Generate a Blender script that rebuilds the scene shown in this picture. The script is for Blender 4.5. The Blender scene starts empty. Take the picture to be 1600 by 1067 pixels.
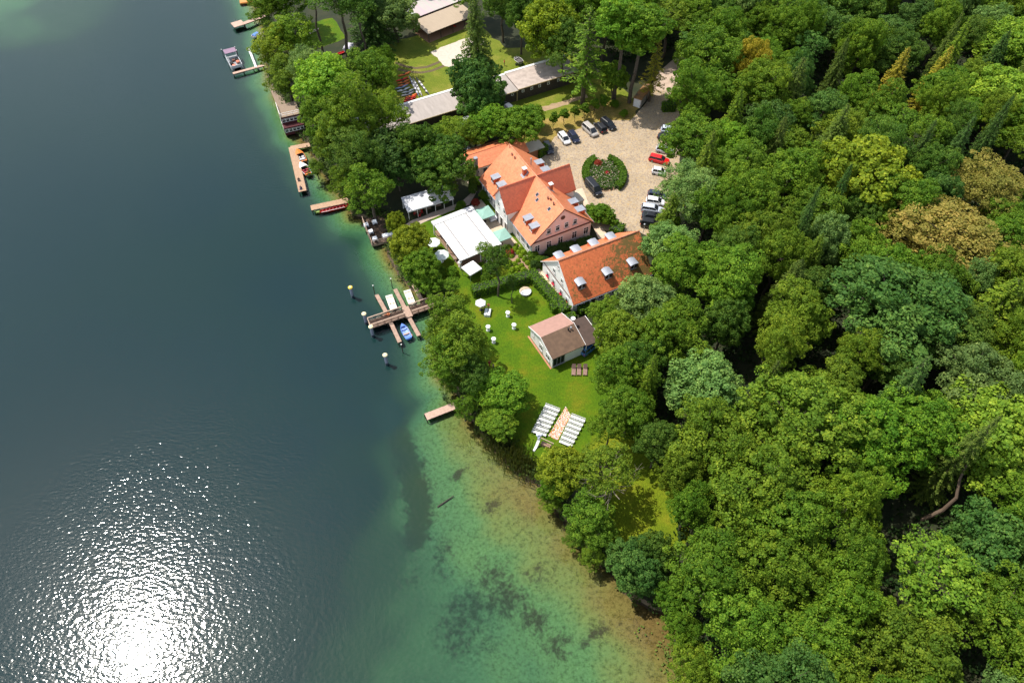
import bpy, bmesh, math, random, re
import numpy as np
from mathutils import Vector, Matrix
R_ = math.radians
random.seed(7); RNG = np.random.default_rng(11)
SC = bpy.context.scene
COL = SC.collection

# ------------------------------------------------------------------ camera, sky, sun, exposure
F_PX, PITCH, CAM_H = 1106.0, R_(52.12), 100.0
cam_d = bpy.data.cameras.new('camera'); cam = bpy.data.objects.new('camera', cam_d); COL.objects.link(cam)
cam_d.sensor_width = 36.0; cam_d.lens = F_PX / 1600 * 36
cam_d.clip_start = 0.5; cam_d.clip_end = 6000
cam.location = (0, 0, CAM_H); cam.rotation_euler = (math.pi / 2 - PITCH, 0, 0)
SC.camera = cam

def G(u, v, z=0.0):
    """point of the place at height z that the photograph shows at pixel (u, v)"""
    a = (u - 800) / F_PX; w = (v - 533.5) / F_PX
    d = (a, math.cos(PITCH) - w * math.sin(PITCH), -math.sin(PITCH) - w * math.cos(PITCH))
    t = (z - CAM_H) / d[2]
    return Vector((d[0] * t, d[1] * t, z))
def PJ(p):
    z = p[2] - CAM_H
    zc = p[1] * math.cos(PITCH) - z * math.sin(PITCH); yc = p[1] * math.sin(PITCH) + z * math.cos(PITCH)
    return (800 + F_PX * p[0] / zc, 533.5 - F_PX * yc / zc, zc)
def PPM(p):
    return F_PX / PJ(p)[2]

SUN_EL, SUN_AZ = 60.8, -63.0     # azimuth counted from +Y towards +X
sd = bpy.data.lights.new('sun', 'SUN'); sun = bpy.data.objects.new('sun', sd); COL.objects.link(sun)
sd.energy = 5.0; sd.angle = R_(0.53); sd.color = (1.0, 0.955, 0.87)
sdir = Vector((math.sin(R_(SUN_AZ)) * math.cos(R_(SUN_EL)), math.cos(R_(SUN_AZ)) * math.cos(R_(SUN_EL)), math.sin(R_(SUN_EL))))
sun.rotation_euler = sdir.to_track_quat('Z', 'Y').to_euler(); sun.location = sdir * 300
wd = bpy.data.worlds.new('World'); SC.world = wd; wd.use_nodes = True
nt = wd.node_tree; bg = nt.nodes['Background']
sky = nt.nodes.new('ShaderNodeTexSky'); sky.sky_type = 'NISHITA'; sky.sun_disc = False
sky.sun_elevation = R_(SUN_EL); sky.sun_rotation = R_(SUN_AZ)
sky.air_density = 1.0; sky.dust_density = 2.0; sky.ozone_density = 1.0
_tc = nt.nodes.new('ShaderNodeTexCoord'); _mp = nt.nodes.new('ShaderNodeMapping'); _mp.inputs['Scale'].default_value = (1, 1, 2.2); nt.links.new(_tc.outputs['Generated'], _mp.inputs[0])
_nz = nt.nodes.new('ShaderNodeTexNoise'); _nz.inputs['Scale'].default_value = 2.3; _nz.inputs['Detail'].default_value = 7; _nz.inputs['Roughness'].default_value = .55; nt.links.new(_mp.outputs[0], _nz.inputs['Vector'])
_rp = nt.nodes.new('ShaderNodeValToRGB'); _rp.color_ramp.elements[0].position = .44; _rp.color_ramp.elements[1].position = .66; _sz = nt.nodes.new('ShaderNodeSeparateXYZ'); nt.links.new(_tc.outputs['Generated'], _sz.inputs[0])
_el = nt.nodes.new('ShaderNodeMath'); _el.operation = 'MULTIPLY_ADD'; _el.inputs[1].default_value = -.55; _el.inputs[2].default_value = .37; nt.links.new(_sz.outputs['Z'], _el.inputs[0])   # cloud cover seen edge-on closes up towards the horizon
_ad = nt.nodes.new('ShaderNodeMath'); _ad.operation = 'ADD'; nt.links.new(_nz.outputs[0], _ad.inputs[0]); nt.links.new(_el.outputs[0], _ad.inputs[1]); nt.links.new(_ad.outputs[0], _rp.inputs[0])
_up = nt.nodes.new('ShaderNodeMapRange'); _up.inputs[1].default_value = -.02; _up.inputs[2].default_value = .05; nt.links.new(_sz.outputs['Z'], _up.inputs[0])
_mk = nt.nodes.new('ShaderNodeMath'); _mk.operation = 'MULTIPLY'; nt.links.new(_rp.outputs[0], _mk.inputs[0]); nt.links.new(_up.outputs[0], _mk.inputs[1])
_mx = nt.nodes.new('ShaderNodeMixRGB'); _mx.inputs[2].default_value = (7.6, 8.6, 9.4, 1)      # fair-weather clouds
nt.links.new(_mk.outputs[0], _mx.inputs[0]); nt.links.new(sky.outputs[0], _mx.inputs[1]); nt.links.new(_mx.outputs[0], bg.inputs[0]); bg.inputs[1].default_value = 0.14
vs = SC.view_settings; vs.view_transform = 'Standard'; vs.look = 'None'; vs.gamma = 1; vs.use_curve_mapping = False
vs.exposure = 0.28
SC.cycles.max_bounces = 6; SC.cycles.diffuse_bounces = 3; SC.cycles.glossy_bounces = 2
SC.cycles.transparent_max_bounces = 8; SC.cycles.caustics_reflective = False; SC.cycles.caustics_refractive = False
SC.cycles.use_denoising = True; SC.cycles.denoiser = 'OPENIMAGEDENOISE'; SC.cycles.denoising_input_passes = 'RGB_ALBEDO_NORMAL'; SC.cycles.denoising_prefilter = 'ACCURATE'; SC.cycles.use_light_tree = False

# ------------------------------------------------------------------ material helpers
MATS = {}
def newmat(name):
    m = bpy.data.materials.new(name); m.use_nodes = True
    n = m.node_tree; b = n.nodes['Principled BSDF']
    return m, n, b
def col4(c): return (c[0], c[1], c[2], 1)
def mat(name, c, rough=0.7, c2=None, scale=3.0, metal=0.0, bump=0.0, bscale=20.0, spec=0.35, detail=4, stretch=None):
    """plain procedural material: two colours mixed by noise, fine relief"""
    if name in MATS: return MATS[name]
    m, n, b = newmat(name)
    b.inputs['Roughness'].default_value = rough; b.inputs['Metallic'].default_value = metal
    b.inputs['Specular IOR Level'].default_value = spec
    tc = n.nodes.new('ShaderNodeTexCoord'); src = tc.outputs['Object']
    if stretch:
        mp = n.nodes.new('ShaderNodeMapping'); mp.inputs['Scale'].default_value = stretch
        n.links.new(src, mp.inputs[0]); src = mp.outputs[0]
    if c2 is None: c2 = tuple(x * 0.82 for x in c)
    nz = n.nodes.new('ShaderNodeTexNoise'); nz.inputs['Scale'].default_value = scale; nz.inputs['Detail'].default_value = detail
    n.links.new(src, nz.inputs['Vector'])
    rp = n.nodes.new('ShaderNodeValToRGB')
    rp.color_ramp.elements[0].position = 0.32; rp.color_ramp.elements[0].color = col4(c2)
    rp.color_ramp.elements[1].position = 0.66; rp.color_ramp.elements[1].color = col4(c)
    n.links.new(nz.outputs[0], rp.inputs[0]); n.links.new(rp.outputs[0], b.inputs['Base Color'])
    if bump:
        n2 = n.nodes.new('ShaderNodeTexNoise'); n2.inputs['Scale'].default_value = bscale; n2.inputs['Detail'].default_value = 3
        n.links.new(src, n2.inputs['Vector'])
        bp = n.nodes.new('ShaderNodeBump'); bp.inputs['Strength'].default_value = bump; bp.inputs['Distance'].default_value = 0.05
        n.links.new(n2.outputs[0], bp.inputs['Height']); n.links.new(bp.outputs[0], b.inputs['Normal'])
    MATS[name] = m; return m

def leafmat(name, fixed=None, trans=0.36):
    if name in MATS: return MATS[name]
    m, n, b = newmat(name)
    at = n.nodes.new('ShaderNodeAttribute'); at.attribute_name = 'shade'
    if fixed:
        base = n.nodes.new('ShaderNodeRGB'); base.outputs[0].default_value = col4(fixed)
    else:
        base = n.nodes.new('ShaderNodeObjectInfo')
    co = base.outputs[0] if fixed else base.outputs['Color']
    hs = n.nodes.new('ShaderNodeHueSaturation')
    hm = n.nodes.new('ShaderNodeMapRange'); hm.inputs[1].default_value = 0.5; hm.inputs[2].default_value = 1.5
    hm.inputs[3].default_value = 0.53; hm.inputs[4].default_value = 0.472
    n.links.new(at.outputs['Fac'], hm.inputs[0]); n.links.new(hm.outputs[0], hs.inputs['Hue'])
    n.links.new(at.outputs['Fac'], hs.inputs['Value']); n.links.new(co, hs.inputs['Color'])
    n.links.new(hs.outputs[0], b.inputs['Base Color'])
    b.inputs['Roughness'].default_value = 0.6; b.inputs['Specular IOR Level'].default_value = 0.12
    tr = n.nodes.new('ShaderNodeBsdfTranslucent')
    tint = n.nodes.new('ShaderNodeMixRGB'); tint.blend_type = 'MULTIPLY'; tint.inputs[0].default_value = 1
    tint.inputs[2].default_value = (1.25, 1.2, 0.45, 1); n.links.new(hs.outputs[0], tint.inputs[1]); n.links.new(tint.outputs[0], tr.inputs[0])
    mx = n.nodes.new('ShaderNodeMixShader'); mx.inputs[0].default_value = trans
    n.links.new(b.outputs[0], mx.inputs[1]); n.links.new(tr.outputs[0], mx.inputs[2])
    n.links.new(mx.outputs[0], n.nodes['Material Output'].inputs[0])
    MATS[name] = m; return m

# ------------------------------------------------------------------ mesh helpers
def np_mesh(name, V, F, m=None, shade=None, colors=None, smooth=False):
    V = np.asarray(V, dtype=np.float32); F = np.asarray(F, dtype=np.int32)
    me = bpy.data.meshes.new(name); k = F.shape[1]
    me.vertices.add(len(V)); me.vertices.foreach_set('co', V.ravel())
    me.loops.add(F.size); me.loops.foreach_set('vertex_index', F.ravel())
    me.polygons.add(len(F)); me.polygons.foreach_set('loop_start', np.arange(0, F.size, k, dtype=np.int32))
    me.update(calc_edges=True)
    if shade is not None:
        a = me.attributes.new('shade', 'FLOAT', 'POINT'); a.data.foreach_set('value', np.asarray(shade, dtype=np.float32))
    if colors is not None:
        a = me.attributes.new('tint', 'FLOAT_COLOR', 'POINT'); a.data.foreach_set('color', np.asarray(colors, dtype=np.float32).ravel())
    if smooth: me.polygons.foreach_set('use_smooth', np.ones(len(F), dtype=bool))
    if m: me.materials.append(m)
    return me

class MB:
    """collects faces for one mesh; several materials by slot"""
    def __init__(s): s.v = []; s.f = []; s.mi = []; s.slot = 0
    def add(s, vs_, fs):
        o = len(s.v); s.v += [tuple(p) for p in vs_]
        for f in fs: s.f.append(tuple(i + o for i in f)); s.mi.append(s.slot)
        return s
    def box(s, x0, x1, y0, y1, z0, z1, M=None, bev=0.0):
        p = [(x0, y0, z0), (x1, y0, z0), (x1, y1, z0), (x0, y1, z0), (x0, y0, z1), (x1, y0, z1), (x1, y1, z1), (x0, y1, z1)]
        if bev:
            b = bev
            p = [(x0, y0, z0), (x1, y0, z0), (x1, y1, z0), (x0, y1, z0), (x0, y0, z1 - b), (x1, y0, z1 - b), (x1, y1, z1 - b), (x0, y1, z1 - b),
                 (x0 + b, y0 + b, z1), (x1 - b, y0 + b, z1), (x1 - b, y1 - b, z1), (x0 + b, y1 - b, z1)]
            fs = [(3, 2, 1, 0), (0, 1, 5, 4), (1, 2, 6, 5), (2, 3, 7, 6), (3, 0, 4, 7), (4, 5, 9, 8), (5, 6, 10, 9), (6, 7, 11, 10), (7, 4, 8, 11), (8, 9, 10, 11)]
        else:
            fs = [(3, 2, 1, 0), (4, 5, 6, 7), (0, 1, 5, 4), (1, 2, 6, 5), (2, 3, 7, 6), (3, 0, 4, 7)]
        if M: p = [M @ Vector(q) for q in p]
        return s.add(p, fs)
    def prism(s, poly, z0, z1):
        n = len(poly)
        p = [(q[0], q[1], z0) for q in poly] + [(q[0], q[1], z1) for q in poly]
        return s.add(p, [tuple(range(n - 1, -1, -1)), tuple(range(n, 2 * n))] + [(i, (i + 1) % n, n + (i + 1) % n, n + i) for i in range(n)])
    def slab(s, quad, t):
        """quad in space, thickened downwards along z by t"""
        n = len(quad); p = [Vector(q) for q in quad] + [Vector(q) - Vector((0, 0, t)) for q in quad]
        return s.add(p, [tuple(range(n)), tuple(range(2 * n - 1, n - 1, -1))] + [(i, n + i, n + (i + 1) % n, (i + 1) % n) for i in range(n)])
    def tube(s, a, b, r0, r1=None, n=6, caps=True):
        a = Vector(a); b = Vector(b); r1 = r0 if r1 is None else r1
        d = (b - a); q = d.to_track_quat('Z', 'Y'); p = []
        for c, r in ((a, r0), (b, r1)):
            for i in range(n):
                t = 2 * math.pi * i / n; p.append(c + q @ Vector((r * math.cos(t), r * math.sin(t), 0)))
        fs = [(i, (i + 1) % n, n + (i + 1) % n, n + i) for i in range(n)]
        if caps: fs += [tuple(range(n - 1, -1, -1)), tuple(range(n, 2 * n))]
        return s.add(p, fs)
    def lathe(s, prof, n=12, c=(0, 0, 0), sx=1, sy=1):
        p = []; fs = []
        for r, z in prof:
            for i in range(n):
                t = 2 * math.pi * i / n; p.append((c[0] + sx * r * math.cos(t), c[1] + sy * r * math.sin(t), c[2] + z))
        for k in range(len(prof) - 1):
            for i in range(n): fs.append((k * n + i, k * n + (i + 1) % n, (k + 1) * n + (i + 1) % n, (k + 1) * n + i))
        fs.append(tuple(range(n - 1, -1, -1))); fs.append(tuple(range((len(prof) - 1) * n, len(prof) * n)))
        return s.add(p, fs)
    def mesh(s, name, mats):
        me = bpy.data.meshes.new(name); me.from_pydata(s.v, [], s.f)
        for m in (mats if isinstance(mats, (list, tuple)) else [mats]): me.materials.append(m)
        me.polygons.foreach_set('material_index', s.mi); me.update()
        return me

def link(name, me, parent=None, loc=(0, 0, 0), rz=0.0, color=None, kind=None):
    o = bpy.data.objects.new(name, me); COL.objects.link(o)
    if parent: o.parent = parent
    o.location = loc; o.rotation_euler = (0, 0, rz)
    if color: o.color = col4(color)
    if kind: o['kind'] = kind
    return o
def part(name, mb, m, parent, label=None, kind=None):
    o = link(name, mb.mesh(name, m), parent, kind=kind)
    if label: o['label'] = label
    return o
PLAIN = [('oaks', 'broadleaf trees'), ('oak', 'broadleaf tree'), ('beech', 'domed tree'), ('maple', 'leafy tree'), ('alders', 'bushy trees'), ('alder', 'bushy tree'), ('chestnut', 'dense-crowned tree'), ('larch', 'thin conifer'), ('spruce', 'conifer'), ('pines', 'tall trees'), ('pine', 'tall tree'), ('rose planting', 'planting'), ('conical cypress', 'conical evergreen')]
def plain(s):
    for a, b in PLAIN: s = re.sub(r'\b' + a + r'\b', b, s)
    return s.replace('conifer conifer', 'conifer').replace('tree tree', 'tree').replace('fine-leaved domed', 'fine-leaved')
def tag(o, label, cat, group=None, kind=None):
    label = plain(label); o['label'] = label; o['category'] = cat
    if group: o['group'] = group
    if kind: o['kind'] = kind
    return o
def thing(name, label, cat, loc=(0, 0, 0), rz=0.0, group=None):
    o = bpy.data.objects.new(name, None); COL.objects.link(o); o.empty_display_size = 0.2
    o.location = loc; o.rotation_euler = (0, 0, rz)
    return tag(o, label, cat, group)
KIDS = {}
def copy_tree(o, loc, rz, label, group=None, scale=None, parent=None):
    c = o.copy(); COL.objects.link(c)
    if parent is None:
        c.location = loc; c.rotation_euler = (0, 0, rz); c['label'] = plain(label)
        if group: c['group'] = group
        if scale: c.scale = scale
    else: c.parent = parent
    for ch in o.children: copy_tree(ch, None, None, None, parent=c)
    return c
def struct(name, me):
    o = link(name, me); o['kind'] = 'structure'; return o
def poly_mesh(name, pts, m, z):
    """flat sheet from a (possibly concave) outline"""
    bm = bmesh.new(); vs_ = [bm.verts.new((p[0], p[1], z)) for p in pts]
    f = bm.faces.new(vs_); bm.normal_update()
    if f.normal.z < 0: f.normal_flip()
    bmesh.ops.triangulate(bm, faces=bm.faces[:])
    me = bpy.data.meshes.new(name); bm.to_mesh(me); bm.free(); me.materials.append(m); return me
def px_poly(pl, z=0, wob=0.0, sub=0, seed=1):
    """outline given in photo pixels -> ground points, edges subdivided and made slightly uneven"""
    rr = random.Random(seed); P = [G(u, v, z) for u, v in pl]; out = []
    for i, p in enumerate(P):
        q = P[(i + 1) % len(P)]; n = max(1, int((q - p).length / sub)) if sub else 1
        for k in range(n):
            t = k / n; w = p.lerp(q, t)
            out.append((w.x + rr.uniform(-wob, wob), w.y + rr.uniform(-wob, wob)))
    return out
def inside(p, poly):
    c = False; j = len(poly) - 1
    for i in range(len(poly)):
        a, b = poly[i], poly[j]
        if (a[1] > p[1]) != (b[1] > p[1]) and p[0] < (b[0] - a[0]) * (p[1] - a[1]) / (b[1] - a[1]) + a[0]: c = not c
        j = i
    return c
def yaw(u0, v0, u1, v1, z=0):
    a = G(u0, v0, z); b = G(u1, v1, z); return math.atan2(b.y - a.y, b.x - a.x), (b - a).length, a, b
ORD = ['first', 'second', 'third', 'fourth', 'fifth', 'sixth', 'seventh', 'eighth', 'ninth', 'tenth']

# ------------------------------------------------------------------ common materials
M_WHITE = mat('white_plaster', (.83, .81, .78), .8, (.79, .77, .74), 1.2)
M_PINK = mat('rose_plaster', (.68, .53, .49), .85, (.64, .49, .45), .8)
M_CREAM = mat('cream_plaster', (.62, .54, .42), .85, (.55, .48, .38), 1)
M_FRAME = mat('white_paint', (.78, .77, .75), .5, scale=6)
M_GLASS, _n, _b = newmat('window_glass'); _b.inputs['Base Color'].default_value = (.02, .024, .028, 1); _b.inputs['Roughness'].default_value = .08
M_BROWN = mat('brown_trim', (.13, .06, .045), .7)
M_ZINC = mat('grey_zinc_sheet', (.31, .33, .37), .55, (.25, .27, .31), 2, metal=.25)
M_WOOD = mat('weathered_planks', (.30, .22, .16), .85, (.20, .145, .105), 3, bump=.3, stretch=(1, 8, 1))
M_WOODP = mat('pinkish_deck_wood', (.42, .29, .22), .85, (.31, .21, .16), 3, bump=.3)
M_DKWOOD = mat('dark_stained_wood', (.06, .045, .035), .8, (.035, .028, .022), 4, bump=.3)
M_BARK = mat('bark', (.11, .085, .06), .9, (.05, .04, .03), 6, bump=.6, bscale=14)
M_BARKG = mat('grey_dead_wood', (.27, .215, .18), .9, (.18, .14, .115), 5, bump=.4)
M_METAL = mat('grey_metal', (.4, .41, .43), .4, metal=.6)
M_BLACK = mat('black_rubber', (.015, .015, .016), .7)
M_CLOTH = mat('white_cloth', (.80, .80, .80), .8, (.74, .74, .75), 3)
M_CANVAS = mat('white_awning_canvas', (.61, .60, .59), .75, (.56, .555, .55), .6, bump=.25, bscale=1.3)
M_REDP = mat('red_gloss_paint', (.55, .02, .012), .3, spec=.5)

def tilemat(name, c, c2, moss=0.0, course=0.33):
    """clay roof tiles: course ridges as relief, kiln-colour variation, optional moss"""
    m, n, b = newmat(name); tc = n.nodes.new('ShaderNodeTexCoord')
    nz = n.nodes.new('ShaderNodeTexNoise'); nz.inputs['Scale'].default_value = .8; nz.inputs['Detail'].default_value = 8; nz.inputs['Roughness'].default_value = .7
    n.links.new(tc.outputs['Object'], nz.inputs['Vector'])
    rp = n.nodes.new('ShaderNodeValToRGB'); rp.color_ramp.elements[0].position = .3; rp.color_ramp.elements[1].position = .7
    rp.color_ramp.elements[0].color = col4(c2); rp.color_ramp.elements[1].color = col4(c); n.links.new(nz.outputs[0], rp.inputs[0])
    vo = n.nodes.new('ShaderNodeTexVoronoi'); vo.inputs['Scale'].default_value = 3.2; n.links.new(tc.outputs['Object'], vo.inputs['Vector'])
    mr = n.nodes.new('ShaderNodeMapRange'); mr.inputs[3].default_value = .86; mr.inputs[4].default_value = 1.12
    sp = n.nodes.new('ShaderNodeSeparateColor'); n.links.new(vo.outputs['Color'], sp.inputs[0]); n.links.new(sp.outputs[0], mr.inputs[0])
    mu = n.nodes.new('ShaderNodeMixRGB'); mu.blend_type = 'MULTIPLY'; mu.inputs[0].default_value = 1
    n.links.new(rp.outputs[0], mu.inputs[1]); n.links.new(mr.outputs[0], mu.inputs[2]); out = mu.outputs[0]
    if moss:
        n3 = n.nodes.new('ShaderNodeTexNoise'); n3.inputs['Scale'].default_value = 1.5; n3.inputs['Detail'].default_value = 7; n3.inputs['Roughness'].default_value = .78
        n.links.new(tc.outputs['Object'], n3.inputs['Vector'])
        big = n.nodes.new('ShaderNodeTexNoise'); big.inputs['Scale'].default_value = .22; n.links.new(tc.outputs['Object'], big.inputs['Vector'])
        sx = n.nodes.new('ShaderNodeSeparateXYZ'); n.links.new(tc.outputs['Object'], sx.inputs[0])
        gr = n.nodes.new('ShaderNodeMapRange'); gr.inputs[1].default_value = 2; gr.inputs[2].default_value = 15; gr.inputs[3].default_value = -.05; gr.inputs[4].default_value = .06
        n.links.new(sx.outputs['Y'], gr.inputs[0])
        a1 = n.nodes.new('ShaderNodeMath'); a1.operation = 'ADD'; n.links.new(n3.outputs[0], a1.inputs[0]); n.links.new(gr.outputs[0], a1.inputs[1])
        a2 = n.nodes.new('ShaderNodeMath'); a2.operation = 'MULTIPLY_ADD'; a2.inputs[1].default_value = .35; n.links.new(big.outputs[0], a2.inputs[0]); n.links.new(a1.outputs[0], a2.inputs[2])
        r3 = n.nodes.new('ShaderNodeValToRGB'); r3.color_ramp.elements[0].position = .675; r3.color_ramp.elements[1].position = .745
        n.links.new(a2.outputs[0], r3.inputs[0])
        mm = n.nodes.new('ShaderNodeMixRGB'); mm.inputs[2].default_value = (.16, .105, .03, 1)
        n.links.new(r3.outputs[0], mm.inputs[0]); n.links.new(out, mm.inputs[1]); out = mm.outputs[0]
    n.links.new(out, b.inputs['Base Color']); b.inputs['Roughness'].default_value = .48 if not moss else .7; b.inputs['Specular IOR Level'].default_value = .6 if not moss else .3
    sz = n.nodes.new('ShaderNodeSeparateXYZ'); n.links.new(tc.outputs['Object'], sz.inputs[0])
    wv = n.nodes.new('ShaderNodeMath'); wv.operation = 'MULTIPLY'; wv.inputs[1].default_value = 1 / (course * .66)
    n.links.new(sz.outputs['Z'], wv.inputs[0])
    fr = n.nodes.new('ShaderNodeMath'); fr.operation = 'FRACT'; n.links.new(wv.outputs[0], fr.inputs[0])
    ad = n.nodes.new('ShaderNodeMath'); ad.operation = 'MULTIPLY_ADD'; ad.inputs[1].default_value = .6; n.links.new(sp.outputs[1], ad.inputs[0]); n.links.new(fr.outputs[0], ad.inputs[2])
    bp = n.nodes.new('ShaderNodeBump'); bp.inputs['Strength'].default_value = .35; bp.inputs['Distance'].default_value = .04
    n.links.new(ad.outputs[0], bp.inputs['Height']); n.links.new(bp.outputs[0], b.inputs['Normal'])
    MATS[name] = m; return m
M_TILE = tilemat('orange_clay_tiles', (.64, .21, .09), (.58, .165, .065))
M_TILEM = tilemat('mossy_clay_tiles', (.62, .165, .055), (.52, .13, .048), moss=1)
M_TILER = tilemat('shaded_red_clay_tiles', (.52, .115, .045), (.44, .09, .036))  # deeper red also carries the shade of wing slopes turned from the sun
# ================================================================== SETTING: land, lake, lawns, paving
WATER_Z = -0.5
SHORE_PX = [(352,-90),(385,-40),(398,0),(414,40),(420,80),(424,120),(444,160),(466,205),(488,226),(506,262),(527,290),(545,316),(556,335),(575,338),(598,340),(612,372),(610,392),(618,410),(632,428),(650,446),(668,455),(694,462),(694,480),(690,520),(688,555),(694,585),(712,605),(728,626),(738,650),(752,672),(778,700),(800,722),(826,742),(842,750),(858,772),(880,800),(900,835),(928,862),(956,884),(972,912),(992,930),(1022,944),(1058,954),(1068,985),(1076,1015),(1084,1050),(1098,1090),(1120,1200)]
_sh = [G(u, v, -.2) for u, v in SHORE_PX]; _rr = random.Random(5); SHORE = []
for i in range(len(_sh) - 1):
    n = max(1, int((_sh[i + 1] - _sh[i]).length / 1.5))
    for k in range(n):
        w = _sh[i].lerp(_sh[i + 1], k / n); SHORE.append((w.x + _rr.uniform(-.35, .35), w.y + _rr.uniform(-.35, .35)))
SHORE.append((_sh[-1].x, _sh[-1].y))
LAND = SHORE + [(SHORE[-1][0] + 10, -900), (2500, -900), (2500, 3000), (SHORE[0][0] - 250, 3000)]
M_FLOOR = mat('forest_floor', (.034, .036, .015), .95, (.016, .024, .009), .35, bump=.5, bscale=3, detail=8)
struct('ground', poly_mesh('ground', LAND, M_FLOOR, 0.0))
def offs(pts, d):
    out = []
    for i, p in enumerate(pts):
        a = pts[max(0, i - 1)]; b = pts[min(len(pts) - 1, i + 1)]; t = Vector((b[0] - a[0], b[1] - a[1])).normalized()
        out.append((p[0] + t.y * d, p[1] - t.x * d))
    return out
_mb = MB(); _o1 = offs(SHORE, .3); _o2 = offs(SHORE, 1.4); _n = len(SHORE)
_mb.add([(p[0], p[1], .0) for p in SHORE] + [(p[0], p[1], -.42) for p in _o1] + [(p[0], p[1], -1.3) for p in _o2],
        [(i, i + 1, _n + i + 1, _n + i) for i in range(_n - 1)] + [(_n + i, _n + i + 1, 2 * _n + i + 1, 2 * _n + i) for i in range(_n - 1)])
struct('lake_shore_bank', _mb.mesh('lake_shore_bank', mat('wet_bank_soil', (.115, .08, .042), .8, (.06, .045, .028), 1.2, bump=.4)))

# ---- lake bed: real relief below a see-through surface; the look of the water body follows depth
DEPTH_PX = [(1040,1000,.4),(1000,965,.4),(960,930,.4),(1010,1050,.75),(930,885,.5),(880,845,.5),(840,785,.35),(800,745,.6),(760,705,.6),(735,672,.5),(700,612,.6),(690,645,.9),
 (900,900,1.0),(850,860,1.0),(800,820,1.05),(760,760,.9),(710,690,1.05),(670,690,1.5),(645,680,1.9),(960,1040,1.1),(900,1050,1.6),(860,960,1.6),(800,1050,1.9),(760,900,1.6),(740,860,1.3),
 (690,790,1.5),(660,740,1.7),(720,950,2.3),(680,980,2.3),(660,900,2.5),(650,1030,2.4),(620,960,2.6),(600,1050,2.5),(570,1000,3.0),(640,800,2.3),(620,720,3.2),(600,640,6),(600,850,3.3),(560,900,3.6),
 (540,1040,3.2),(520,960,4.2),(500,1050,3.9),(480,900,6),(440,1000,5.5),(400,1060,5.6),(400,900,8),(500,800,7.5),(560,760,6),(560,640,8),(640,600,5),(650,560,3.5),(672,580,1.2),(660,540,2),
 (600,530,6),(590,450,5),(600,420,2.4),(620,432,1.4),(640,460,.8),(560,430,6),(560,390,4),(540,350,3),(530,330,2.6),(500,290,4),(480,330,7),(470,220,6),(430,190,6),(400,130,7),(370,60,6.5),
 (300,300,8),(300,600,9),(100,300,8),(100,600,9),(200,800,9),(300,900,8.5),(200,120,7.5),(0,0,2.0),(30,40,2.6),(90,15,3.2),(300,20,6.5),(0,120,6.5),(0,400,8),(0,1000,9),(200,1040,9),(450,450,8),(500,560,9),(450,700,9)]  # low depths in the far-left corner paint its pale haze into the colour
WEED_PX = [(770,795,10,.9),(757,802,7,.6),(712,745,9,.9),(727,738,6,.8),(757,752,5,.7),(610,650,24,.7),(624,690,24,.9),(638,730,24,1.0),(650,770,24,1.0),(656,808,22,.95),(648,845,18,.7),(690,860,22,.5),(690,895,24,.4),(735,955,44,.55),(770,900,30,.5),(720,1010,30,.5),
 (790,935,36,.62),(835,968,26,.6),(845,900,24,.4),(870,1010,26,.5),(935,990,14,.8),(915,1003,10,.6),(965,978,9,.5),(700,985,28,.5),(760,1010,30,.35),(640,905,26,.35),(1010,940,14,.6),(880,760,9,.3),(900,840,16,.3)]
_xs = np.concatenate([[-1600, -800, -400, -260, -200], np.arange(-160, 40, 1.25), [60, 120, 400]])
_ys = np.concatenate([[-900, -300, -80, -30, 0], np.arange(8, 222, 1.25), [240, 280, 360, 600, 1200, 3000]])
X, Y = np.meshgrid(_xs, _ys); P2 = np.stack([X.ravel(), Y.ravel()], 1)
_A = np.array(SHORE)[:-1]; _B = np.array(SHORE)[1:]
dist = np.full(len(P2), 1e9); 
for a, b in zip(_A, _B):
    ab = b - a; t = np.clip(((P2 - a) @ ab) / max(1e-9, ab @ ab), 0, 1); q = a + t[:, None] * ab
    dist = np.minimum(dist, np.hypot(*(P2 - q).T))
_ins = np.zeros(len(P2), bool); _L = np.array(LAND); j = len(_L) - 1
for i in range(len(_L)):
    a, b = _L[i], _L[j]
    if a[1] != b[1]:
        c = ((a[1] > P2[:, 1]) != (b[1] > P2[:, 1])) & (P2[:, 0] < (b[0] - a[0]) * (P2[:, 1] - a[1]) / (b[1] - a[1]) + a[0]); _ins ^= c
    j = i
_cp = np.array([tuple(G(u, v, WATER_Z))[:2] for u, v, d in DEPTH_PX]); _cd = np.array([d for _, _, d in DEPTH_PX])
_d2 = ((P2[:, None, :] - _cp[None]) ** 2).sum(2); _w = 1 / (_d2 + 9) ** 1.7
dep = (_w * _cd).sum(1) / _w.sum(1)
dep = np.minimum(dep, .12 + .42 * dist); dep[_ins] = .6
weed = np.zeros(len(P2))
_band = [(604,636),(612,655),(622,680),(632,708),(641,735),(649,760),(655,785),(658,808),(652,832),(648,850)]
WEED_PX += [(a[0] + (b[0] - a[0]) * k / 3, a[1] + (b[1] - a[1]) * k / 3, 20, .95) for a, b in zip(_band, _band[1:]) for k in range(3)]
for u, v, r, s in WEED_PX:
    c = G(u, v, WATER_Z - 1); rm = r / PPM(c); weed = np.maximum(weed, s * np.exp(-((P2[:, 0] - c.x) ** 2 + (P2[:, 1] - c.y) ** 2) / (rm * rm)))
_nx, _ny = len(_xs), len(_ys); _ii = (np.arange(_ny - 1)[:, None] * _nx + np.arange(_nx - 1)).ravel()
_F = np.stack([_ii, _ii + 1, _ii + _nx + 1, _ii + _nx], 1)
bm_, n, b = newmat('lake_bed')
atd = n.nodes.new('ShaderNodeAttribute'); atd.attribute_name = 'depth'
atw = n.nodes.new('ShaderNodeAttribute'); atw.attribute_name = 'weed'
tc = n.nodes.new('ShaderNodeTexCoord')
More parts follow.
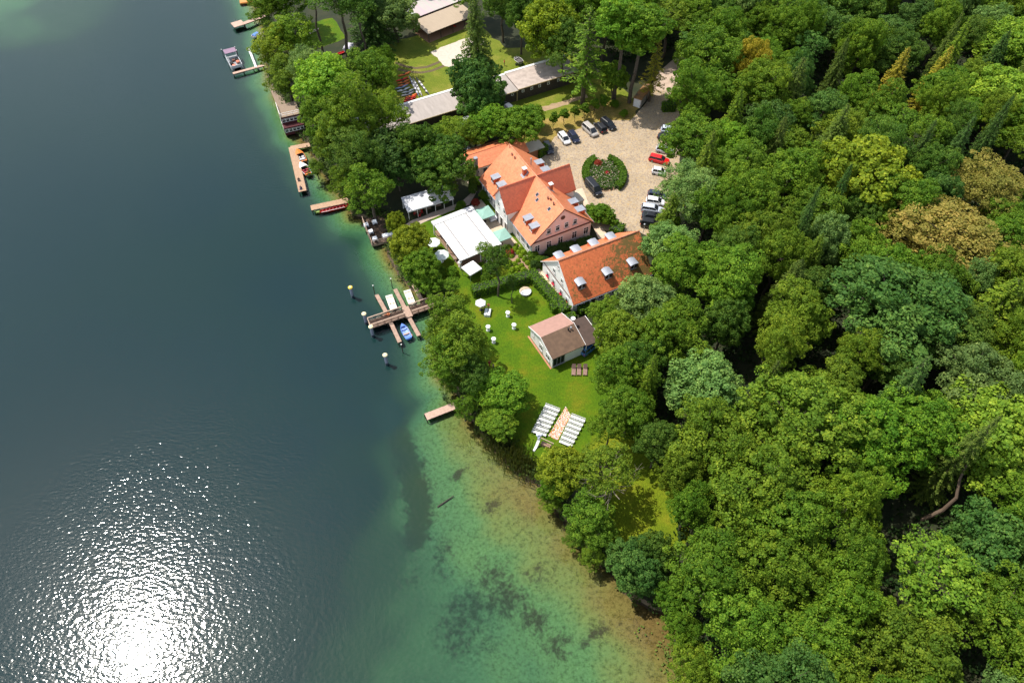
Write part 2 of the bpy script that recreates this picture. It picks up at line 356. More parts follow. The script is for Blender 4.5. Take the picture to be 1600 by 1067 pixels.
def _noise(sc, det=4, rough=.6):
    z = n.nodes.new('ShaderNodeTexNoise'); z.inputs['Scale'].default_value = sc; z.inputs['Detail'].default_value = det; z.inputs['Roughness'].default_value = rough
    n.links.new(tc.outputs['Object'], z.inputs['Vector']); return z.outputs[0]
def _math(op, a, bb, c=None):
    z = n.nodes.new('ShaderNodeMath'); z.operation = op
    for i, q in enumerate((a, bb, c)):
        if q is None: continue
        if isinstance(q, (int, float)): z.inputs[i].default_value = q
        else: n.links.new(q, z.inputs[i])
    return z.outputs[0]
def _ramp(src, els):
    r = n.nodes.new('ShaderNodeValToRGB'); e = r.color_ramp.elements
    while len(e) < len(els): e.new(.5)
    for k, (p, c) in enumerate(els): e[k].position = p; e[k].color = col4(c) if len(c) == 3 else c
    n.links.new(src, r.inputs[0]); return r.outputs[0]
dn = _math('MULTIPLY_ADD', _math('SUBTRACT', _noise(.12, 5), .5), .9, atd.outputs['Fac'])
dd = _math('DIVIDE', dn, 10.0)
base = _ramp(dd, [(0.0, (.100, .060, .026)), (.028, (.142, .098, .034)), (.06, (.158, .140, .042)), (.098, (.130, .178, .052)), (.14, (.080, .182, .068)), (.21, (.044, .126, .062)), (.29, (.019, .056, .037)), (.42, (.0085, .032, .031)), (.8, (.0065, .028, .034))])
# stones, shells and weed tufts of the shallows
sp1 = _ramp(_noise(1.9, 9, .85), [(.40, (.25, .27, .22)), (.52, (1, 1, 1))])
sp2 = _ramp(_noise(2.6, 4, .8), [(.55, (1, 1, 1)), (.72, (1.5, 1.5, 1.35))])
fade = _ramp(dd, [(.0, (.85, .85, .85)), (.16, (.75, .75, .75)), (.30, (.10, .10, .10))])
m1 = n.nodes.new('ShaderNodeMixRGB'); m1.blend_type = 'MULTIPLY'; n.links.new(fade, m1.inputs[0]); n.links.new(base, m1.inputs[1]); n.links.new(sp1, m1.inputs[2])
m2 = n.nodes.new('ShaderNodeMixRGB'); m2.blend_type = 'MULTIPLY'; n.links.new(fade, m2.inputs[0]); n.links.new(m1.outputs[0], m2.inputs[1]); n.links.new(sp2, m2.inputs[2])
wn = _math('MULTIPLY_ADD', _noise(.9, 8, .8), 2.0, -1.03)
wk = _math('ADD', atw.outputs['Fac'], _math('MULTIPLY', wn, _ramp(atw.outputs['Fac'], [(0, (.75, .75, .75)), (.3, (1.2, 1.2, 1.2))])))
wm = _ramp(wk, [(.16, (0, 0, 0)), (.52, (.88, .88, .88))])
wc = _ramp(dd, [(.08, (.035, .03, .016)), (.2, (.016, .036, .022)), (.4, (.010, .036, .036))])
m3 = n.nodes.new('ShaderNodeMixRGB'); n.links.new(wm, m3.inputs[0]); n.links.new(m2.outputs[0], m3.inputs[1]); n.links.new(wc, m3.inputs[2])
n.links.new(m3.outputs[0], b.inputs['Base Color']); b.inputs['Roughness'].default_value = .95; b.inputs['Specular IOR Level'].default_value = 0
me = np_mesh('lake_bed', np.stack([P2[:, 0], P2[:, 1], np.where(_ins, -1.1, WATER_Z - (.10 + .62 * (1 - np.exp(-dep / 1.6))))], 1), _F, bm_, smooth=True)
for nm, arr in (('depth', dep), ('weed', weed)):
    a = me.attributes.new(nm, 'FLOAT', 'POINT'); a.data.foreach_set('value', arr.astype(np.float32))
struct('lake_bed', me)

# ---- water surface
wm_, n, b = newmat('lake_water'); n.nodes.remove(b); tc = n.nodes.new('ShaderNodeTexCoord')
def _mapn(scale, stretch, rot, det, rough=.55):
    mp = n.nodes.new('ShaderNodeMapping'); mp.inputs['Scale'].default_value = stretch; mp.inputs['Rotation'].default_value = (0, 0, R_(rot)); n.links.new(tc.outputs['Object'], mp.inputs[0])
    z = n.nodes.new('ShaderNodeTexNoise'); z.inputs['Scale'].default_value = scale; z.inputs['Detail'].default_value = det; z.inputs['Roughness'].default_value = rough
    n.links.new(mp.outputs[0], z.inputs['Vector']); return z.outputs[0]
rip = _math('MULTIPLY_ADD', _mapn(2.3, (.6, 1, 1), 10, 1.5), .56, _math('MULTIPLY', _mapn(3.2, (.7, 1, 1), -14, 2, .6), .13))
patch = _mapn(.018, (1, .6, 1), 25, 3)
st = n.nodes.new('ShaderNodeMapRange'); st.inputs[1].default_value = .35; st.inputs[2].default_value = .65; st.inputs[3].default_value = .34; st.inputs[4].default_value = .56
n.links.new(patch, st.inputs[0])
bp = n.nodes.new('ShaderNodeBump'); bp.inputs['Distance'].default_value = .16; n.links.new(rip, bp.inputs['Height']); n.links.new(st.outputs[0], bp.inputs['Strength'])
fr = n.nodes.new('ShaderNodeFresnel'); fr.inputs['IOR'].default_value = 1.38; n.links.new(bp.outputs[0], fr.inputs['Normal'])
gl = n.nodes.new('ShaderNodeBsdfAnisotropic' if False else 'ShaderNodeBsdfGlossy'); gl.inputs['Roughness'].default_value = .075; n.links.new(bp.outputs[0], gl.inputs['Normal'])
tp = n.nodes.new('ShaderNodeBsdfTransparent'); mx = n.nodes.new('ShaderNodeMixShader')
n.links.new(fr.outputs[0], mx.inputs[0]); n.links.new(tp.outputs[0], mx.inputs[1]); n.links.new(gl.outputs[0], mx.inputs[2]); n.links.new(mx.outputs[0], n.nodes['Material Output'].inputs[0])
struct('lake_water', np_mesh('lake_water', [(-1600, -900, WATER_Z), (60, -900, WATER_Z), (60, 3000, WATER_Z), (-1600, 3000, WATER_Z)], [(0, 1, 2, 3)], wm_))

# ---- lawns and paving: thin sheets lying on the ground
def grassmat(name, c, c2, c3):
    m, n, b = newmat(name); tc = n.nodes.new('ShaderNodeTexCoord')
    def nz(sc, det, st=(1, 1, 1)):
        mp = n.nodes.new('ShaderNodeMapping'); mp.inputs['Scale'].default_value = st; n.links.new(tc.outputs['Object'], mp.inputs[0])
        z = n.nodes.new('ShaderNodeTexNoise'); z.inputs['Scale'].default_value = sc; z.inputs['Detail'].default_value = det; z.inputs['Roughness'].default_value = .65; n.links.new(mp.outputs[0], z.inputs['Vector']); return z.outputs[0]
    r = n.nodes.new('ShaderNodeValToRGB'); e = r.color_ramp.elements; e.new(.5)
    e[0].position = .34; e[0].color = col4(c2); e[1].position = .5; e[1].color = col4(c); e[2].position = .68; e[2].color = col4(c3)
    n.links.new(nz(.22, 9), r.inputs[0])
    fr = n.nodes.new('ShaderNodeMapRange'); fr.inputs[1].default_value = .3; fr.inputs[2].default_value = .7; fr.inputs[3].default_value = .62; fr.inputs[4].default_value = 1.34
    n.links.new(nz(5.0, 5, (1, .5, 1)), fr.inputs[0])
    mu = n.nodes.new('ShaderNodeMixRGB'); mu.blend_type = 'MULTIPLY'; mu.inputs[0].default_value = 1; n.links.new(r.outputs[0], mu.inputs[1]); n.links.new(fr.outputs[0], mu.inputs[2])
    n.links.new(mu.outputs[0], b.inputs['Base Color']); b.inputs['Roughness'].default_value = .9; b.inputs['Specular IOR Level'].default_value = .15
    bp = n.nodes.new('ShaderNodeBump'); bp.inputs['Strength'].default_value = .8; bp.inputs['Distance'].default_value = .08; n.links.new(nz(7, 3), bp.inputs['Height']); n.links.new(bp.outputs[0], b.inputs['Normal'])
    return m
M_LAWN = grassmat('mown_lawn', (.072, .133, .003), (.050, .110, .003), (.128, .142, .006))
M_LAWN2 = grassmat('boat_club_grass', (.135, .165, .016), (.105, .145, .014), (.21, .20, .035))
M_DRY = grassmat('dry_verge_grass', (.25, .185, .045), (.15, .155, .03), (.34, .235, .08))
M_GLADE = grassmat('glade_grass', (.125, .165, .006), (.09, .14, .006), (.17, .175, .01))
def sheet(name, pl, m, lvl, wob=.3, sub=2.0, seed=3):
    return struct(name, poly_mesh(name, px_poly(pl, 0, wob, sub, seed), m, .004 * lvl))
sheet('hotel_lawn', [(640,352),(672,344),(700,330),(735,322),(760,300),(800,330),(850,420),(890,490),(950,545),(968,600),(985,650),(962,705),(880,742),(842,748),(812,728),(770,690),(745,650),(722,604),(700,580),(698,500),(702,462),(680,452),(655,432),(640,420),(625,395),(640,370)], M_LAWN, 1)
sheet('boat_club_lawn', [(590,75),(660,52),(735,28),(790,75),(880,80),(1000,160),(985,185),(930,192),(870,205),(760,200),(700,215),(640,210),(590,190),(585,130)], M_LAWN2, 1, .6)
sheet('lakeside_grass', [(470,40),(520,28),(540,60),(500,75),(478,66)], M_LAWN, 1)
sheet('dry_verge', [(800,235),(812,205),(860,182),(920,165),(975,152),(1000,165),(985,188),(955,190),(905,200),(868,214),(845,240)], M_DRY, 2, .5)
sheet('dirt_track', [(845,168),(900,152),(917,147),(918,153),(880,165),(850,175)], mat('bare_earth', (.36, .25, .15), .95, (.27, .19, .11), 1), 3, .25, 1)
sheet('glade_grass', [(925,705),(955,662),(1000,672),(1030,735),(1072,785),(1072,850),(1050,872),(985,878),(950,860),(925,800),(915,750)], M_GLADE, 2, .6)
M_SAND = mat('raked_sand', (.55, .47, .39), .95, (.47, .40, .33), 1.2, bump=.3)
sheet('sand_pitch', [(673,82),(700,70),(728,60),(742,59),(757,66),(742,85),(720,101),(704,106),(692,103),(686,94)], M_SAND, 3, .2, 1.0)
M_RUT = mat('wheel_rut_soil', (.13, .095, .05), .95, (.09, .07, .035), 2)
for nm, pl in (('wheel_rut', [(618,98),(632,104),(650,107),(668,105),(687,97)]), ('wheel_rut', [(612,106),(636,112),(658,114),(675,111),(694,103)])):
    ctr = [G(u, v) for u, v in pl]; mb = MB(); pts = []
    for k in range(33):
        t = k / 32 * (len(ctr) - 1); i = min(int(t), len(ctr) - 2); pts.append(ctr[i].lerp(ctr[i + 1], t - i))
    for i in range(1, 32): pts[i] = (pts[i - 1] + pts[i] * 2 + pts[i + 1]) / 4
    a = offs(pts, .45); b2 = offs(pts, -.45)
    mb.add([(p[0], p[1], .014) for p in a] + [(p[0], p[1], .014) for p in b2], [(i, i + 1, 33 + i + 1, 33 + i) for i in range(32)])
    struct(nm, mb.mesh(nm, M_RUT))

def cobblemat():
    m, n, b = newmat('cobblestones'); tc = n.nodes.new('ShaderNodeTexCoord')
    vo = n.nodes.new('ShaderNodeTexVoronoi'); vo.inputs['Scale'].default_value = 4.2; n.links.new(tc.outputs['Object'], vo.inputs['Vector'])
    sp = n.nodes.new('ShaderNodeSeparateColor'); n.links.new(vo.outputs['Color'], sp.inputs[0])
    r = n.nodes.new('ShaderNodeValToRGB'); e = r.color_ramp.elements; e.new(.45); e.new(.75)
    for k, (p, c) in enumerate([(0, (.23, .175, .13)), (.4, (.345, .265, .180)), (.72, (.39, .31, .215)), (1, (.40, .27, .125))]): e[k].position = p; e[k].color = col4(c)
    n.links.new(sp.outputs[0], r.inputs[0])
    nz = n.nodes.new('ShaderNodeTexNoise'); nz.inputs['Scale'].default_value = .25; nz.inputs['Detail'].default_value = 6; n.links.new(tc.outputs['Object'], nz.inputs['Vector'])
    mr = n.nodes.new('ShaderNodeMapRange'); mr.inputs[1].default_value = .3; mr.inputs[2].default_value = .7; mr.inputs[3].default_value = .88; mr.inputs[4].default_value = 1.08; n.links.new(nz.outputs[0], mr.inputs[0])
    mu = n.nodes.new('ShaderNodeMixRGB'); mu.blend_type = 'MULTIPLY'; mu.inputs[0].default_value = 1; n.links.new(r.outputs[0], mu.inputs[1]); n.links.new(mr.outputs[0], mu.inputs[2])
    n.links.new(mu.outputs[0], b.inputs['Base Color']); b.inputs['Roughness'].default_value = .85
    bp = n.nodes.new('ShaderNodeBump'); bp.inputs['Strength'].default_value = .5; bp.inputs['Distance'].default_value = .05; bp.invert = True
    n.links.new(vo.outputs['Distance'], bp.inputs['Height']); n.links.new(bp.outputs[0], b.inputs['Normal']); return m
M_COB = cobblemat()
sheet('parking_court', [(845,240),(868,214),(905,201),(955,188),(985,188),(1000,172),(1010,160),(1020,140),(1050,140),(1062,180),(1062,250),(1060,300),(1045,360),(1018,372),(998,362),(965,362),(940,360),(925,335),(905,300),(870,272),(850,262)], M_COB, 3, .15)
M_GRAV = mat('pinkish_gravel', (.50, .38, .30), .95, (.40, .30, .235), .9, bump=.3)
sheet('driveway', [(1016,142),(1024,122),(1042,100),(1058,88),(1085,92),(1080,120),(1064,150),(1052,141)], M_GRAV, 4, .3)
sheet('courtyard_walk', [(897,297),(910,294),(925,330),(932,345),(950,368),(972,395),(962,400),(935,372),(918,340)], mat('beige_paving', (.60, .47, .34), .9, (.50, .39, .28), 1.2), 4, .1)
sheet('annex_footpath', [(829,424),(843,420),(852,428),(893,489),(898,500),(884,494),(862,464)], MATS['beige_paving'], 4, .08)
sheet('hotel_terrace', [(740,318),(752,312),(800,370),(828,404),(822,410),(800,392),(782,384),(765,385),(745,395),(722,400),(700,350)], MATS['beige_paving'], 4, .08)
sheet('marquee_footpath', [(634,351),(645,344),(720,316),(738,300),(730,285),(735,283),(745,300),(733,320),(700,332),(652,352),(642,358)], mat('grey_path_paving', (.44, .35, .28), .9, (.36, .29, .23), 1.2), 4, .1)
sheet('bed_soil', [(790,388),(812,382),(828,405),(832,420),(800,428),(792,415)], mat('mulch', (.33, .21, .13), .95, (.24, .15, .09), 1.5), 3, .15)
# ================================================================== TREES AND PLANTS
M_LEAF = leafmat('foliage')
def frame_of(nrm):
    a = np.where(np.abs(nrm[:, 2:3]) > .9, np.array([[1., 0, 0]]), np.array([[0, 0, 1.]]))
    t = np.cross(a, nrm); t /= np.linalg.norm(t, axis=1, keepdims=True) + 1e-9
    return t, np.cross(nrm, t)
def unit(v): return v / (np.linalg.norm(v, axis=1, keepdims=True) + 1e-9)
def leaves(P, N, S, rng, shade, asp=.7):
    """leaf-sized four-sided faces at P, facing N"""
    t, b = frame_of(N); a = rng.uniform(0, 2 * np.pi, len(P))[:, None]
    u = t * np.cos(a) + b * np.sin(a); w = -t * np.sin(a) + b * np.cos(a); S = S[:, None]
    V = np.stack([P + u * S, P + w * S * asp, P - u * S, P - w * S * asp], 1).reshape(-1, 3)
    return V, np.arange(len(V), dtype=np.int32).reshape(-1, 4), np.repeat(shade, 4)
def sphere_pts(n, rng, lo=-1, hi=1):
    z = lo + (hi - lo) * (np.arange(n) + rng.uniform(.2, .8, n)) / n; ph = np.arange(n) * 2.39996 + rng.uniform(-.5, .5, n); r = np.sqrt(np.clip(1 - z * z, 0, 1))
    return np.stack([r * np.cos(ph), r * np.sin(ph), z], 1)

def clump_leaves(cc, cr, od, rng, nper, ls, sh):
    """rounded tufts of leaves: centres cc, radii cr, outward directions od"""
    nper = int(nper * 1.6); n = len(cc); rep = np.repeat(np.arange(n), nper)
    d = unit(rng.normal(size=(len(rep), 3)) + od[rep] * .75); rad = rng.uniform(.45, 1.0, len(rep)) ** .6
    p = cc[rep] + d * (cr[rep] * rad)[:, None] * np.array([1, 1, .72])
    nr = unit(d * .8 + od[rep] * .3 + np.array([0, 0, .35]) + rng.normal(size=p.shape) * .75)
    s = rng.uniform(.5, 1.3, len(rep)) * ls * .72
    return p, nr, s, np.clip(sh[rep] * rng.uniform(.72, 1.26, len(rep)) * np.where(rng.random(len(rep)) < .05, 1.45, 1), .5, 1.7)  # a few leaves brightened in their tone to stand in for sun glints

def crown_broad(seed, R, z0, z1, lobes=10, lr=(.34, .5), per=17, nper=74, ls=.215, gap=0.0, flat=1.0, tuft=.17):
    rng = np.random.default_rng(seed); c = np.array([0, 0, (z0 + z1) / 2]); semi = np.array([R, R, (z1 - z0) / 2])
    D = sphere_pts(lobes, rng, -.62, .97); L = c + D * semi * rng.uniform(.46, .80, (lobes, 1)); LR = rng.uniform(lr[0] * .8, lr[1] * 1.04, lobes) * R
    L = np.vstack([L, c + np.array([0, 0, semi[2] * .45])]); LR = np.append(LR, R * .42)
    P_, N_, S_, H_ = [], [], [], []
    lsh = rng.uniform(.86, 1.14, len(L))
    for k in range(len(L)):
        m = int(1.25 * per * (LR[k] / (R * .42)) ** 1.5) + 3; d = sphere_pts(m, rng, -.75, 1)
        cc = L[k] + d * LR[k] * rng.uniform(.70, 1.22, (m, 1)) * np.array([1, 1, .85 * flat]); keep = np.ones(m, bool)
        for q in range(len(L)):
            if q != k: keep &= np.linalg.norm(cc - L[q], axis=1) > LR[q] * .74
        keep &= rng.random(m) > gap
        if not keep.any(): continue
        cc = cc[keep]; d = d[keep]; cr = rng.uniform(.45, 1.25, len(cc)) * R * tuft
        a = clump_leaves(cc, cr, d, rng, nper, ls, lsh[k] * rng.uniform(.86, 1.16, len(cc)))
        for lst, q in zip((P_, N_, S_, H_), a): lst.append(q)
    nf = int(90 * len(L) * (1 - gap)); kk = rng.integers(0, len(L), nf); d = unit(rng.normal(size=(nf, 3)))
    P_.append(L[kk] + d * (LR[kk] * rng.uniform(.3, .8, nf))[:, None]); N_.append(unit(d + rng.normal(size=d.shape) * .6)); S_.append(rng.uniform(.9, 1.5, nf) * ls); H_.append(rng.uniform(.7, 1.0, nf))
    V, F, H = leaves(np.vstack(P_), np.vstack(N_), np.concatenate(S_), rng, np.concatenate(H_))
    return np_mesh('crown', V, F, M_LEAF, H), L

def bent_tube(mb, pts, r0, r1, n=6):
    for i in range(len(pts) - 1):
        a = r0 + (r1 - r0) * i / (len(pts) - 1); b = r0 + (r1 - r0) * (i + 1) / (len(pts) - 1)
        mb.tube(pts[i], pts[i + 1], a, b, n, caps=(i == 0))
def trunk_broad(seed, L, z0, z1, r=.32, barkm=None):
    rr = random.Random(seed); mb = MB(); top = z0 + (z1 - z0) * .6
    ax = [Vector((rr.uniform(-.25, .25) * k, rr.uniform(-.25, .25) * k, top * k / 5)) for k in range(6)]; ax[0].z = -.25
    bent_tube(mb, ax, r, r * .4, 8)
    for l in L:
        z = min(top * .95, max(z0 * .75, l[2] - rr.uniform(1.5, 3.5))); s = Vector((0, 0, z)); i = min(4, int(z / top * 5)); s = ax[i].lerp(ax[i + 1], z / top * 5 - i)
        e = Vector(l); m = s.lerp(e, .5) + Vector((rr.uniform(-.4, .4), rr.uniform(-.4, .4), rr.uniform(-.6, .1)))
        bent_tube(mb, [s, m, e, e + (e - m) * .45], r * .38, r * .08, 5)
    return mb.mesh('trunk', barkm or M_BARK)

def crown_spruce(seed, R, H, zb=2.0, step=.62, nb=8, ls=.2, drop=.35):
    rng = np.random.default_rng(seed); P_, N_, S_, H_ = [], [], [], []; mb = MB()
    z = zb
    while z < H - .4:
        f = 1 - (z - zb) / (H - zb); ln = R * f ** .8 + .25; m = max(4, int(nb * (.5 + .5 * f))); ph0 = rng.uniform(0, 6.28); wsh = rng.uniform(.85, 1.15)
        for k in range(m):
            ph = ph0 + k * 6.283 / m + rng.uniform(-.25, .25); L_ = ln * rng.uniform(.75, 1.12); q = max(3, int(L_ / .2)); t = np.linspace(.12, 1, q)
            o = np.array([np.cos(ph), np.sin(ph), 0]); sd_ = np.array([-np.sin(ph), np.cos(ph), 0])
            base = np.outer(t * L_, o) + np.stack([0 * t, 0 * t, z - drop * L_ * t ** 1.3 + .12 * L_ * t ** 4], 1)
            for s in (-1, 0, 1):
                w = .34 * (1 - t * .55) * min(1, L_ / 2); p = base + s * sd_ * w[:, None] * rng.uniform(.5, 1.2, (q, 1)) + rng.normal(size=base.shape) * .06
                p[:, 2] -= abs(s) * .1; P_.append(p); N_.append(unit(o * .35 + sd_ * s * .5 + np.array([0, 0, .8]) + rng.normal(size=p.shape) * .35))
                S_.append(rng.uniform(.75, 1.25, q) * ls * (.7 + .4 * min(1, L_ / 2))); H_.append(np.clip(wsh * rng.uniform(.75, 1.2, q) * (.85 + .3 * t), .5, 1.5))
            if k % 2 == 0: mb.tube((0, 0, z), tuple(base[-1] * .8 + np.array([0, 0, z]) * .2), .05, .015, 4, False)
        z += step * rng.uniform(.8, 1.2) * (.55 + .45 * f)
    P_.append(np.stack([rng.normal(size=20) * .08, rng.normal(size=20) * .08, np.linspace(H - 1.2, H, 20)], 1)); N_.append(unit(rng.normal(size=(20, 3)))); S_.append(np.full(20, .16)); H_.append(np.ones(20))
    V, F, Hh = leaves(np.vstack(P_), np.vstack(N_), np.concatenate(S_), rng, np.concatenate(H_), .45)
    mb.tube((0, 0, -.25), (0, 0, H * .5), .3, .17, 7); mb.tube((0, 0, H * .5), (0, 0, H), .17, .02, 6)
    return np_mesh('crown', V, F, M_LEAF, Hh), mb.mesh('trunk', M_BARK)

def bare_branches(seed, H, R, r=.25, depth=4):
    rr = random.Random(seed); mb = MB()
    def grow(p, d, ln, r0, k):
        pts = [p]; 
        for i in range(3):
            d = (d + Vector((rr.uniform(-.25, .25), rr.uniform(-.25, .25), rr.uniform(-.12, .2)))).normalized(); pts.append(pts[-1] + d * ln / 3)
        bent_tube(mb, pts, r0, r0 * .5, 5)
        if k <= 0: return
        for i in range(rr.choice((2, 3))):
            s = pts[rr.choice((1, 2, 3))]; nd = (d * .7 + Vector((rr.uniform(-1, 1), rr.uniform(-1, 1), rr.uniform(-.35, .5)))).normalized(); grow(s, nd, ln * rr.uniform(.5, .75), r0 * .5, k - 1)
    top = Vector((rr.uniform(-.5, .5), rr.uniform(-.5, .5), H * .7)); bent_tube(mb, [Vector((0, 0, -.2)), Vector((.3, -.2, H * .35)), top], r, r * .6, 7)
    for i in range(9):
        t = rr.uniform(.55, 1); a = i * .7 + rr.uniform(-.3, .3); grow(Vector((.3, -.2, H * .35)).lerp(top, (t - .5) * 2) if t > .5 else top, Vector((math.cos(a), math.sin(a), rr.uniform(.05, .6))), R * rr.uniform(.5, .8), r * .45, depth - 2)
    return mb.mesh('branches', M_BARKG)

PROTO = {}
def broad_proto(key, seed, R, z0, H, tr=.32, **kw):
    c, L = crown_broad(seed, R, z0, H, **kw); PROTO[key] = (c, trunk_broad(seed, L, z0, H, tr), R, H)
broad_proto('oak', 1, 5.5, 5, 17, lobes=11)
broad_proto('oak2', 2, 5.5, 4.5, 16.5, lobes=13, lr=(.30, .44))
broad_proto('beech', 3, 5.2, 4.0, 18, lobes=14, lr=(.28, .42), nper=74, ls=.2, tuft=.16)
broad_proto('beech2', 4, 5.2, 4.5, 18.5, lobes=12, lr=(.30, .48), ls=.205)
broad_proto('maple', 5, 5.0, 3.2, 15, lobes=12, lr=(.30, .46), ls=.25, nper=62, tuft=.19)
broad_proto('chestnut', 6, 5.0, 2.5, 14, lobes=12, lr=(.34, .46), ls=.27, nper=60, tuft=.18)
broad_proto('alder', 7, 4.6, 3.0, 17, lobes=13, lr=(.26, .40), per=15, nper=56, ls=.19, gap=.24, tuft=.18)
broad_proto('airy', 8, 4.2, 5.5, 18, lobes=11, lr=(.24, .36), per=13, nper=46, ls=.19, gap=.36, tuft=.19)
broad_proto('tall', 9, 4.6, 11.0, 25, tr=.36, lobes=13, lr=(.28, .42), gap=.15)
broad_proto('bush', 10, 3.0, .2, 5.0, tr=.12, lobes=10, lr=(.34, .5), ls=.24, nper=40, tuft=.22)
broad_proto('young', 11, .95, 1.2, 4.4, tr=.05, lobes=6, lr=(.34, .5), per=7, nper=22, ls=.19, tuft=.3)
broad_proto('fine', 12, 5.2, 4.0, 17, lobes=15, lr=(.24, .38), per=18, nper=66, ls=.165, gap=.08, tuft=.17)
PROTO['spruce'] = (*crown_spruce(21, 3.6, 21, nb=10, step=.54), 3.6, 21)
PROTO['spruce2'] = (*crown_spruce(22, 4.2, 19, nb=12, step=.5, drop=.45), 4.2, 19)
PROTO['larch'] = (*crown_spruce(23, 3.0, 20, zb=5, step=.95, nb=6, drop=.25), 3.0, 20)
_c, _L = crown_broad(31, 4.6, 12.5, 22, lobes=9, lr=(.26, .4), per=12, nper=50, ls=.2, gap=.2, flat=.6, tuft=.24)
PROTO['pine'] = (_c, trunk_broad(31, _L, 12.5, 22, .3), 4.6, 22)

TINT = {'mid': (.085, .160, .012), 'dark': (.052, .110, .015), 'olive': (.102, .165, .012), 'lime': (.155, .265, .022), 'blue': (.058, .132, .028), 'pale': (.120, .200, .055),
        'yellow': (.160, .205, .012), 'tan': (.215, .178, .040), 'fir': (.070, .105, .018), 'gold': (.24, .20, .018), 'fresh': (.095, .195, .013), 'deep': (.040, .095, .022)}
CNAME = {'mid': 'mid-green', 'dark': 'dark green', 'olive': 'olive-green', 'lime': 'bright lime-green', 'blue': 'bluish green', 'pale': 'pale grey-green', 'yellow': 'yellow-green', 'tan': 'golden-brown',
         'fir': 'dark brownish-green', 'gold': 'golden', 'fresh': 'fresh green', 'deep': 'deep green'}
SNAME = {'oak': 'oak', 'oak2': 'oak', 'beech': 'beech', 'beech2': 'beech', 'maple': 'maple', 'chestnut': 'chestnut', 'alder': 'alder', 'airy': 'thin-crowned tree', 'tall': 'tall-stemmed tree', 'bush': 'bush', 'young': 'young tree',
         'fine': 'fine-leaved tree', 'spruce': 'spruce', 'spruce2': 'spruce', 'larch': 'larch', 'pine': 'pine'}
ONAME = {'oak': 'broadleaf_tree', 'oak2': 'broadleaf_tree', 'beech': 'broadleaf_tree', 'beech2': 'broadleaf_tree', 'maple': 'broadleaf_tree', 'chestnut': 'broadleaf_tree', 'alder': 'broadleaf_tree', 'airy': 'thin_crowned_tree', 'tall': 'tall_tree', 'bush': 'shrub',
         'young': 'young_tree', 'fine': 'broadleaf_tree', 'spruce': 'conifer_tree', 'spruce2': 'conifer_tree', 'larch': 'conifer_tree', 'pine': 'tall_tree'}
TREES = []      # dicts: x, y, R, H, kind, tint, label, lm, obj
_tr = random.Random(99)
def plant(x, y, R, H, kind, tint, label=None, lm=None, group=None):
    c, t, R0, H0 = PROTO[kind]
    e = thing(ONAME[kind], label or '', 'shrub' if kind == 'bush' else 'tree', (x, y, 0), _tr.uniform(0, 6.28), group)
    sx = R / R0; e.scale = (sx, sx * _tr.uniform(.92, 1.08), H / H0)
    link('trunk', t, e); j = _tr.uniform(.88, 1.14); k = tuple(1.24 * (.80 * a + .20 * b) for a, b in zip(TINT[tint], (.105, .170, .014)))
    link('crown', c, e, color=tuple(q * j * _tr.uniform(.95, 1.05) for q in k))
    TREES.append(dict(x=x, y=y, R=R, H=H, kind=kind, tint=tint, label=label, lm=plain(lm) if lm else None, o=e)); return e
def tree_px(u, v, r, H, kind, tint, label=None, lm=None, hc=.62, group=None):
    """tree whose crown centre shows at (u, v) with radius r in photo pixels and whose top stands at height H"""
    p = G(u, v, H * hc); return plant(p.x, p.y, r / PPM(p), H, kind, tint, label, lm, group)
SHOREG = 'trees along the lake shore'; GARD = 'trees in the hotel grounds'; FOR = 'forest trees'; CLUB = 'trees around the boat club'
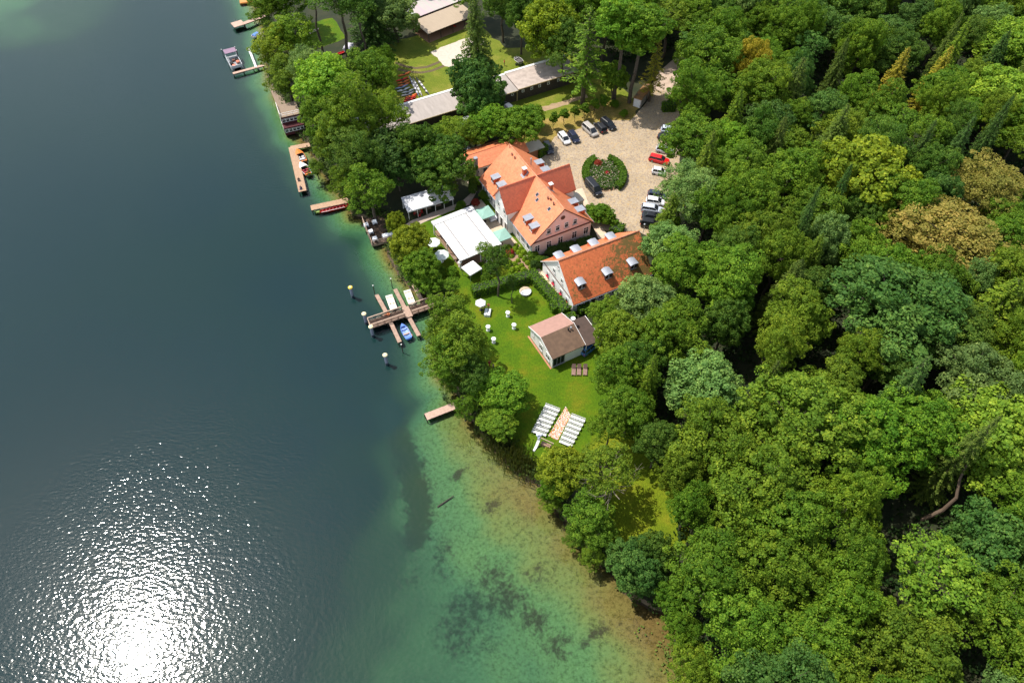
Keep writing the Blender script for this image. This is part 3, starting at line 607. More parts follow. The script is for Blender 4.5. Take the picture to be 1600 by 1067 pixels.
for a in [
 # ---- shore north of the hotel
 (412,12,30,13,'alder','olive','olive-green alder leaning over the top wooden pier'), (440,-8,40,16,'beech','mid','mid-green tree behind the orange float at the lake edge'),
 (428,72,38,14,'alder','yellow','yellowish alder hanging over the water beside the electric pontoon boat'), (455,52,40,16,'alder','olive','olive alder inland of the small wooden bathing pier'),
 (447,118,34,13,'alder','olive','low olive alder overhanging the thin jetty and boardwalk'), (478,110,36,15,'fine','pale','greyish fine-leaved tree between boardwalk and pale green maple'),
 (516,128,50,18,'maple','lime','big pale lime-green maple towering over the shore alders','lime shore maple'), (543,188,46,21,'beech2','olive','tall dark-olive tree just inland of the boathouse','tall olive tree'),
 (583,115,40,15,'oak','mid','round mid-green tree at the lake end of the club lawn'), (598,96,22,11,'oak2','fresh','small fresh-green tree beside the wheel ruts on the lawn'), (602,184,38,16,'fine','olive','olive fine-leaved tree hiding the end of the long shed'),
 (497,172,32,13,'alder','mid','mid-green alder bending over the dark red boathouse'), (519,222,32,14,'alder','olive','olive alder above the dock of the two motorboats'),
 (558,240,44,17,'fine','dark','dark tree between motorboat dock and long shed'), (600,240,46,13,'chestnut','deep','deep green chestnut in the dense shade behind the white marquee'),
 (537,280,27,11,'alder','olive','low olive alder at the inner end of the red boat pier'), (577,292,38,14,'alder','mid','bushy mid-green alder beside the dining deck'),
 (645,228,34,14,'chestnut','dark','dark green chestnut lakeward of the round one'), (692,258,44,14,'chestnut','dark','round dense dark chestnut at the back of the marquee','round dark chestnut'), (662,262,26,10,'chestnut','deep','low deep green chestnut right behind the marquee roof'),
 (620,262,30,10,'oak','deep','shadowy deep green tree at the lake corner of the marquee'),
 (618,345,15,7,'maple','yellow','small yellow-green maple between dining deck and marquee'), (640,376,32,11,'maple','yellow','broad yellow-green maple on the landward side of the dining deck','maple by the dining deck'), (655,412,28,9,'maple','fresh','fresh-green maple lakeward of the two pale parasols'),
 (668,436,22,6,'maple','mid','low leafy tree at the landing of the wooden jetty'),
 # ---- lawn and shore by the jetty
 (699,488,38,13,'alder','olive','alder over the landward half of the railed jetty'), (722,535,48,15,'alder','olive','large olive alder between jetty and lawn tables','alder by the jetty'), (698,560,40,13,'alder','mid','mid-green alder with its crown over the lake below the jetty'), (740,585,34,11,'alder','dark','dark lower alder shading the standing guests'),
 (780,614,42,8,'maple','fresh','dense fresh-green maple near the chair rows','maple by the chair rows'), (783,655,31,5.5,'maple','mid','shorter maple at the reedy shore next to the chair rows'), (725,635,20,7,'alder','mid','small alder above the short bathing pier'),
 (777,412,24,14,'airy','dark','slim thin-crowned tree rising from the hedge on the lawn','slim lawn tree'), (757,393,16,7,'airy','mid','small loose tree beside the white gazebo'), (800,446,11,8,'airy','dark','thin side stem leaning over the daybed'), (706,446,16,5,'airy','mid','small loose tree at the gate of the jetty'),
 (882,728,38,11,'maple','yellow','yellow-green maple in front of the last chair rows','yellow maple by the chairs'), (868,762,26,8,'maple','mid','low maple leaning over the sandy shallows'),
 (945,735,50,12.5,'airy','olive','sparse olive tree tangled with bare grey limbs','sparse shore tree'), (920,800,40,10,'alder','mid','mid-green alder under the bare limbs at the shore'), (940,835,30,8,'alder','mid','low alder on the bank by the glade'), (955,660,30,12,'oak','mid','mid-green tree between chair rows and glade'),
 (862,785,18,5,'alder','olive','low waterside alder under the yellow maple'), (898,838,20,5,'alder','mid','low waterside alder below the bare limbs'), (925,868,20,5,'alder','olive','low waterside alder at the corner of the glade'), (1066,985,30,9,'oak2','mid','waterside oak at the upper end of the brown bay'), (1085,1045,34,10,'oak','olive','waterside oak at the lower end of the brown bay'), (1050,935,26,8,'chestnut','mid','waterside tree beside the deep green shore bush'), (494,262,15,5,'alder','mid','small alder behind the motorboats'), (498,205,22,9,'alder','mid','small alder between boathouse and dock'), (705,598,18,5,'alder','mid','low waterside alder beyond the bathing pier'), (680,520,22,7,'alder','mid','waterside alder just below the jetty'),
 (1078,792,36,13,'oak2','mid','mid-green oak at the inland edge of the glade'), (1072,735,40,14,'oak','olive','olive oak over the far inland corner of the glade'), (1030,690,36,13,'beech','dark','dark beech beyond the glade'),
 (990,880,38,9,'chestnut','deep','deep green bush-like tree standing out into the shallows','dark shore bush'), (1025,862,30,9,'chestnut','dark','dark green tree at the lower end of the glade'), (1015,905,28,7,'chestnut','deep','lowest dark tree over the brown shallows'),
]: tree_px(*a, group=SHOREG)
for a in [
 (487,5,34,22,'pine','olive','pine nearest the lake at the top of the picture'), (528,12,48,24,'pine','dark','broad dark pine shading the boat storage','dark storage pine'), (560,30,34,22,'pine','dark','second dark pine, inland of the broad one'), (575,-5,40,20,'spruce2','deep','deep green spruce behind the dark pines'),
 (616,20,34,13,'chestnut','pale','pale-leaved tree at the lake end of the open shelter'), (648,-50,36,14,'oak','dark','dark oak behind the open shelter'), (735,-22,34,16,'oak2','mid','mid-green oak behind the inland end of the shelter'), (785,2,34,18,'beech','dark','dark beech inland of the open shelter'),
 (744,62,42,28,'spruce2','fir','tall dark spruce rising over the sand pitch','sand-pitch spruce'), (744,128,41,16,'chestnut','blue','big bluish-green chestnut splitting the long shed in two','bluish chestnut'), (746,160,30,11,'chestnut','blue','lower bluish chestnut at the shed front'),
 (852,38,44,20,'maple','yellow','yellow-flecked maple behind the inland end of the long shed','yellow-flecked maple'), (880,70,34,17,'oak','dark','dark oak at the inland end of the long shed'), (815,20,30,18,'beech','dark','dark beech beside the yellow-flecked maple'),
 (918,72,40,24,'larch','mid','slender high conifer with bare lower stem by the young trees','slender conifer'), (972,55,46,27,'tall','fresh','bright high-crowned tree on the first of two bare stems','twin bright trees'), (998,62,46,26,'tall','fresh','bright high-crowned tree on the second of two bare stems'), (950,15,40,22,'beech','mid','mid-green beech behind the twin bright trees'), (985,-5,40,22,'oak','fresh','fresh-green oak behind the twin bright trees'),
 (1024,100,22,16,'larch','gold','narrow yellowish tree behind the small garage'), (915,12,36,20,'beech2','mid','mid-green beech at the top edge over the club track'), (960,120,20,10,'chestnut','mid','low leafy tree between slender conifer and garage'),
 (718,205,32,9,'fine','olive','olive willow-like tree between long shed and red-roofed rear wing'), (690,208,22,7,'fine','mid','small loose tree by the boat trailer'), (768,190,30,10,'maple','fresh','fresh-green tree behind the rear wing roof'), (812,190,36,11,'maple','fresh','dense fresh-green tree next to the young tree row'), (742,205,22,8,'maple','mid','low tree by the white boat behind the rear wing'), (838,178,16,6,'maple','fresh','small round tree at the start of the young tree row'),
]: tree_px(*a, group=CLUB)
for i, (u, v) in enumerate([(866,186),(881,180),(898,175),(913,171),(929,164),(944,158)]):
    tree_px(u, v, 7.5, 4.6, 'young', 'mid', f'{ORD[i]} slim young tree from the lake end of the row behind the cars', hc=.6, group='young trees behind the parked cars')
for a in [   # distinct crowns of the forest
 (1480,372,84,17,'fine','tan','largest golden-brown crown in the forest','golden-brown tree'), (1548,300,62,16,'fine','tan','second golden-brown crown, on the far side of the largest','far golden-brown tree'), (1565,152,52,18,'maple','lime','bright lime-green maple at the inland picture edge','lime maple'), (1588,70,44,17,'maple','lime','smaller lime-green maple at the far inland corner'),
 (1352,272,62,19,'chestnut','yellow','rounded yellow-green crown in the middle of the far forest','yellow-green dome'), (1177,100,25,19,'beech','gold','narrow golden-flowered tree above the car park','golden-flowered tree'), (1234,448,34,18,'spruce2','fir','star-shaped olive spruce in the centre of the forest','star-shaped spruce'),
 (1400,118,24,18,'spruce','gold','golden-tipped conifer of the far forest, nearer the lake','golden conifer'), (1468,112,22,17,'spruce','gold','golden-tipped conifer of the far forest, further inland'), (1240,140,28,20,'spruce','fir','brown-tinged spruce inland of the golden-flowered tree'), (1306,210,28,19,'spruce','fir','dark spruce on the lake side of the yellow-green dome','dark forest spruce'), (1146,185,26,19,'spruce2','olive','olive spruce beside the parking court'),
 (1395,478,92,19,'oak2','blue','huge bluish-green oak filling the forest centre','huge bluish oak'), (1108,600,50,15,'maple','pale','silvery pale maple with bright top','silvery maple'), (1560,478,52,18,'spruce2','olive','wide olive conifer at the inland picture edge','wide olive conifer'), (1550,680,74,18,'maple','lime','large light-green tree with a visible leaning trunk','light-green leaning tree'), (1545,850,52,15,'chestnut','blue','bluish ivy-dark tree under the leaning one','ivy-dark tree'),
 (1455,905,72,17,'airy','lime','lime tree with orange-dry twigs in the lower forest','orange-flecked tree'), (1245,665,80,18,'oak','olive','very large olive oak facing the glade','large olive oak'), (1112,688,62,17,'oak2','olive','olive oak right above the glade','glade oak'), (1360,690,60,17,'oak','fresh','fresh-green oak inland of the large olive oak','fresh oak'), (1175,765,66,17,'oak2','olive','olive oak on the near side of the glade oak','near glade oak'),
 (1232,812,60,16,'oak','mid','mid-green oak lakeward of the bare branches'), (1110,895,58,15,'oak2','mid','wide mid-green oak standing by the brown bay','bay oak'), (1215,885,56,16,'oak','olive','olive oak inland of the bay oak'), (1175,985,58,16,'oak','mid','lowest oak on the bay side','low bay oak'), (1318,935,56,16,'oak2','olive','olive oak below the bare branches'), (1265,1005,56,15,'oak','mid','mid-green oak at the bottom edge of the forest','bottom oak'), (1420,1025,66,16,'oak2','olive','olive oak at the bottom edge, inland','olive bottom oak'), (1565,965,62,16,'oak','mid','mid-green oak in the lower inland corner','corner oak'),
 (1065,420,44,15,'beech','mid','mid-green beech hanging over the mossy annex roof','annex beech'), (1010,468,40,14,'maple','pale','pale maple at the annex corner'), (974,522,36,13,'maple','olive','olive tree behind the cabin and its lean-to','cabin tree'), (1135,430,52,17,'beech2','fresh','fresh-green beech inland of the annex beech'), (968,585,36,13,'oak','mid','mid-green tree overhanging the three sun loungers','lounger tree'), (1050,520,48,16,'oak2','olive','olive oak between cabin tree and silvery maple'), (985,640,36,13,'beech','mid','mid-green beech at the lawn edge near the chairs'), (1002,565,36,13,'oak2','dark','dark oak between cabin tree and lounger tree'), (948,492,26,9,'beech','mid','mid-green beech at the forest-side wall of the annex'),
 (1072,300,44,16,'fine','pale','greyish fine-leaved tree overhanging the parked cars','car-park tree'), (1047,335,28,14,'spruce2','olive','dark olive conifer over the lower row of cars'), (1079,222,42,16,'beech','mid','mid-green beech over the red car'), (1045,385,36,13,'maple','pale','pale maple over the inland end of the annex'), (1085,150,34,19,'beech2','mid','tall beech beside the driveway'), (1100,90,42,19,'oak','mid','oak at the bend of the driveway'),
]: tree_px(a[0], a[1], a[2] * 1.12, *a[3:], group=FOR)
# ---- the rest of the forest
FPX = [(870,-140),(1900,-140),(2150,500),(2250,1250),(1090,1180),(1092,1040),(1098,960),(1080,870),(1085,800),(1075,740),(1070,690),(1010,655),(985,600),(985,540),(1020,450),(1060,400),(1075,340),(1080,250),(1088,170),(1092,95),(1062,45),(1000,5),(930,-5),(880,-30)]
kinds = ['oak', 'oak2', 'beech', 'beech2', 'maple', 'fine', 'oak', 'beech', 'spruce', 'chestnut', 'alder', 'spruce2', 'spruce', 'airy']
tints = ['mid', 'olive', 'mid', 'dark', 'fresh', 'blue', 'mid', 'olive', 'deep', 'pale', 'dark', 'mid']
_fr = random.Random(42); cand = []
for iy in range(0, 52):
    for ix in range(-7, 40):
        cand.append((ix * 5.6 + (iy % 2) * 2.8 + _fr.uniform(-1.8, 1.8), 2 + iy * 5.0 + _fr.uniform(-1.8, 1.8)))
_fr.shuffle(cand)
for x, y in cand:
    H = _fr.uniform(13.5, 19.0); R = _fr.uniform(3.6, 6.4); u, v, zc = PJ((x, y, H * .62))
    if zc < 5 or not inside((u, v), FPX): continue
    if u - R * F_PX / zc > 1640 or v + R * F_PX / zc < -25 or v - 1.5 * R * F_PX / zc > 1090:
        if _fr.random() < .85: continue
    if any((u - a) ** 2 + (v - b) ** 2 < r * r for a, b, r in ((1425, 775, 72), (1300, 850, 48), (1130, 1010, 20))): continue
    if any((t['x'] - x) ** 2 + (t['y'] - y) ** 2 < (.56 * (t['R'] + R)) ** 2 for t in TREES): continue
    k = _fr.randrange(len(kinds)); kd = kinds[k]; tn = tints[_fr.randrange(len(tints))]
    if kd.startswith('spruce'): tn = _fr.choice(['fir', 'deep', 'olive']); R *= .62; H *= 1.22
    plant(x, y, R, H, kd, tn, None, None, FOR)

# leaning stem of the light-green tree, seen in the dark gap below its crown
_t = next(t for t in TREES if t['lm'] == 'light-green leaning tree'); _o = _t['o']; bpy.context.view_layer.update(); _im = _o.matrix_basis.inverted()
_mb = MB(); bent_tube(_mb, [_im @ G(*q) for q in ((1440, 812, .0), (1474, 796, 3.5), (1494, 778, 6.5), (1500, 748, 9), (1512, 722, 11.5))], .22, .10, 8); part('leaning_stem', _mb, mat('warm_bark', (.15, .105, .075), .9, (.13, .09, .06), 5, bump=.5), _o)
# dead limbs
for u, v, s, lab in [(952,745,1.0,'bare grey dead tree standing among sparse leaves on the shore'), (1292,812,.9,'bare grey branches of a dead tree in the forest gap')]:
    p = G(u, v, 8 * s); e = thing('dead_tree', lab, 'dead tree', (p.x, p.y, 0), u * .7, 'dead trees'); me = bare_branches(int(u), 11.5 * s, 5.2 * s, .17 * s, 4); link('branches', me, e)

# label every remaining tree by the nearest landmark crown
def rel(t, l):
    dx, dy = t['x'] - l['x'], t['y'] - l['y']
    return ('inland of' if dx > 0 else 'on the lake side of') if abs(dx) > abs(dy) else ('on the far side of' if dy > 0 else 'on the near side of')
_lms = [t for t in TREES if t['lm']]; _used = {}
for t in sorted([t for t in TREES if not t['label']], key=lambda t: min((t['x'] - l['x']) ** 2 + (t['y'] - l['y']) ** 2 for l in _lms)):
    l = min(_lms, key=lambda l: (t['x'] - l['x']) ** 2 + (t['y'] - l['y']) ** 2)
    core = plain(f"{CNAME[t['tint']]} {SNAME[t['kind']]}"); key = (core, rel(t, l), l['lm']); n_ = _used[key] = _used.get(key, 0) + 1
    t['label'] = f"{core} {rel(t, l)} the {l['lm']}" if n_ == 1 else f"{core} {rel(t, l)} the {l['lm']}, {ORD[n_ - 1]} such tree"
    t['label'] = plain(t['label']); t['o']['label'] = t['label']

# undergrowth below the forest: ground cover nobody could count
rng = np.random.default_rng(77); uu = rng.uniform(-40, 200, 46000); vv = rng.uniform(-20, 230, 46000); pts = []
ok = []
FG = [tuple(G(u, v))[:2] for u, v in [(905,-60),(1900,-140),(2150,500),(2250,1250),(1110,1190),(1085,1050),(1075,965),(1060,900),(1060,850),(1062,790),(1040,740),(1020,690),(975,680),(965,620),(965,560),(990,500),(1020,420),(1066,380),(1072,250),(1078,180),(1098,120),(1085,85),(1040,80),(960,110)]]
_fa = np.array(FG); ins = np.zeros(len(uu), bool); j = len(_fa) - 1
for i in range(len(_fa)):
    a, b = _fa[i], _fa[j]
    if a[1] != b[1]: ins ^= ((a[1] > vv) != (b[1] > vv)) & (uu < (b[0] - a[0]) * (vv - a[1]) / (b[1] - a[1]) + a[0])
    j = i
uu, vv = uu[ins], vv[ins]; cl = np.stack([uu, vv, np.zeros(len(uu))], 1); hh = rng.uniform(.3, 2.2, len(uu))
rep = np.repeat(np.arange(len(uu)), 5); p = cl[rep] + rng.normal(size=(len(rep), 3)) * np.array([.6, .6, 0]); p[:, 2] = hh[rep] * rng.uniform(.3, 1, len(rep))
V, F, H = leaves(p, unit(rng.normal(size=p.shape) * .6 + np.array([0, 0, 1])), rng.uniform(.2, .42, len(p)), rng, rng.uniform(.6, 1.3, len(p)))
tag(link('undergrowth', np_mesh('undergrowth', V, F, leafmat('undergrowth_leaves', (.03, .062, .014)), H)), 'dark green undergrowth covering the forest floor between the trunks', 'undergrowth', kind='stuff')

# ---- hedges, shrubs, beds
def hedge(u0, v0, u1, v1, w, h, label, tint=(.10, .20, .012)):
    rz, L, a, b = yaw(u0, v0, u1, v1); rng = np.random.default_rng(int(u0 * 3 + v0)); mb = MB(); mb.box(.12, L - .12, -w / 2 + .12, w / 2 - .12, 0, h - .12)
    e = thing('hedge', label, 'hedge', (a.x, a.y, 0), rz, 'clipped hedges'); part('stems', mb, mat('hedge_inside', (.02, .035, .01)), e)
    n_ = int((L * w + 2 * h * (L + w)) * 26); p = np.stack([rng.uniform(0, L, n_), rng.uniform(-w / 2, w / 2, n_), rng.uniform(0, h, n_)], 1); nr = np.zeros((n_, 3))
    k = rng.choice(5, n_, p=np.array([L * w, L * h, L * h, w * h, w * h]) / (L * w + 2 * L * h + 2 * w * h))
    for q, (ax, val, s) in enumerate([(2, h, 1), (1, -w / 2, -1), (1, w / 2, 1), (0, 0, -1), (0, L, 1)]): p[k == q, ax] = val; nr[k == q, ax] = s
    p += rng.normal(size=p.shape) * .05
    V, F, H = leaves(p, unit(nr + rng.normal(size=p.shape) * .5), rng.uniform(.1, .2, n_), rng, rng.uniform(.75, 1.2, n_)); link('crown', np_mesh('crown', V, F, M_LEAF, H), e, color=tint); return e
hedge(738,461,828,437,1.9,1.9,'tall clipped hedge running across the lawn behind the gazebo'); hedge(828,431,885,492,2.1,1.7,'long clipped hedge beside the annex footpath'); hedge(860,486,880,478,1.6,1.4,'short hedge piece at the cabin corner')
hedge(884,500,898,496,1.3,1.2,'low hedge between cabin and annex'); hedge(903,490,921,483,1.6,1.4,'small hedge before the annex entrance'); hedge(1034,173,1054,172,1.8,2.0,'square hedge at the mouth of the driveway'); hedge(840,246,854,238,1.4,2.2,'bright hedge beside the bicycle shed')
hedge(955,357,973,363,2.6,1.2,'rounded hedge at the lower end of the parking court'); hedge(952,345,962,356,1.2,1.6,'hedge edging the round court shrub')
_c = G(944,274); A_, B_ = 29 / PPM(_c), 5.5
def ring_hedge(a0, a1, label):
    e = thing('ring_hedge', label, 'hedge', (_c.x, _c.y, 0), 0, 'clipped hedges'); rng = np.random.default_rng(int(a0 + 500)); n_ = 2600; t = np.radians(rng.uniform(a0, a1, n_)); h = 1.1; w = rng.uniform(-.75, .75, n_); z = np.full(n_, h); nr = np.tile([0., 0, 1], (n_, 1))
    k = rng.random(n_); s1 = k < .3; s2 = (k >= .3) & (k < .6)
    for s, val in ((s1, .75), (s2, -.75)): w[s] = val; z[s] = rng.uniform(0, h, s.sum()); nr[s] = np.stack([np.cos(t[s]), np.sin(t[s]), 0 * t[s]], 1) * np.sign(val)
    p = np.stack([(A_ + w) * np.cos(t), (B_ + w) * np.sin(t), z], 1) + rng.normal(size=(n_, 3)) * .05
    V, F, H = leaves(p, unit(nr + rng.normal(size=p.shape) * .5), rng.uniform(.12, .22, n_), rng, rng.uniform(.75, 1.2, n_)); link('crown', np_mesh('crown', V, F, M_LEAF, H), e, color=(.08, .16, .012))
    mb = MB(); q = [((A_ + d) * math.cos(R_(a)), (B_ + d) * math.sin(R_(a))) for d, rg in ((.6, np.linspace(a0, a1, 12)), (-.6, np.linspace(a1, a0, 12))) for a in rg]; mb.prism(q, 0, 1.0); part('stems', mb, MATS['hedge_inside'], e)
ring_hedge(112, 225, 'curved clipped hedge on the hotel side of the round flower bed'); ring_hedge(-55, 72, 'curved clipped hedge on the forest side of the round flower bed')
def ell(n_, a, b, seed):
    r = np.random.default_rng(seed); t = r.uniform(0, 6.283, n_); q = np.sqrt(r.random(n_)); return np.stack([a * q * np.cos(t), b * q * np.sin(t)], 1)
struct('flower_bed_soil', poly_mesh('flower_bed_soil', [(_c.x + A_ * math.cos(k * .157), _c.y + B_ * math.sin(k * .157)) for k in range(40)], MATS['mulch'], .02))
rng = np.random.default_rng(5); cc = ell(330, A_ - .6, B_ - .6, 4); rep = np.repeat(np.arange(330), 16); p = np.zeros((len(rep), 3)); p[:, :2] = cc[rep] + rng.normal(size=(len(rep), 2)) * .28; p[:, 2] = rng.uniform(.15, .85, len(rep))
V, F, H = leaves(p, unit(rng.normal(size=p.shape) * .5 + [0, 0, 1]), rng.uniform(.1, .2, len(p)), rng, rng.uniform(.6, 1.45, len(p)))
tag(link('flower_planting', np_mesh('flower_planting', V, F, leafmat('rose_leaves', (.075, .135, .03)), H), loc=(_c.x, _c.y, .02)), 'low leafy rose planting filling the round bed of the court', 'flower bed', kind='stuff')
cc = ell(150, A_ - .8, B_ - .8, 9); p = np.column_stack([cc, rng.uniform(.7, .95, 150)]); V, F, H = leaves(p, unit(rng.normal(size=p.shape) * .3 + [0, 0, 1]), rng.uniform(.1, .17, 150), rng, np.ones(150))
tag(link('flower_blossoms', np_mesh('flower_blossoms', V, F, leafmat('pale_blossoms', (.55, .42, .38)), H), loc=(_c.x, _c.y, .02)), 'small pale blossoms dotted over the round bed', 'flowers', kind='stuff')
M_REDLEAF = leafmat('red_foliage', (.30, .05, .025))
def red_bush(u, v, r, label, m=None):
    p = G(u, v); rng = np.random.default_rng(int(u)); d = unit(rng.normal(size=(420, 3))); d[:, 2] = np.abs(d[:, 2]); q = d * (r * rng.uniform(.7, 1, 420))[:, None]; q[:, 2] += .25
    V, F, H = leaves(q, unit(d + rng.normal(size=d.shape) * .4), rng.uniform(.1, .2, 420), rng, rng.uniform(.6, 1.4, 420)); e = thing('red_shrub', label, 'shrub', (p.x, p.y, 0), 0, 'red-leaved shrubs'); link('crown', np_mesh('crown', V, F, m or M_REDLEAF, H), e)
    part('stem', MB().tube((0, 0, 0), (0, 0, r * .8), .06, .03), M_BARK, e)
red_bush(934,259,1.15,'red-leaved shrub at the far end of the round flower bed'); red_bush(948,274,.75,'bright red flowering bush in the middle of the round flower bed', leafmat('red_flowers', (.42, .02, .03))); red_bush(797,397,.95,'reddish shrub among the lime-green garden bushes'); red_bush(743,319,1.0,'red-brown shrub beside the upper green parasol')
tree_px(938,336,21,3.6,'bush','mid','large round shrub at the edge of the parking court', hc=.45, group='garden shrubs'); tree_px(948,341,14,2.8,'bush','mid','smaller shrub merged with the round court shrub', hc=.45, group='garden shrubs')
for i, (u, v, r) in enumerate([(832,400,10),(842,407,9),(862,392,9),(877,388,9),(892,384,9),(908,380,9),(920,376,8),(836,414,8),(853,408,8)]):
    tree_px(u, v, r, 1.7, 'bush', 'deep' if i > 1 else 'mid', f'{ORD[i]} dark shrub from the lake in the strip between hotel and annex', hc=.45, group='shrubs between hotel and annex')
for i, (u, v, r, t, l) in enumerate([(770,308,9,'fresh','bright shrub at the far foot of the hotel terrace'),(757,305,9,'mid','shrub between conical cypress and green parasol'),(720,322,8,'fresh','shrub at the far edge of the awning'),(748,284,8,'mid','shrub at the foot of the conical cypress'),(706,425,9,'fresh','shrub on the lawn slope by the jetty landing'),(690,425,8,'mid','low shrub near the white-clothed tall table'),(760,435,9,'mid','shrub beside the gazebo hedge'),(975,178,6,'fresh','little bush between the two bare stems'),(960,163,7,'mid','bush at the foot of the verge trees'),(1052,157,7,'dark','dark bush beside the driveway'),(760,422,9,'mid','shrub between gazebo and slim lawn tree')]):
    tree_px(u, v, r, 1.8, 'bush', t, l, hc=.45, group='garden shrubs')
# lime-green hydrangea cushions of the garden bed
rng = np.random.default_rng(15); d = sphere_pts(260, rng, 0, 1); q = d * np.array([.62, .62, .75]) * rng.uniform(.8, 1.05, (260, 1)); V, F, H = leaves(q, unit(d + rng.normal(size=d.shape) * .35), rng.uniform(.1, .17, 260), rng, rng.uniform(.75, 1.3, 260)); HYD = np_mesh('foliage', V, F, leafmat('lime_foliage', (.17, .27, .012)), H)
bed = [tuple(G(u, v))[:2] for u, v in [(789,390),(808,382),(827,405),(833,418),(806,429),(792,421),(786,405)]]; hp = []
for k in range(900):
    p = (random.uniform(-3, 6), random.uniform(92, 104))
    if inside(p, bed) and all((p[0] - h[0]) ** 2 + (p[1] - h[1]) ** 2 > .95 for h in hp): hp.append(p)
hp.sort(key=lambda p: (round(p[1] / 1.1), p[0])); rows = {}
for p in hp: rows.setdefault(round(p[1] / 1.1), []).append(p)
for ri, rk in enumerate(sorted(rows)):
    for ci, p in enumerate(rows[rk]):
        o = link('garden_bush', HYD, loc=(p[0], p[1], 0), rz=random.uniform(0, 6)); s = random.uniform(.8, 1.15); o.scale = (s, s, s)
        tag(o, f'lime-green cushion bush, {ORD[ci]} from the lake in the {ORD[ri]} row from the hedge', 'bush', 'lime-green bushes of the garden bed')
# conical cypress
rng = np.random.default_rng(8); t = rng.random(2600) ** .7; a = rng.uniform(0, 6.28, 2600); r = 1.0 * (1 - t) ** .55 * np.minimum(1, t * 8 + .5); p = np.stack([r * np.cos(a), r * np.sin(a), .2 + 6.3 * t], 1)
V, F, H = leaves(p, unit(np.stack([np.cos(a), np.sin(a), .3 + 0 * a], 1) + rng.normal(size=p.shape) * .4), rng.uniform(.12, .24, 2600), rng, rng.uniform(.7, 1.25, 2600))
p = G(739,301); e = thing('conical_tree', 'narrow conical cypress with brown tip beside the hotel corner', 'tree', (p.x, p.y, 0)); link('crown', np_mesh('crown', V, F, M_LEAF, H), e, color=(.062, .115, .012)); part('trunk', MB().tube((0, 0, 0), (0, 0, 6.3), .16, .05), M_BARK, e)
# reeds, lily pads
rng = np.random.default_rng(12); P_ = []
for u, v, n_ in [(792,708,260),(806,716,320),(818,728,260),(780,696,160),(830,738,120),(758,676,80),(770,688,120)]:
    c = G(u, v); P_.append(np.stack([c.x + rng.normal(size=n_) * 1.3, c.y + rng.normal(size=n_) * 1.0, rng.uniform(.8, 2.0, n_)], 1))
P_ = np.vstack(P_); w = .045; lean = rng.normal(size=(len(P_), 2)) * .25; a = rng.uniform(0, 6.28, len(P_)); dx, dy = w * np.cos(a), w * np.sin(a)
V = np.stack([np.stack([P_[:, 0] - dx, P_[:, 1] - dy, 0 * a - .6], 1), np.stack([P_[:, 0] + dx, P_[:, 1] + dy, 0 * a - .6], 1), np.stack([P_[:, 0] + lean[:, 0] + dx, P_[:, 1] + lean[:, 1] + dy, P_[:, 2]], 1), np.stack([P_[:, 0] + lean[:, 0] - dx, P_[:, 1] + lean[:, 1] - dy, P_[:, 2]], 1)], 1).reshape(-1, 3)
tag(link('reeds', np_mesh('reeds', V, np.arange(len(V)).reshape(-1, 4), leafmat('reed_leaves', (.07, .085, .022)), np.repeat(rng.uniform(.7, 1.3, len(P_)), 4))), 'grey-green reeds along the shallow bank by the chair rows', 'reeds', kind='stuff')
# low bank plants along the water's edge: ground cover nobody could count
_b = np.array([p for p in SHORE if -80 < p[0] < 40 and 5 < p[1] < 210]); k = rng.integers(0, len(_b), 5200); inl = rng.uniform(-.35, 1.9, 5200); nx_ = np.array([offs(SHORE, -1.0)[SHORE.index(tuple(q))] for q in map(tuple, _b)]) - _b
cl = _b[k] + nx_[k] * inl[:, None] + rng.normal(size=(5200, 2)) * .5; rep = np.repeat(np.arange(5200), 6); p = np.zeros((len(rep), 3)); p[:, :2] = cl[rep] + rng.normal(size=(len(rep), 2)) * .22; p[:, 2] = rng.uniform(-.35, .75, len(rep)) * np.clip(.5 + inl[rep], .35, 1)
V, F, H = leaves(p, unit(rng.normal(size=p.shape) * .6 + [0, 0, 1]), rng.uniform(.12, .26, len(p)), rng, rng.uniform(.6, 1.35, len(p)))
tag(link('bank_plants', np_mesh('bank_plants', V, F, leafmat('bank_leaves', (.06, .10, .02)), H)), 'ragged low greenery hanging over the edge of the lake bank', 'bank plants', kind='stuff')
P_ = []
for u, v, n_, s in [(1048,1040,40,1.4),(1036,1015,26,1.2),(1000,985,10,.6),(1060,1060,26,1.2),(1040,985,10,1)]:
    c = G(u, v, WATER_Z); P_.append(np.stack([c.x + rng.normal(size=n_) * s * .6, c.y + rng.normal(size=n_) * s, np.full(n_, WATER_Z + .02)], 1))
P_ = np.vstack(P_); V, F, H = leaves(P_, np.tile([0, 0, 1.], (len(P_), 1)), rng.uniform(.1, .2, len(P_)), rng, rng.uniform(.8, 1.4, len(P_)), .9)
tag(link('lily_pads', np_mesh('lily_pads', V, F, leafmat('lily_leaf', (.11, .17, .03)), H)), 'small green lily pads floating at the edge of the brown bay', 'lily pads', kind='stuff')
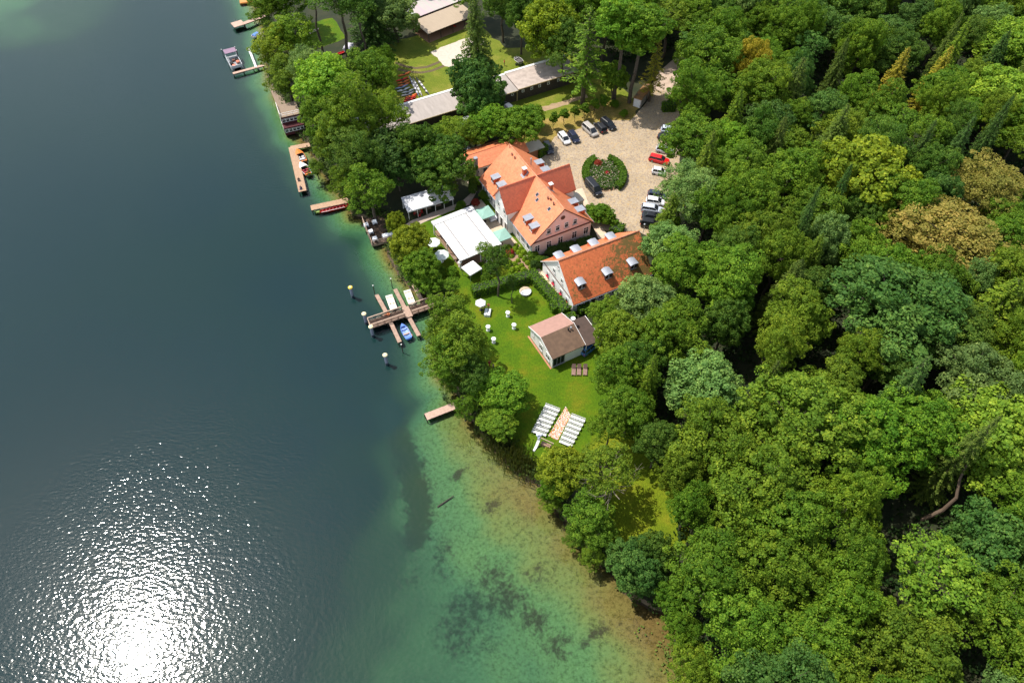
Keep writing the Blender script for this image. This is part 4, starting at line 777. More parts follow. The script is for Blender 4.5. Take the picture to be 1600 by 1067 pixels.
# ================================================================== BUILDINGS
def window(parent, c, ad, w, h, lights=2, sill=True, fm=None, rail=True):
    """framed window on a wall: c = centre on the wall face, ad = direction along the wall, outward = ad turned clockwise"""
    ad = Vector((ad[0], ad[1], 0)).normalized(); nd = Vector((ad.y, -ad.x, 0)); fm = fm or M_FRAME
    M = Matrix(((ad.x, nd.x, 0, c[0]), (ad.y, nd.y, 0, c[1]), (0, 0, 1, c[2]), (0, 0, 0, 1)))
    f = MB(); b = .09
    f.box(-w / 2 - b, w / 2 + b, .002, .07, h / 2, h / 2 + b, M); f.box(-w / 2 - b, w / 2 + b, .002, .07, -h / 2 - b, -h / 2, M)
    f.box(-w / 2 - b, -w / 2, .002, .07, -h / 2, h / 2, M); f.box(w / 2, w / 2 + b, .002, .07, -h / 2, h / 2, M)
    for i in range(1, lights): x = -w / 2 + w * i / lights; f.box(x - .045, x + .045, .002, .062, -h / 2, h / 2, M)
    if rail: f.box(-w / 2, w / 2, .002, .056, h * .16, h * .16 + .07, M)
    o = part('window', f, fm, parent)
    for i in range(lights):
        x0 = -w / 2 + w * i / lights + .03; x1 = x0 + w / lights - .06; part('pane', MB().box(x0, x1, .004, .03, -h / 2, h / 2, M), M_GLASS, o)
    if sill: part('sill', MB().box(-w / 2 - .16, w / 2 + .16, .003, .2, -h / 2 - .17, -h / 2 - .092, M), mat('grey_sill', (.36, .33, .32), .7), o)
    return o
def door(parent, c, ad, w, h, m=None):
    ad = Vector((ad[0], ad[1], 0)).normalized(); nd = Vector((ad.y, -ad.x, 0))
    M = Matrix(((ad.x, nd.x, 0, c[0]), (ad.y, nd.y, 0, c[1]), (0, 0, 1, c[2]), (0, 0, 0, 1)))
    f = MB().box(-w / 2 - .1, w / 2 + .1, .002, .07, h, h + .1, M).box(-w / 2 - .1, -w / 2, .002, .07, 0, h, M).box(w / 2, w / 2 + .1, .002, .07, 0, h, M)
    o = part('door', f, M_FRAME, parent); part('leaf', MB().box(-w / 2 + .01, w / 2 - .01, .004, .04, 0, h, M), m or mat('dark_door', (.06, .055, .05), .5), o)
    part('handle', MB().box(w * .3, w * .36, .041, .09, h * .45, h * .52, M), M_METAL, o)
def dormer(parent, x0, x1, y0, y1, zf, zt, side, roofm, cheekm, arched=False):
    """box dormer on a slope running along y: front at x0 (side -1) or x1 (side +1)"""
    b = MB(); w = .12; b.box(x0, x1, y0, y0 + w, zf - 1.2, zt - .12).box(x0, x1, y1 - w, y1, zf - 1.2, zt - .12)
    xf = x0 if side < 0 else x1
    b.box(*(sorted((xf, xf - side * .1))), y0 + w, y1 - w, zf - 1.2, zf + .25)
    o = part('dormer', b, cheekm, parent); r = MB(); e = .12; n = 5 if arched else 1
    for i in range(n):
        a, c = i / n, (i + 1) / n; za = zt + (math.sin(a * math.pi) * .17 if arched else 0); zc = zt + (math.sin(c * math.pi) * .17 if arched else 0)
        ya, yc = y0 - e + (y1 - y0 + 2 * e) * a, y0 - e + (y1 - y0 + 2 * e) * c; xa, xb = (x0 - e, x1 + .3) if side < 0 else (x0 - .3, x1 + e); dz = .10 if side < 0 else -.10
        r.slab([(xa, ya, za - abs(dz) * (side < 0)), (xb, ya, za - abs(dz) * (side > 0)), (xb, yc, zc - abs(dz) * (side > 0)), (xa, yc, zc - abs(dz) * (side < 0))], .1)
    part('dormer_roof', r, M_ZINC, o)
    g = MB(); xg = sorted((xf - side * .06, xf - side * .02)); g.box(xg[0], xg[1], y0 + w, y1 - w, zf + .25, zt - .14); part('pane', g, M_GLASS, o)
    fr = MB(); xg = sorted((xf - side * .05, xf + side * .03)); ym = (y0 + y1) / 2
    fr.box(xg[0], xg[1], ym - .05, ym + .05, zf + .25, zt - .14).box(xg[0], xg[1], y0 + w, y1 - w, zf + .25, zf + .35); part('frame', fr, M_FRAME, o)
def gable_walls(x0, x1, y0, y1, ze, zr, up=.0):
    xm = (x0 + x1) / 2; b = MB(); v = [(x0, y0, 0), (x1, y0, 0), (x1, y0, ze), (xm, y0, zr), (x0, y0, ze), (x0, y1, 0), (x1, y1, 0), (x1, y1, ze), (xm, y1, zr), (x0, y1, ze)]
    b.add(v, [(0, 1, 2, 3, 4), (9, 8, 7, 6, 5)]); b.slot = 1; b.add(v, [(5, 0, 4, 9), (1, 6, 7, 2)]); b.slot = 2; b.add(v, [(0, 5, 6, 1), (4, 3, 8, 9), (3, 2, 7, 8)]); return b
def roof_two(x0, x1, y0, y1, ze, zr, t=.2):
    xm = (x0 + x1) / 2; return MB().slab([(x0, y0, ze), (xm, y0, zr), (xm, y1, zr), (x0, y1, ze)], t).slab([(xm, y0, zr), (x1, y0, ze), (x1, y1, ze), (xm, y1, zr)], t)

# ---- main hotel building (local frame: x along the gable, y along the ridge)
hp_ = (3.75, 98.4); H_ = thing('hotel_building', 'large white hotel with orange tiled roofs, cross gables and a rose-coloured front gable', 'building', (*hp_, 0), R_(27.84))
W_, L_, ZE, ZR = 13.8, 22.2, 3.92, 10.03; XM = W_ / 2; SL = (ZR - ZE) / XM
part('wall', gable_walls(.25, W_ - .25, .15, L_ - .15, ZE - .02, ZR - .32), [M_PINK, M_WHITE, M_WHITE], H_)
part('gable_base', MB().box(.24, W_ - .24, .12, .149, .35, ZE - .12), mat('pale_rose_plaster', (.66, .56, .51), .85, (.60, .50, .46), .8), H_)
part('plinth', MB().box(.18, W_ - .18, .08, .118, 0, .42), mat('grey_plinth', (.42, .38, .36), .9), H_)
part('cornice', MB().box(.0, W_, -.02, .147, ZE - .16, ZE + .06), M_BROWN, H_)
part('roof', roof_two(-.28, W_ + .28, -.12, L_ + .15, ZE - .2, ZR), M_TILE, H_)
rc = MB()
for k in range(34): y = -.1 + k * (L_ + .2) / 34; rc.tube((XM, y, ZR - .02), (XM, y + .64, ZR + .01), .14, .16, 6)
o_ = part('ridge_tiles', rc, mat('pale_ridge_tile', (.58, .26, .15), .7, (.5, .17, .08), 2), H_)
gt = MB()
for x, s in ((-.33, -1), (W_ + .33, 1)): gt.box(x - .07, x + .07, -.1, L_ + .12, ZE - .42, ZE - .28)
part('gutter', gt, M_ZINC, H_)
vb = MB()
for a, b in (((-.28, ZE - .2), (XM, ZR)), ((XM, ZR), (W_ + .28, ZE - .2))):
    vb.add([(a[0], -.17, a[1] + .05), (b[0], -.17, b[1] + .05), (b[0], -.17, b[1] - .25), (a[0], -.17, a[1] - .25), (a[0], -.122, a[1] + .05), (b[0], -.122, b[1] + .05), (b[0], -.122, b[1] - .25), (a[0], -.122, a[1] - .25)], [(3, 2, 1, 0), (4, 5, 6, 7), (0, 1, 5, 4), (2, 3, 7, 6)])
part('verge_board', vb, M_BROWN, H_)
# cross wing
cy, hw, zwe, zwr = 11.0, 2.75, 6.15, 9.98
cw = MB(); xa, xb = -.8, 14.35
for y0_, y1_ in ((cy - hw, cy + hw),):
    v = [(xa, y0_, 0), (xa, y1_, 0), (xa, y1_, zwe), (xa, cy, zwr - .3), (xa, y0_, zwe), (xb, y0_, 0), (xb, y1_, 0), (xb, y1_, zwe), (xb, cy, zwr - .3), (xb, y0_, zwe)]
    cw.add(v, [(4, 3, 2, 1, 0), (5, 6, 7, 8, 9), (0, 5, 9, 4), (6, 1, 2, 7), (1, 6, 5, 0), (9, 8, 3, 4), (8, 7, 2, 3)])
part('wing_wall', cw, M_WHITE, H_)
sy = hw + .3; dz = (zwr - zwe) / hw * .3
part('wing_roof', MB().slab([(xa - .5, cy - sy, zwe - dz), (xb + .3, cy - sy, zwe - dz), (xb + .3, cy, zwr), (xa - .5, cy, zwr)], .18).slab([(xa - .5, cy, zwr), (xb + .3, cy, zwr), (xb + .3, cy + sy, zwe - dz), (xa - .5, cy + sy, zwe - dz)], .18), M_TILER, H_)
rc = MB()
for k in range(24): x = xa - .45 + k * (xb - xa + .7) / 24; rc.tube((x, cy, zwr - .01), (x + .62, cy, zwr + .01), .12, .14, 6)
part('wing_ridge_tiles', rc, M_TILER, H_)
part('downpipe', MB().tube((xa - .06, cy - hw + .1, 0), (xa - .06, cy - hw + .1, zwe - .3), .06).tube((.12, .3, 0), (.12, .3, ZE - .4), .06), M_ZINC, H_)
# windows of the rose gable
for x in (1.4, 4.0, 6.6, 9.8, 12.5): window(H_, (x, .12, 1.98), (1, 0), .98, 1.65)
for x in (3.85, 5.8, 7.78, 9.72): window(H_, (x, .15, 5.55), (1, 0), .82, 1.15, lights=1)
rw = MB().lathe([(.5, 0), (.5, .06), (.36, .06)], 14); rv = [(6.85 + p[0], .148 - p[2], 7.75 + p[1]) for p in rw.v]; rw.v = rv; ro = part('round_window', rw, M_BROWN, H_)
part('pane', MB().add([(6.85 + .36 * math.cos(t * .449), .08, 7.75 + .36 * math.sin(t * .449)) for t in range(14)], [tuple(range(14))]), M_GLASS, ro)
# lake side and court side
for y in (1.7, 3.9, 5.9, 15.6, 17.6, 19.6, 21.2): window(H_, (.25, y, 2.0), (0, -1), .95, 1.7)
for y in (1.8, 4.5, 16.0, 19.5): window(H_, (W_ - .25, y, 2.0), (0, 1), .95, 1.65)
for y in (9.7, 12.2): window(H_, (xa, y, 5.1), (0, -1), .8, 1.2, lights=1)
window(H_, (xa, 11.0, 7.5), (0, -1), .55, .6, lights=1, sill=False)
for y in (9.1, 11.0, 12.9): door(H_, (xa, y, .02), (0, -1), .95, 2.3)
for y in (9.6, 12.4): window(H_, (xb, y, 5.0), (0, 1), .8, 1.2)
door(H_, (xb, 11.0, .02), (0, 1), 1.3, 2.4)
# dormers with zinc roofs
for y in (2.2, 4.75, 16.0, 18.6):
    dormer(H_, 1.0, 2.85, y - .66, y + .66, 4.8, 6.4, -1, M_ZINC, M_TILER); dormer(H_, W_ - 2.85, W_ - 1.0, y - .66, y + .66, 4.8, 6.4, 1, M_ZINC, M_TILER)
def zroof(x): return ZE + min(x, W_ - x) * SL
for x, y, w in ((5.75, 13.6, .34), (8.0, 7.0, .3)):
    z = zroof(x); o = part('chimney', MB().box(x - w, x + w, y - w, y + w, z - 1.2, z + 1.35), mat('chimney_brick', (.42, .11, .05), .85, (.32, .08, .04), 6, bump=.3), H_)
    part('cap', MB().box(x - w - .1, x + w + .1, y - w - .1, y + w + .1, z + 1.352, z + 1.5).box(x - .16, x + .16, y - .16, y + .16, z + 1.5, z + 1.62), mat('white_cap', (.72, .7, .68), .7), o)
    part('flashing', MB().slab([(x - w - .3, y - w - .3, zroof(x - w - .3) + .06), (x + w + .3, y - w - .3, zroof(x + w + .3) + .06), (x + w + .3, y + w + .3, zroof(x + w + .3) + .06), (x - w - .3, y + w + .3, zroof(x - w - .3) + .06)], .05), M_ZINC, o)
for x, y in ((5.2, 7.4), (4.7, 6.5), (5.2, 2.7)):
    o = part('roof_window', MB().slab([(x - .28, y - .33, zroof(x - .28) + .08), (x + .28, y - .33, zroof(x + .28) + .08), (x + .28, y + .33, zroof(x + .28) + .08), (x - .28, y + .33, zroof(x - .28) + .08)], .12), M_ZINC, H_)
    part('pane', MB().slab([(x - .22, y - .27, zroof(x - .22) + .1), (x + .22, y - .27, zroof(x + .22) + .1), (x + .22, y + .27, zroof(x + .22) + .1), (x - .22, y + .27, zroof(x - .22) + .1)], .015), M_GLASS, o)
for x, y, h, m in ((8.5, 15.9, 1.5, M_ZINC), (6.0, 4.6, .45, M_BROWN), (6.2, 3.9, .4, M_BROWN), (6.1, 2.6, .5, M_BROWN), (6.1, 19.6, .4, M_BROWN), (6.1, 18.4, .4, M_BROWN)): part('vent_pipe', MB().tube((x, y, zroof(x) - .2), (x, y, zroof(x) + h), .11, n=7).tube((x, y, zroof(x) + h), (x, y, zroof(x) + h + .14), .17, n=7), m, H_)
part('mast', MB().tube((XM - .35, L_ - .6, ZR - .6), (XM - .35, L_ - .6, ZR + 2.3), .06, .04), M_BROWN, H_)
# porch on the court side
pw = MB().box(xb + .003, xb + 2.0, cy - 3.6, cy - 3.3, 0, 2.6).box(xb + .003, xb + 2.0, cy - 1.2, cy - .9, 0, 2.6).box(xb + 1.7, xb + 2.0, cy - 3.297, cy - 1.203, 0, 1.0)
po = part('porch', pw, M_CREAM, H_); part('porch_slab', MB().box(xb + .003, xb + 2.15, cy - 3.7, cy - .8, 2.602, 2.8), mat('porch_sheet', (.52, .46, .37), .8), po)
part('step', MB().box(xb + 2.01, xb + 2.6, cy - 3.2, cy - 1.3, .02, .3), M_CREAM, po)

# ---- rear wing with its own red roof
RWG = thing('rear_wing', 'low cream rear wing with a bright orange-red roof behind the hotel', 'building', H_.matrix_basis @ Vector((0, 0, 0)), R_(27.84)); RWG.location = (*hp_, 0)
b = MB(); y0, y1, yr = 26.9, 33.0, 29.9
b.add([(.1, y0, 0), (13.7, y0, 0), (13.7, y1, 0), (.1, y1, 0), (.1, y0, 3.0), (13.7, y0, 3.0), (13.7, y1, 3.0), (.1, y1, 3.0), (.1, yr, 3.95), (13.7, yr, 3.95)], [(0, 1, 5, 4), (2, 3, 7, 6), (1, 2, 6, 9, 5), (3, 0, 4, 8, 7), (3, 2, 1, 0), (4, 5, 9, 8), (8, 9, 6, 7)])
part('wall', b, M_CREAM, RWG); part('roof', MB().slab([(-.3, y0 - .35, 2.9), (14.1, y0 - .35, 2.9), (14.1, yr, 4.25), (-.3, yr, 4.25)], .16).slab([(-.3, yr, 4.25), (14.1, yr, 4.25), (14.1, y1 + .3, 3.0), (-.3, y1 + .3, 3.0)], .16), M_TILE, RWG)
door(RWG, (3.4, y0, .02), (1, 0), 1.0, 2.1); window(RWG, (1.6, y0, 1.7), (1, 0), .7, .7, 1); window(RWG, (5.0, y0, 1.7), (1, 0), .7, .7, 1)
rc = MB()
for k in range(22): rc.tube((-.2 + k * .64, yr, 4.24), (.42 + k * .64, yr, 4.26), .1, .12, 6)
part('ridge_tiles', rc, M_TILE, RWG)
o = part('chimney', MB().box(.45, 1.15, 25.6, 26.3, 0, 6.2), mat('grey_chimney', (.2, .17, .16), .9), RWG); part('cap', MB().box(.4, 1.2, 25.55, 26.35, 6.202, 6.35), M_ZINC, o)

# ---- annex with mossy roof
AN = thing('annex_building', 'white annex with a moss-blotched red tile roof and arched grey dormers', 'building', (5.71, 94.91, 0), R_(-63.18))
AW, AL, AE, AR = 11.93, 17.1, 2.85, 8.45; am = AW / 2
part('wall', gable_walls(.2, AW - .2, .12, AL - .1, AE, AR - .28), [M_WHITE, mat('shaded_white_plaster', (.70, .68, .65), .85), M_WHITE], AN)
part('roof', MB().slab([(-.25, -.1, AE - .15), (am, -.1, AR), (am, AL + .1, AR), (-.25, AL + .1, AE - .15)], .2), M_TILE, AN, 'clean orange roof slope facing the hotel')
part('roof', MB().slab([(am, -.1, AR), (AW + .25, -.1, AE - .15), (AW + .25, AL + .1, AE - .15), (am, AL + .1, AR)], .2), M_TILEM, AN, 'moss-blotched red roof slope facing the forest')
rc = MB()
for k in range(27): rc.tube((am, -.08 + k * .64, AR - .01), (am, .56 + k * .64, AR + .02), .13, .15, 6)
part('ridge_tiles', rc, mat('weathered_ridge_tile', (.42, .2, .13), .8, (.34, .12, .06), 2), AN)
part('verge_board', MB().add([(am, -.16, AR + .04), (AW + .25, -.16, AE - .11), (AW + .25, -.16, AE - .35), (am, -.16, AR - .2), (am, -.102, AR + .04), (AW + .25, -.102, AE - .11), (AW + .25, -.102, AE - .35), (am, -.102, AR - .2)], [(3, 2, 1, 0), (4, 5, 6, 7), (0, 1, 5, 4), (2, 3, 7, 6)]).add([(am, -.16, AR + .04), (-.25, -.16, AE - .11), (-.25, -.16, AE - .35), (am, -.16, AR - .2), (am, -.102, AR + .04), (-.25, -.102, AE - .11), (-.25, -.102, AE - .35), (am, -.102, AR - .2)], [(0, 1, 2, 3), (7, 6, 5, 4), (4, 5, 1, 0), (6, 7, 3, 2)]), M_FRAME, AN)
part('cornice', MB().box(.15, AW - .15, .03, .118, 3.0, 3.14), M_BROWN, AN)
for x in (2.3, 4.55, 7.45, 9.65):
    w_ = window(AN, (x, .12, 1.5), (1, 0), .7, 1.15, 1); part('flower_box', MB().box(x - .42, x + .42, -.16, .06, .78, 1.0), mat('red_geraniums', (.62, .015, .04), .8, (.45, .01, .05), 9, bump=1), w_)
for x in (4.5, 7.4): window(AN, (x, .12, 4.55), (1, 0), .62, .95, 1)
window(AN, (am - .1, .12, 6.75), (1, 0), .5, .7, 1)
for y in (1.4, 3.1, 6.0, 9.0): window(AN, (AW - .2, y, 1.5), (0, 1), .8, 1.2)
door(AN, (AW - .2, 4.5, .02), (0, 1), 1.0, 2.1)
for y in (2.0, 5.6, 9.4, 13.2): dormer(AN, 2.0, 4.0, y - .78, y + .78, 4.7, 6.25, -1, M_ZINC, M_TILE, True)
for y in (2.45, 8.15, 13.6): dormer(AN, 8.4, 10.6, y - .76, y + .76, 4.0, 5.6, 1, M_ZINC, mat('slate_cheek', (.12, .06, .05), .8), True)
part('gutter', MB().box(AW + .25, AW + .37, -.05, AL, AE - .42, AE - .3), M_ZINC, AN)

# ---- cabin on the lawn
CB = thing('cabin', 'white cabin on the lawn with one pinkish and one brown roof slope', 'cabin', (3.16, 78.83, 0), R_(-61.86)); CW, CL = 7.92, 6.46
part('wall', gable_walls(.12, CW - .12, .12, CL - .1, 2.82, 4.2), [M_FRAME, M_WHITE, M_WHITE], CB)
part('roof', MB().slab([(-.15, -.12, 2.86), (CW / 2, -.12, 4.36), (CW / 2, CL + .1, 4.36), (-.15, CL + .1, 2.86)], .14), mat('faded_pink_felt', (.36, .205, .165), .9, (.31, .18, .145), 1.5), CB, 'faded pinkish roof slope')
part('roof', MB().slab([(CW / 2, -.12, 4.36), (CW + .15, -.12, 2.86), (CW + .15, CL + .1, 2.86), (CW / 2, CL + .1, 4.36)], .14), mat('brown_roof_felt', (.155, .095, .06), .9, (.11, .068, .045), 1.2, detail=8), CB, 'brown weathered roof slope')
fb = MB(); c2 = CW / 2
for y in (-.2, CL + .102):
    for x0, z0, x1, z1 in ((-.18, 2.86, c2, 4.38), (c2, 4.38, CW + .18, 2.86)): fb.slab([(x0, y, z0 + .05), (x1, y, z1 + .05), (x1, y + .07, z1 + .05), (x0, y + .07, z0 + .05)], .24)
part('fascia', fb, M_FRAME, CB)
part('plinth', MB().box(-.25, CW + .05, -.3, .0, .0, .08), mat('terracotta_edging', (.45, .2, .12), .9), CB)
window(CB, (3.9, .12, 1.5), (1, 0), 1.0, 1.35, 2); window(CB, (6.3, .12, 1.5), (1, 0), 1.2, 1.35, 2); window(CB, (1.1, .12, 1.9), (1, 0), .4, .4, 1)
window(CB, (CW - .12, 1.4, 1.35), (0, 1), 2.2, 2.0, 3, fm=mat('grey_frame', (.3, .3, .3), .6), rail=False)
for y in (5.0, 5.5): part('roof_vent', MB().tube((4.7, y, 3.8), (4.7, y, 4.6), .12, n=8).tube((4.7, y, 4.6), (4.7, y, 4.72), .2, .16, 8), M_METAL if y > 5.2 else M_BLACK, CB)
part('dish', MB().lathe([(.0, .0), (.3, .06), (.42, .16), (.43, .18), (.3, .09), (.02, .03)], 12, (3.2, CL + .35, 4.6)), M_FRAME, CB); part('mast', MB().tube((3.2, CL + .3, 3.0), (3.2, CL + .3, 4.6), .03), M_METAL, CB)
LT = thing('lean_to', 'dark-roofed lean-to shed attached behind the white cabin', 'shed', (3.16, 78.83, 0), R_(-61.86))
part('roof', MB().slab([(2.4, 6.62, 3.1), (8.3, 6.62, 2.8), (8.3, 9.9, 2.55), (2.4, 9.9, 2.85)], .12), mat('dark_brown_felt', (.085, .055, .045), .9, (.065, .045, .036), 1.5), LT)
part('wall', MB().box(2.6, 5.6, 6.6, 9.6, 0, 2.55), mat('dark_shed_boards', (.1, .08, .07), .9), LT)
for x, y in ((8.1, 6.75), (8.1, 9.7)): part('post', MB().tube((x, y, 0), (x, y, 2.55), .07), M_FRAME, LT)
part('fascia', MB().slab([(2.4, 9.902, 2.9), (8.3, 9.902, 2.6), (8.3, 9.99, 2.6), (2.4, 9.99, 2.9)], .16), M_FRAME, LT)

# ---- long boat shed of the rowing club
a = G(640, 214); b_ = G(896, 134); rz = math.atan2(b_.y - a.y, b_.x - a.x)
LS = thing('long_shed', 'long low dark-walled boat shed with a pale grey felt roof', 'shed', (a.x, a.y, 0), rz)
M_FELT = mat('pale_grey_felt', (.39, .34, .31), .9, (.32, .28, .255), .7, bump=.3, stretch=(2.5, .5, 1), detail=8)
part('wall', MB().box(-9.8, 45.2, .9, 7.0, 0, 3.15), M_DKWOOD, LS)
part('roof', MB().slab([(-10.2, .2, 3.25), (28.6, .2, 3.25), (28.6, 7.3, 3.75), (-10.2, 7.3, 3.75)], .16), M_FELT, LS); part('roof', MB().slab([(28.75, .4, 3.35), (45.7, .4, 3.35), (45.7, 7.5, 3.85), (28.75, 7.5, 3.85)], .16), mat('mottled_grey_felt', (.46, .38, .33), .9, (.33, .27, .235), .8, bump=.3, detail=8), LS)
part('edge_trim', MB().slab([(-10.2, 6.9, 3.80), (28.6, 6.9, 3.80), (28.6, 7.5, 3.85), (-10.2, 7.5, 3.85)], .08).slab([(28.75, 7.1, 3.90), (45.7, 7.1, 3.90), (45.7, 7.7, 3.95), (28.75, 7.7, 3.95)], .08), M_FRAME, LS)
part('edge_trim', MB().box(-10.25, 28.6, .08, .198, 3.06, 3.24).box(28.75, 45.75, .28, .398, 3.16, 3.34), mat('ochre_board', (.36, .27, .13), .8), LS); part('corner_post', MB().box(28.5, 28.75, .7, .898, 0, 3.1), mat('ochre_board', (0, 0, 0)), LS)
for x in (27.4, 30.3, 32.7, 34.9, 37.4, 40.2, 42.9): window(LS, (x, .9, 2.2), (1, 0), .5, .55, 1, sill=False)
for x in (2.5, 9.0, 15.5, 22.0): part('gate_leaf', MB().box(x - 1.5, x + 1.5, .84, .897, .05, 2.7), mat('dark_gate_boards', (.045, .036, .03), .85), LS)

# ---- open shelter with two roofs at the top
SH = thing('open_shelter', 'open-fronted shelter with a tan corrugated roof over stored boats', 'shelter', (-22.1, 178.6, 0), math.atan2(8.3, 10.3))
M_CORR = mat('tan_corrugated_sheet', (.40, .315, .23), .8, (.34, .265, .195), 1.5, stretch=(8, .4, 1))
part('roof', MB().slab([(-.3, -.3, 2.6), (15.5, -.3, 2.6), (15.5, 6.8, 3.2), (-.3, 6.8, 3.2)], .1), M_CORR, SH)
for x in (.1, 4.0, 8.0, 11.8, 15.2): part('post', MB().box(x - .08, x + .08, .0, .16, 0, 2.5), M_DKWOOD, SH)
part('back_wall', MB().box(-.1, 15.3, 6.5, 6.65, 0, 3.0), mat('tan_boards', (.33, .22, .13), .9), SH); part('floor', MB().box(-.2, 15.4, -.2, 6.48, .0, .06), mat('shelter_floor', (.30, .17, .10), .95), SH)
S2 = thing('far_shelter', 'second shelter roof in faded grey and lilac sheets behind the tan one', 'shelter', (-22.1, 178.6, 0), math.atan2(8.3, 10.3))
part('roof', MB().slab([(-.3, 7.2, 3.5), (17, 7.2, 3.5), (17, 13.5, 4.0), (-.3, 13.5, 4.0)], .1), mat('lilac_grey_sheet', (.48, .36, .38), .8, (.40, .42, .36), .25, stretch=(3, .3, 1)), S2); part('wall', MB().box(0, 16.6, 7.5, 13.2, 0, 3.4), M_DKWOOD, S2)

# ---- garage, bicycle shed, boathouse
a = G(1000, 169.5); GA = thing('garage', 'small flat-roofed garage with pale walls beside two bare tree stems', 'garage', (a.x, a.y, 0), math.atan2(6.0, 3.5))
part('wall', MB().box(0, 6.8, 0, 1.9, 0, 2.25), mat('pale_grey_plaster', (.55, .5, .46), .9), GA); part('roof', MB().box(-.15, 6.95, -.15, 2.05, 2.252, 2.42), mat('leaf_strewn_felt', (.10, .07, .05), .9, (.32, .16, .05), .6), GA); part('door', MB().box(3.2, 4.0, -.05, -.003, .02, 1.95), mat('grey_door', (.18, .17, .16), .6), GA)
part('gate', MB().box(-.06, -.003, .2, 1.7, .02, 2.0), M_FRAME, GA)
a = G(827, 238, 2.3); BS = thing('bicycle_shed', 'small wooden shed with a beige corrugated roof behind the hotel', 'shed', (a.x, a.y, 0), math.atan2(1.9, 3.4))
part('roof', MB().slab([(-.1, -.1, 2.25), (4.0, -.1, 2.25), (4.0, 3.0, 2.5), (-.1, 3.0, 2.5)], .08), mat('beige_corrugated_sheet', (.55, .48, .37), .8, (.46, .4, .31), 1.5, stretch=(.5, 8, 1)), BS); part('wall', MB().box(.1, 3.8, .1, 2.8, 0, 2.15), mat('brown_shed_boards', (.28, .13, .06), .9), BS)
a = G(447, 212.5, -.3); BH = thing('boathouse', 'dark red boathouse over the water with two glazed floors and a roof deck', 'boathouse', (a.x, a.y, 0), R_(22)); M_OXB = mat('oxblood_boards', (.075, .012, .016), .75, (.055, .010, .013), 3, stretch=(1, 1, 5))
part('lower_floor', MB().box(0, 4.6, 0, 6.2, -.3, 1.9), M_OXB, BH); part('upper_floor', MB().box(0, 4.4, 1.2, 6.2, 1.902, 3.7), M_OXB, BH); part('roof_deck', MB().box(-.1, 4.5, 1.1, 6.3, 3.702, 3.85), M_WOOD, BH); part('balcony', MB().box(-.05, 4.65, -.5, 1.18, 1.904, 2.0), M_OXB, BH)
for z, y, x1 in ((.95, 0, 4.6), (2.85, 1.2, 4.4)):
    for k in range(5): window(BH, (.55 + k * .87, y, z), (1, 0), .68, .7, 1, sill=False)
    for k in range(3): window(BH, (0, y + 1.2 + k * 1.7, z), (0, -1), .8, .7, 1, sill=False)
rl = MB(); 
for x, y in ((0, 1.2), (1.4, 1.2), (2.9, 1.2), (4.35, 1.2), (0, 3), (0, 4.6), (0, 6.1)): rl.box(x - .04, x + .04, y - .04, y + .04, 3.852, 4.8)
for z in (4.3, 4.75): rl.box(-.03, 4.4, 1.16, 1.24, z, z + .06).box(-.04, .04, 1.25, 6.1, z, z + .06)
part('railing', rl, M_FRAME, BH)
for x in (.2, 2.3, 4.4): part('pile', MB().tube((x, .3, -3), (x, .3, -.302), .12), M_DKWOOD, BH)

# ---- tents and awnings
def frame_quad(pts): # local frame from first edge
    a, b = Vector(pts[0]), Vector(pts[1]); return math.atan2(b.y - a.y, b.x - a.x)
rz = math.atan2(116.8 - 113.4, -13.8 + 23.1); MQ = thing('marquee', 'long white party tent with open sides in the tree shade', 'tent', (-21.2, 109.7, 0), R_(24))
M_TARP = mat('white_tent_sheet', (.70, .70, .72), .6, (.58, .58, .62), 1.2)
ML, MW = 9.7, 3.8
part('roof', MB().slab([(-.2, -.2, 2.35), (ML + .2, -.2, 2.35), (ML + .2, MW, 2.95), (-.2, MW, 2.95)], .05), M_TARP, MQ); part('valance', MB().box(-.2, ML + .2, -.24, -.2, 2.05, 2.34), M_TARP, MQ)
part('rear_side', MB().box(-.1, ML + .1, MW - .05, MW - .01, 0, 2.85), mat('grey_tent_side', (.45, .45, .47), .8), MQ)
for k in range(6): part('pole', MB().tube((k * ML / 5, 0, 0), (k * ML / 5, 0, 2.3), .06), M_FRAME, MQ)
for k in range(6): part('pole', MB().tube((k * ML / 5, MW - .15, 0), (k * ML / 5, MW - .15, 2.85), .06), M_FRAME, MQ)
PG = thing('pergola_awning', 'big white folding-roof awning covering the hotel dining terrace', 'awning', (-10.0, 95.3, 0), R_(30.5)); PW, PL = 9.1, 12.0
# local x along the near edge, y away along the side
for k, (y0, y1) in enumerate(((.0, PL - 1.3),)):
    pass
for x0, x1 in ((0.0, 2.05), (2.09, 7.05), (7.09, PW)): part('roof_panel', MB().slab([(x0, 0, 2.75), (x1, 0, 2.75), (x1, PL - 1.3, 3.1), (x0, PL - 1.3, 3.1)], .06), M_CANVAS, PG)
part('cassette', MB().slab([(-.1, PL - 1.2, 3.15), (PW + .1, PL - 1.2, 3.15), (PW + .1, PL, 3.25), (-.1, PL, 3.25)], .3), M_CANVAS, PG)
for x in (2.07, 7.07): part('rafter', MB().slab([(x - .06, -.02, 2.80), (x + .06, -.02, 2.80), (x + .06, PL - 1.3, 3.15), (x - .06, PL - 1.3, 3.15)], .12), mat('dark_rafter', (.16, .14, .13), .6), PG)
part('gutter', MB().box(-.1, PW + .1, -.16, -.005, 2.52, 2.75), M_FRAME, PG)
for x in (.05, 4.55, PW - .05):
    for y in (.1, 5.5, PL - .7): part('post', MB().box(x - .07, x + .07, y - .07, y + .07, 0.06, 2.44), M_FRAME, PG)
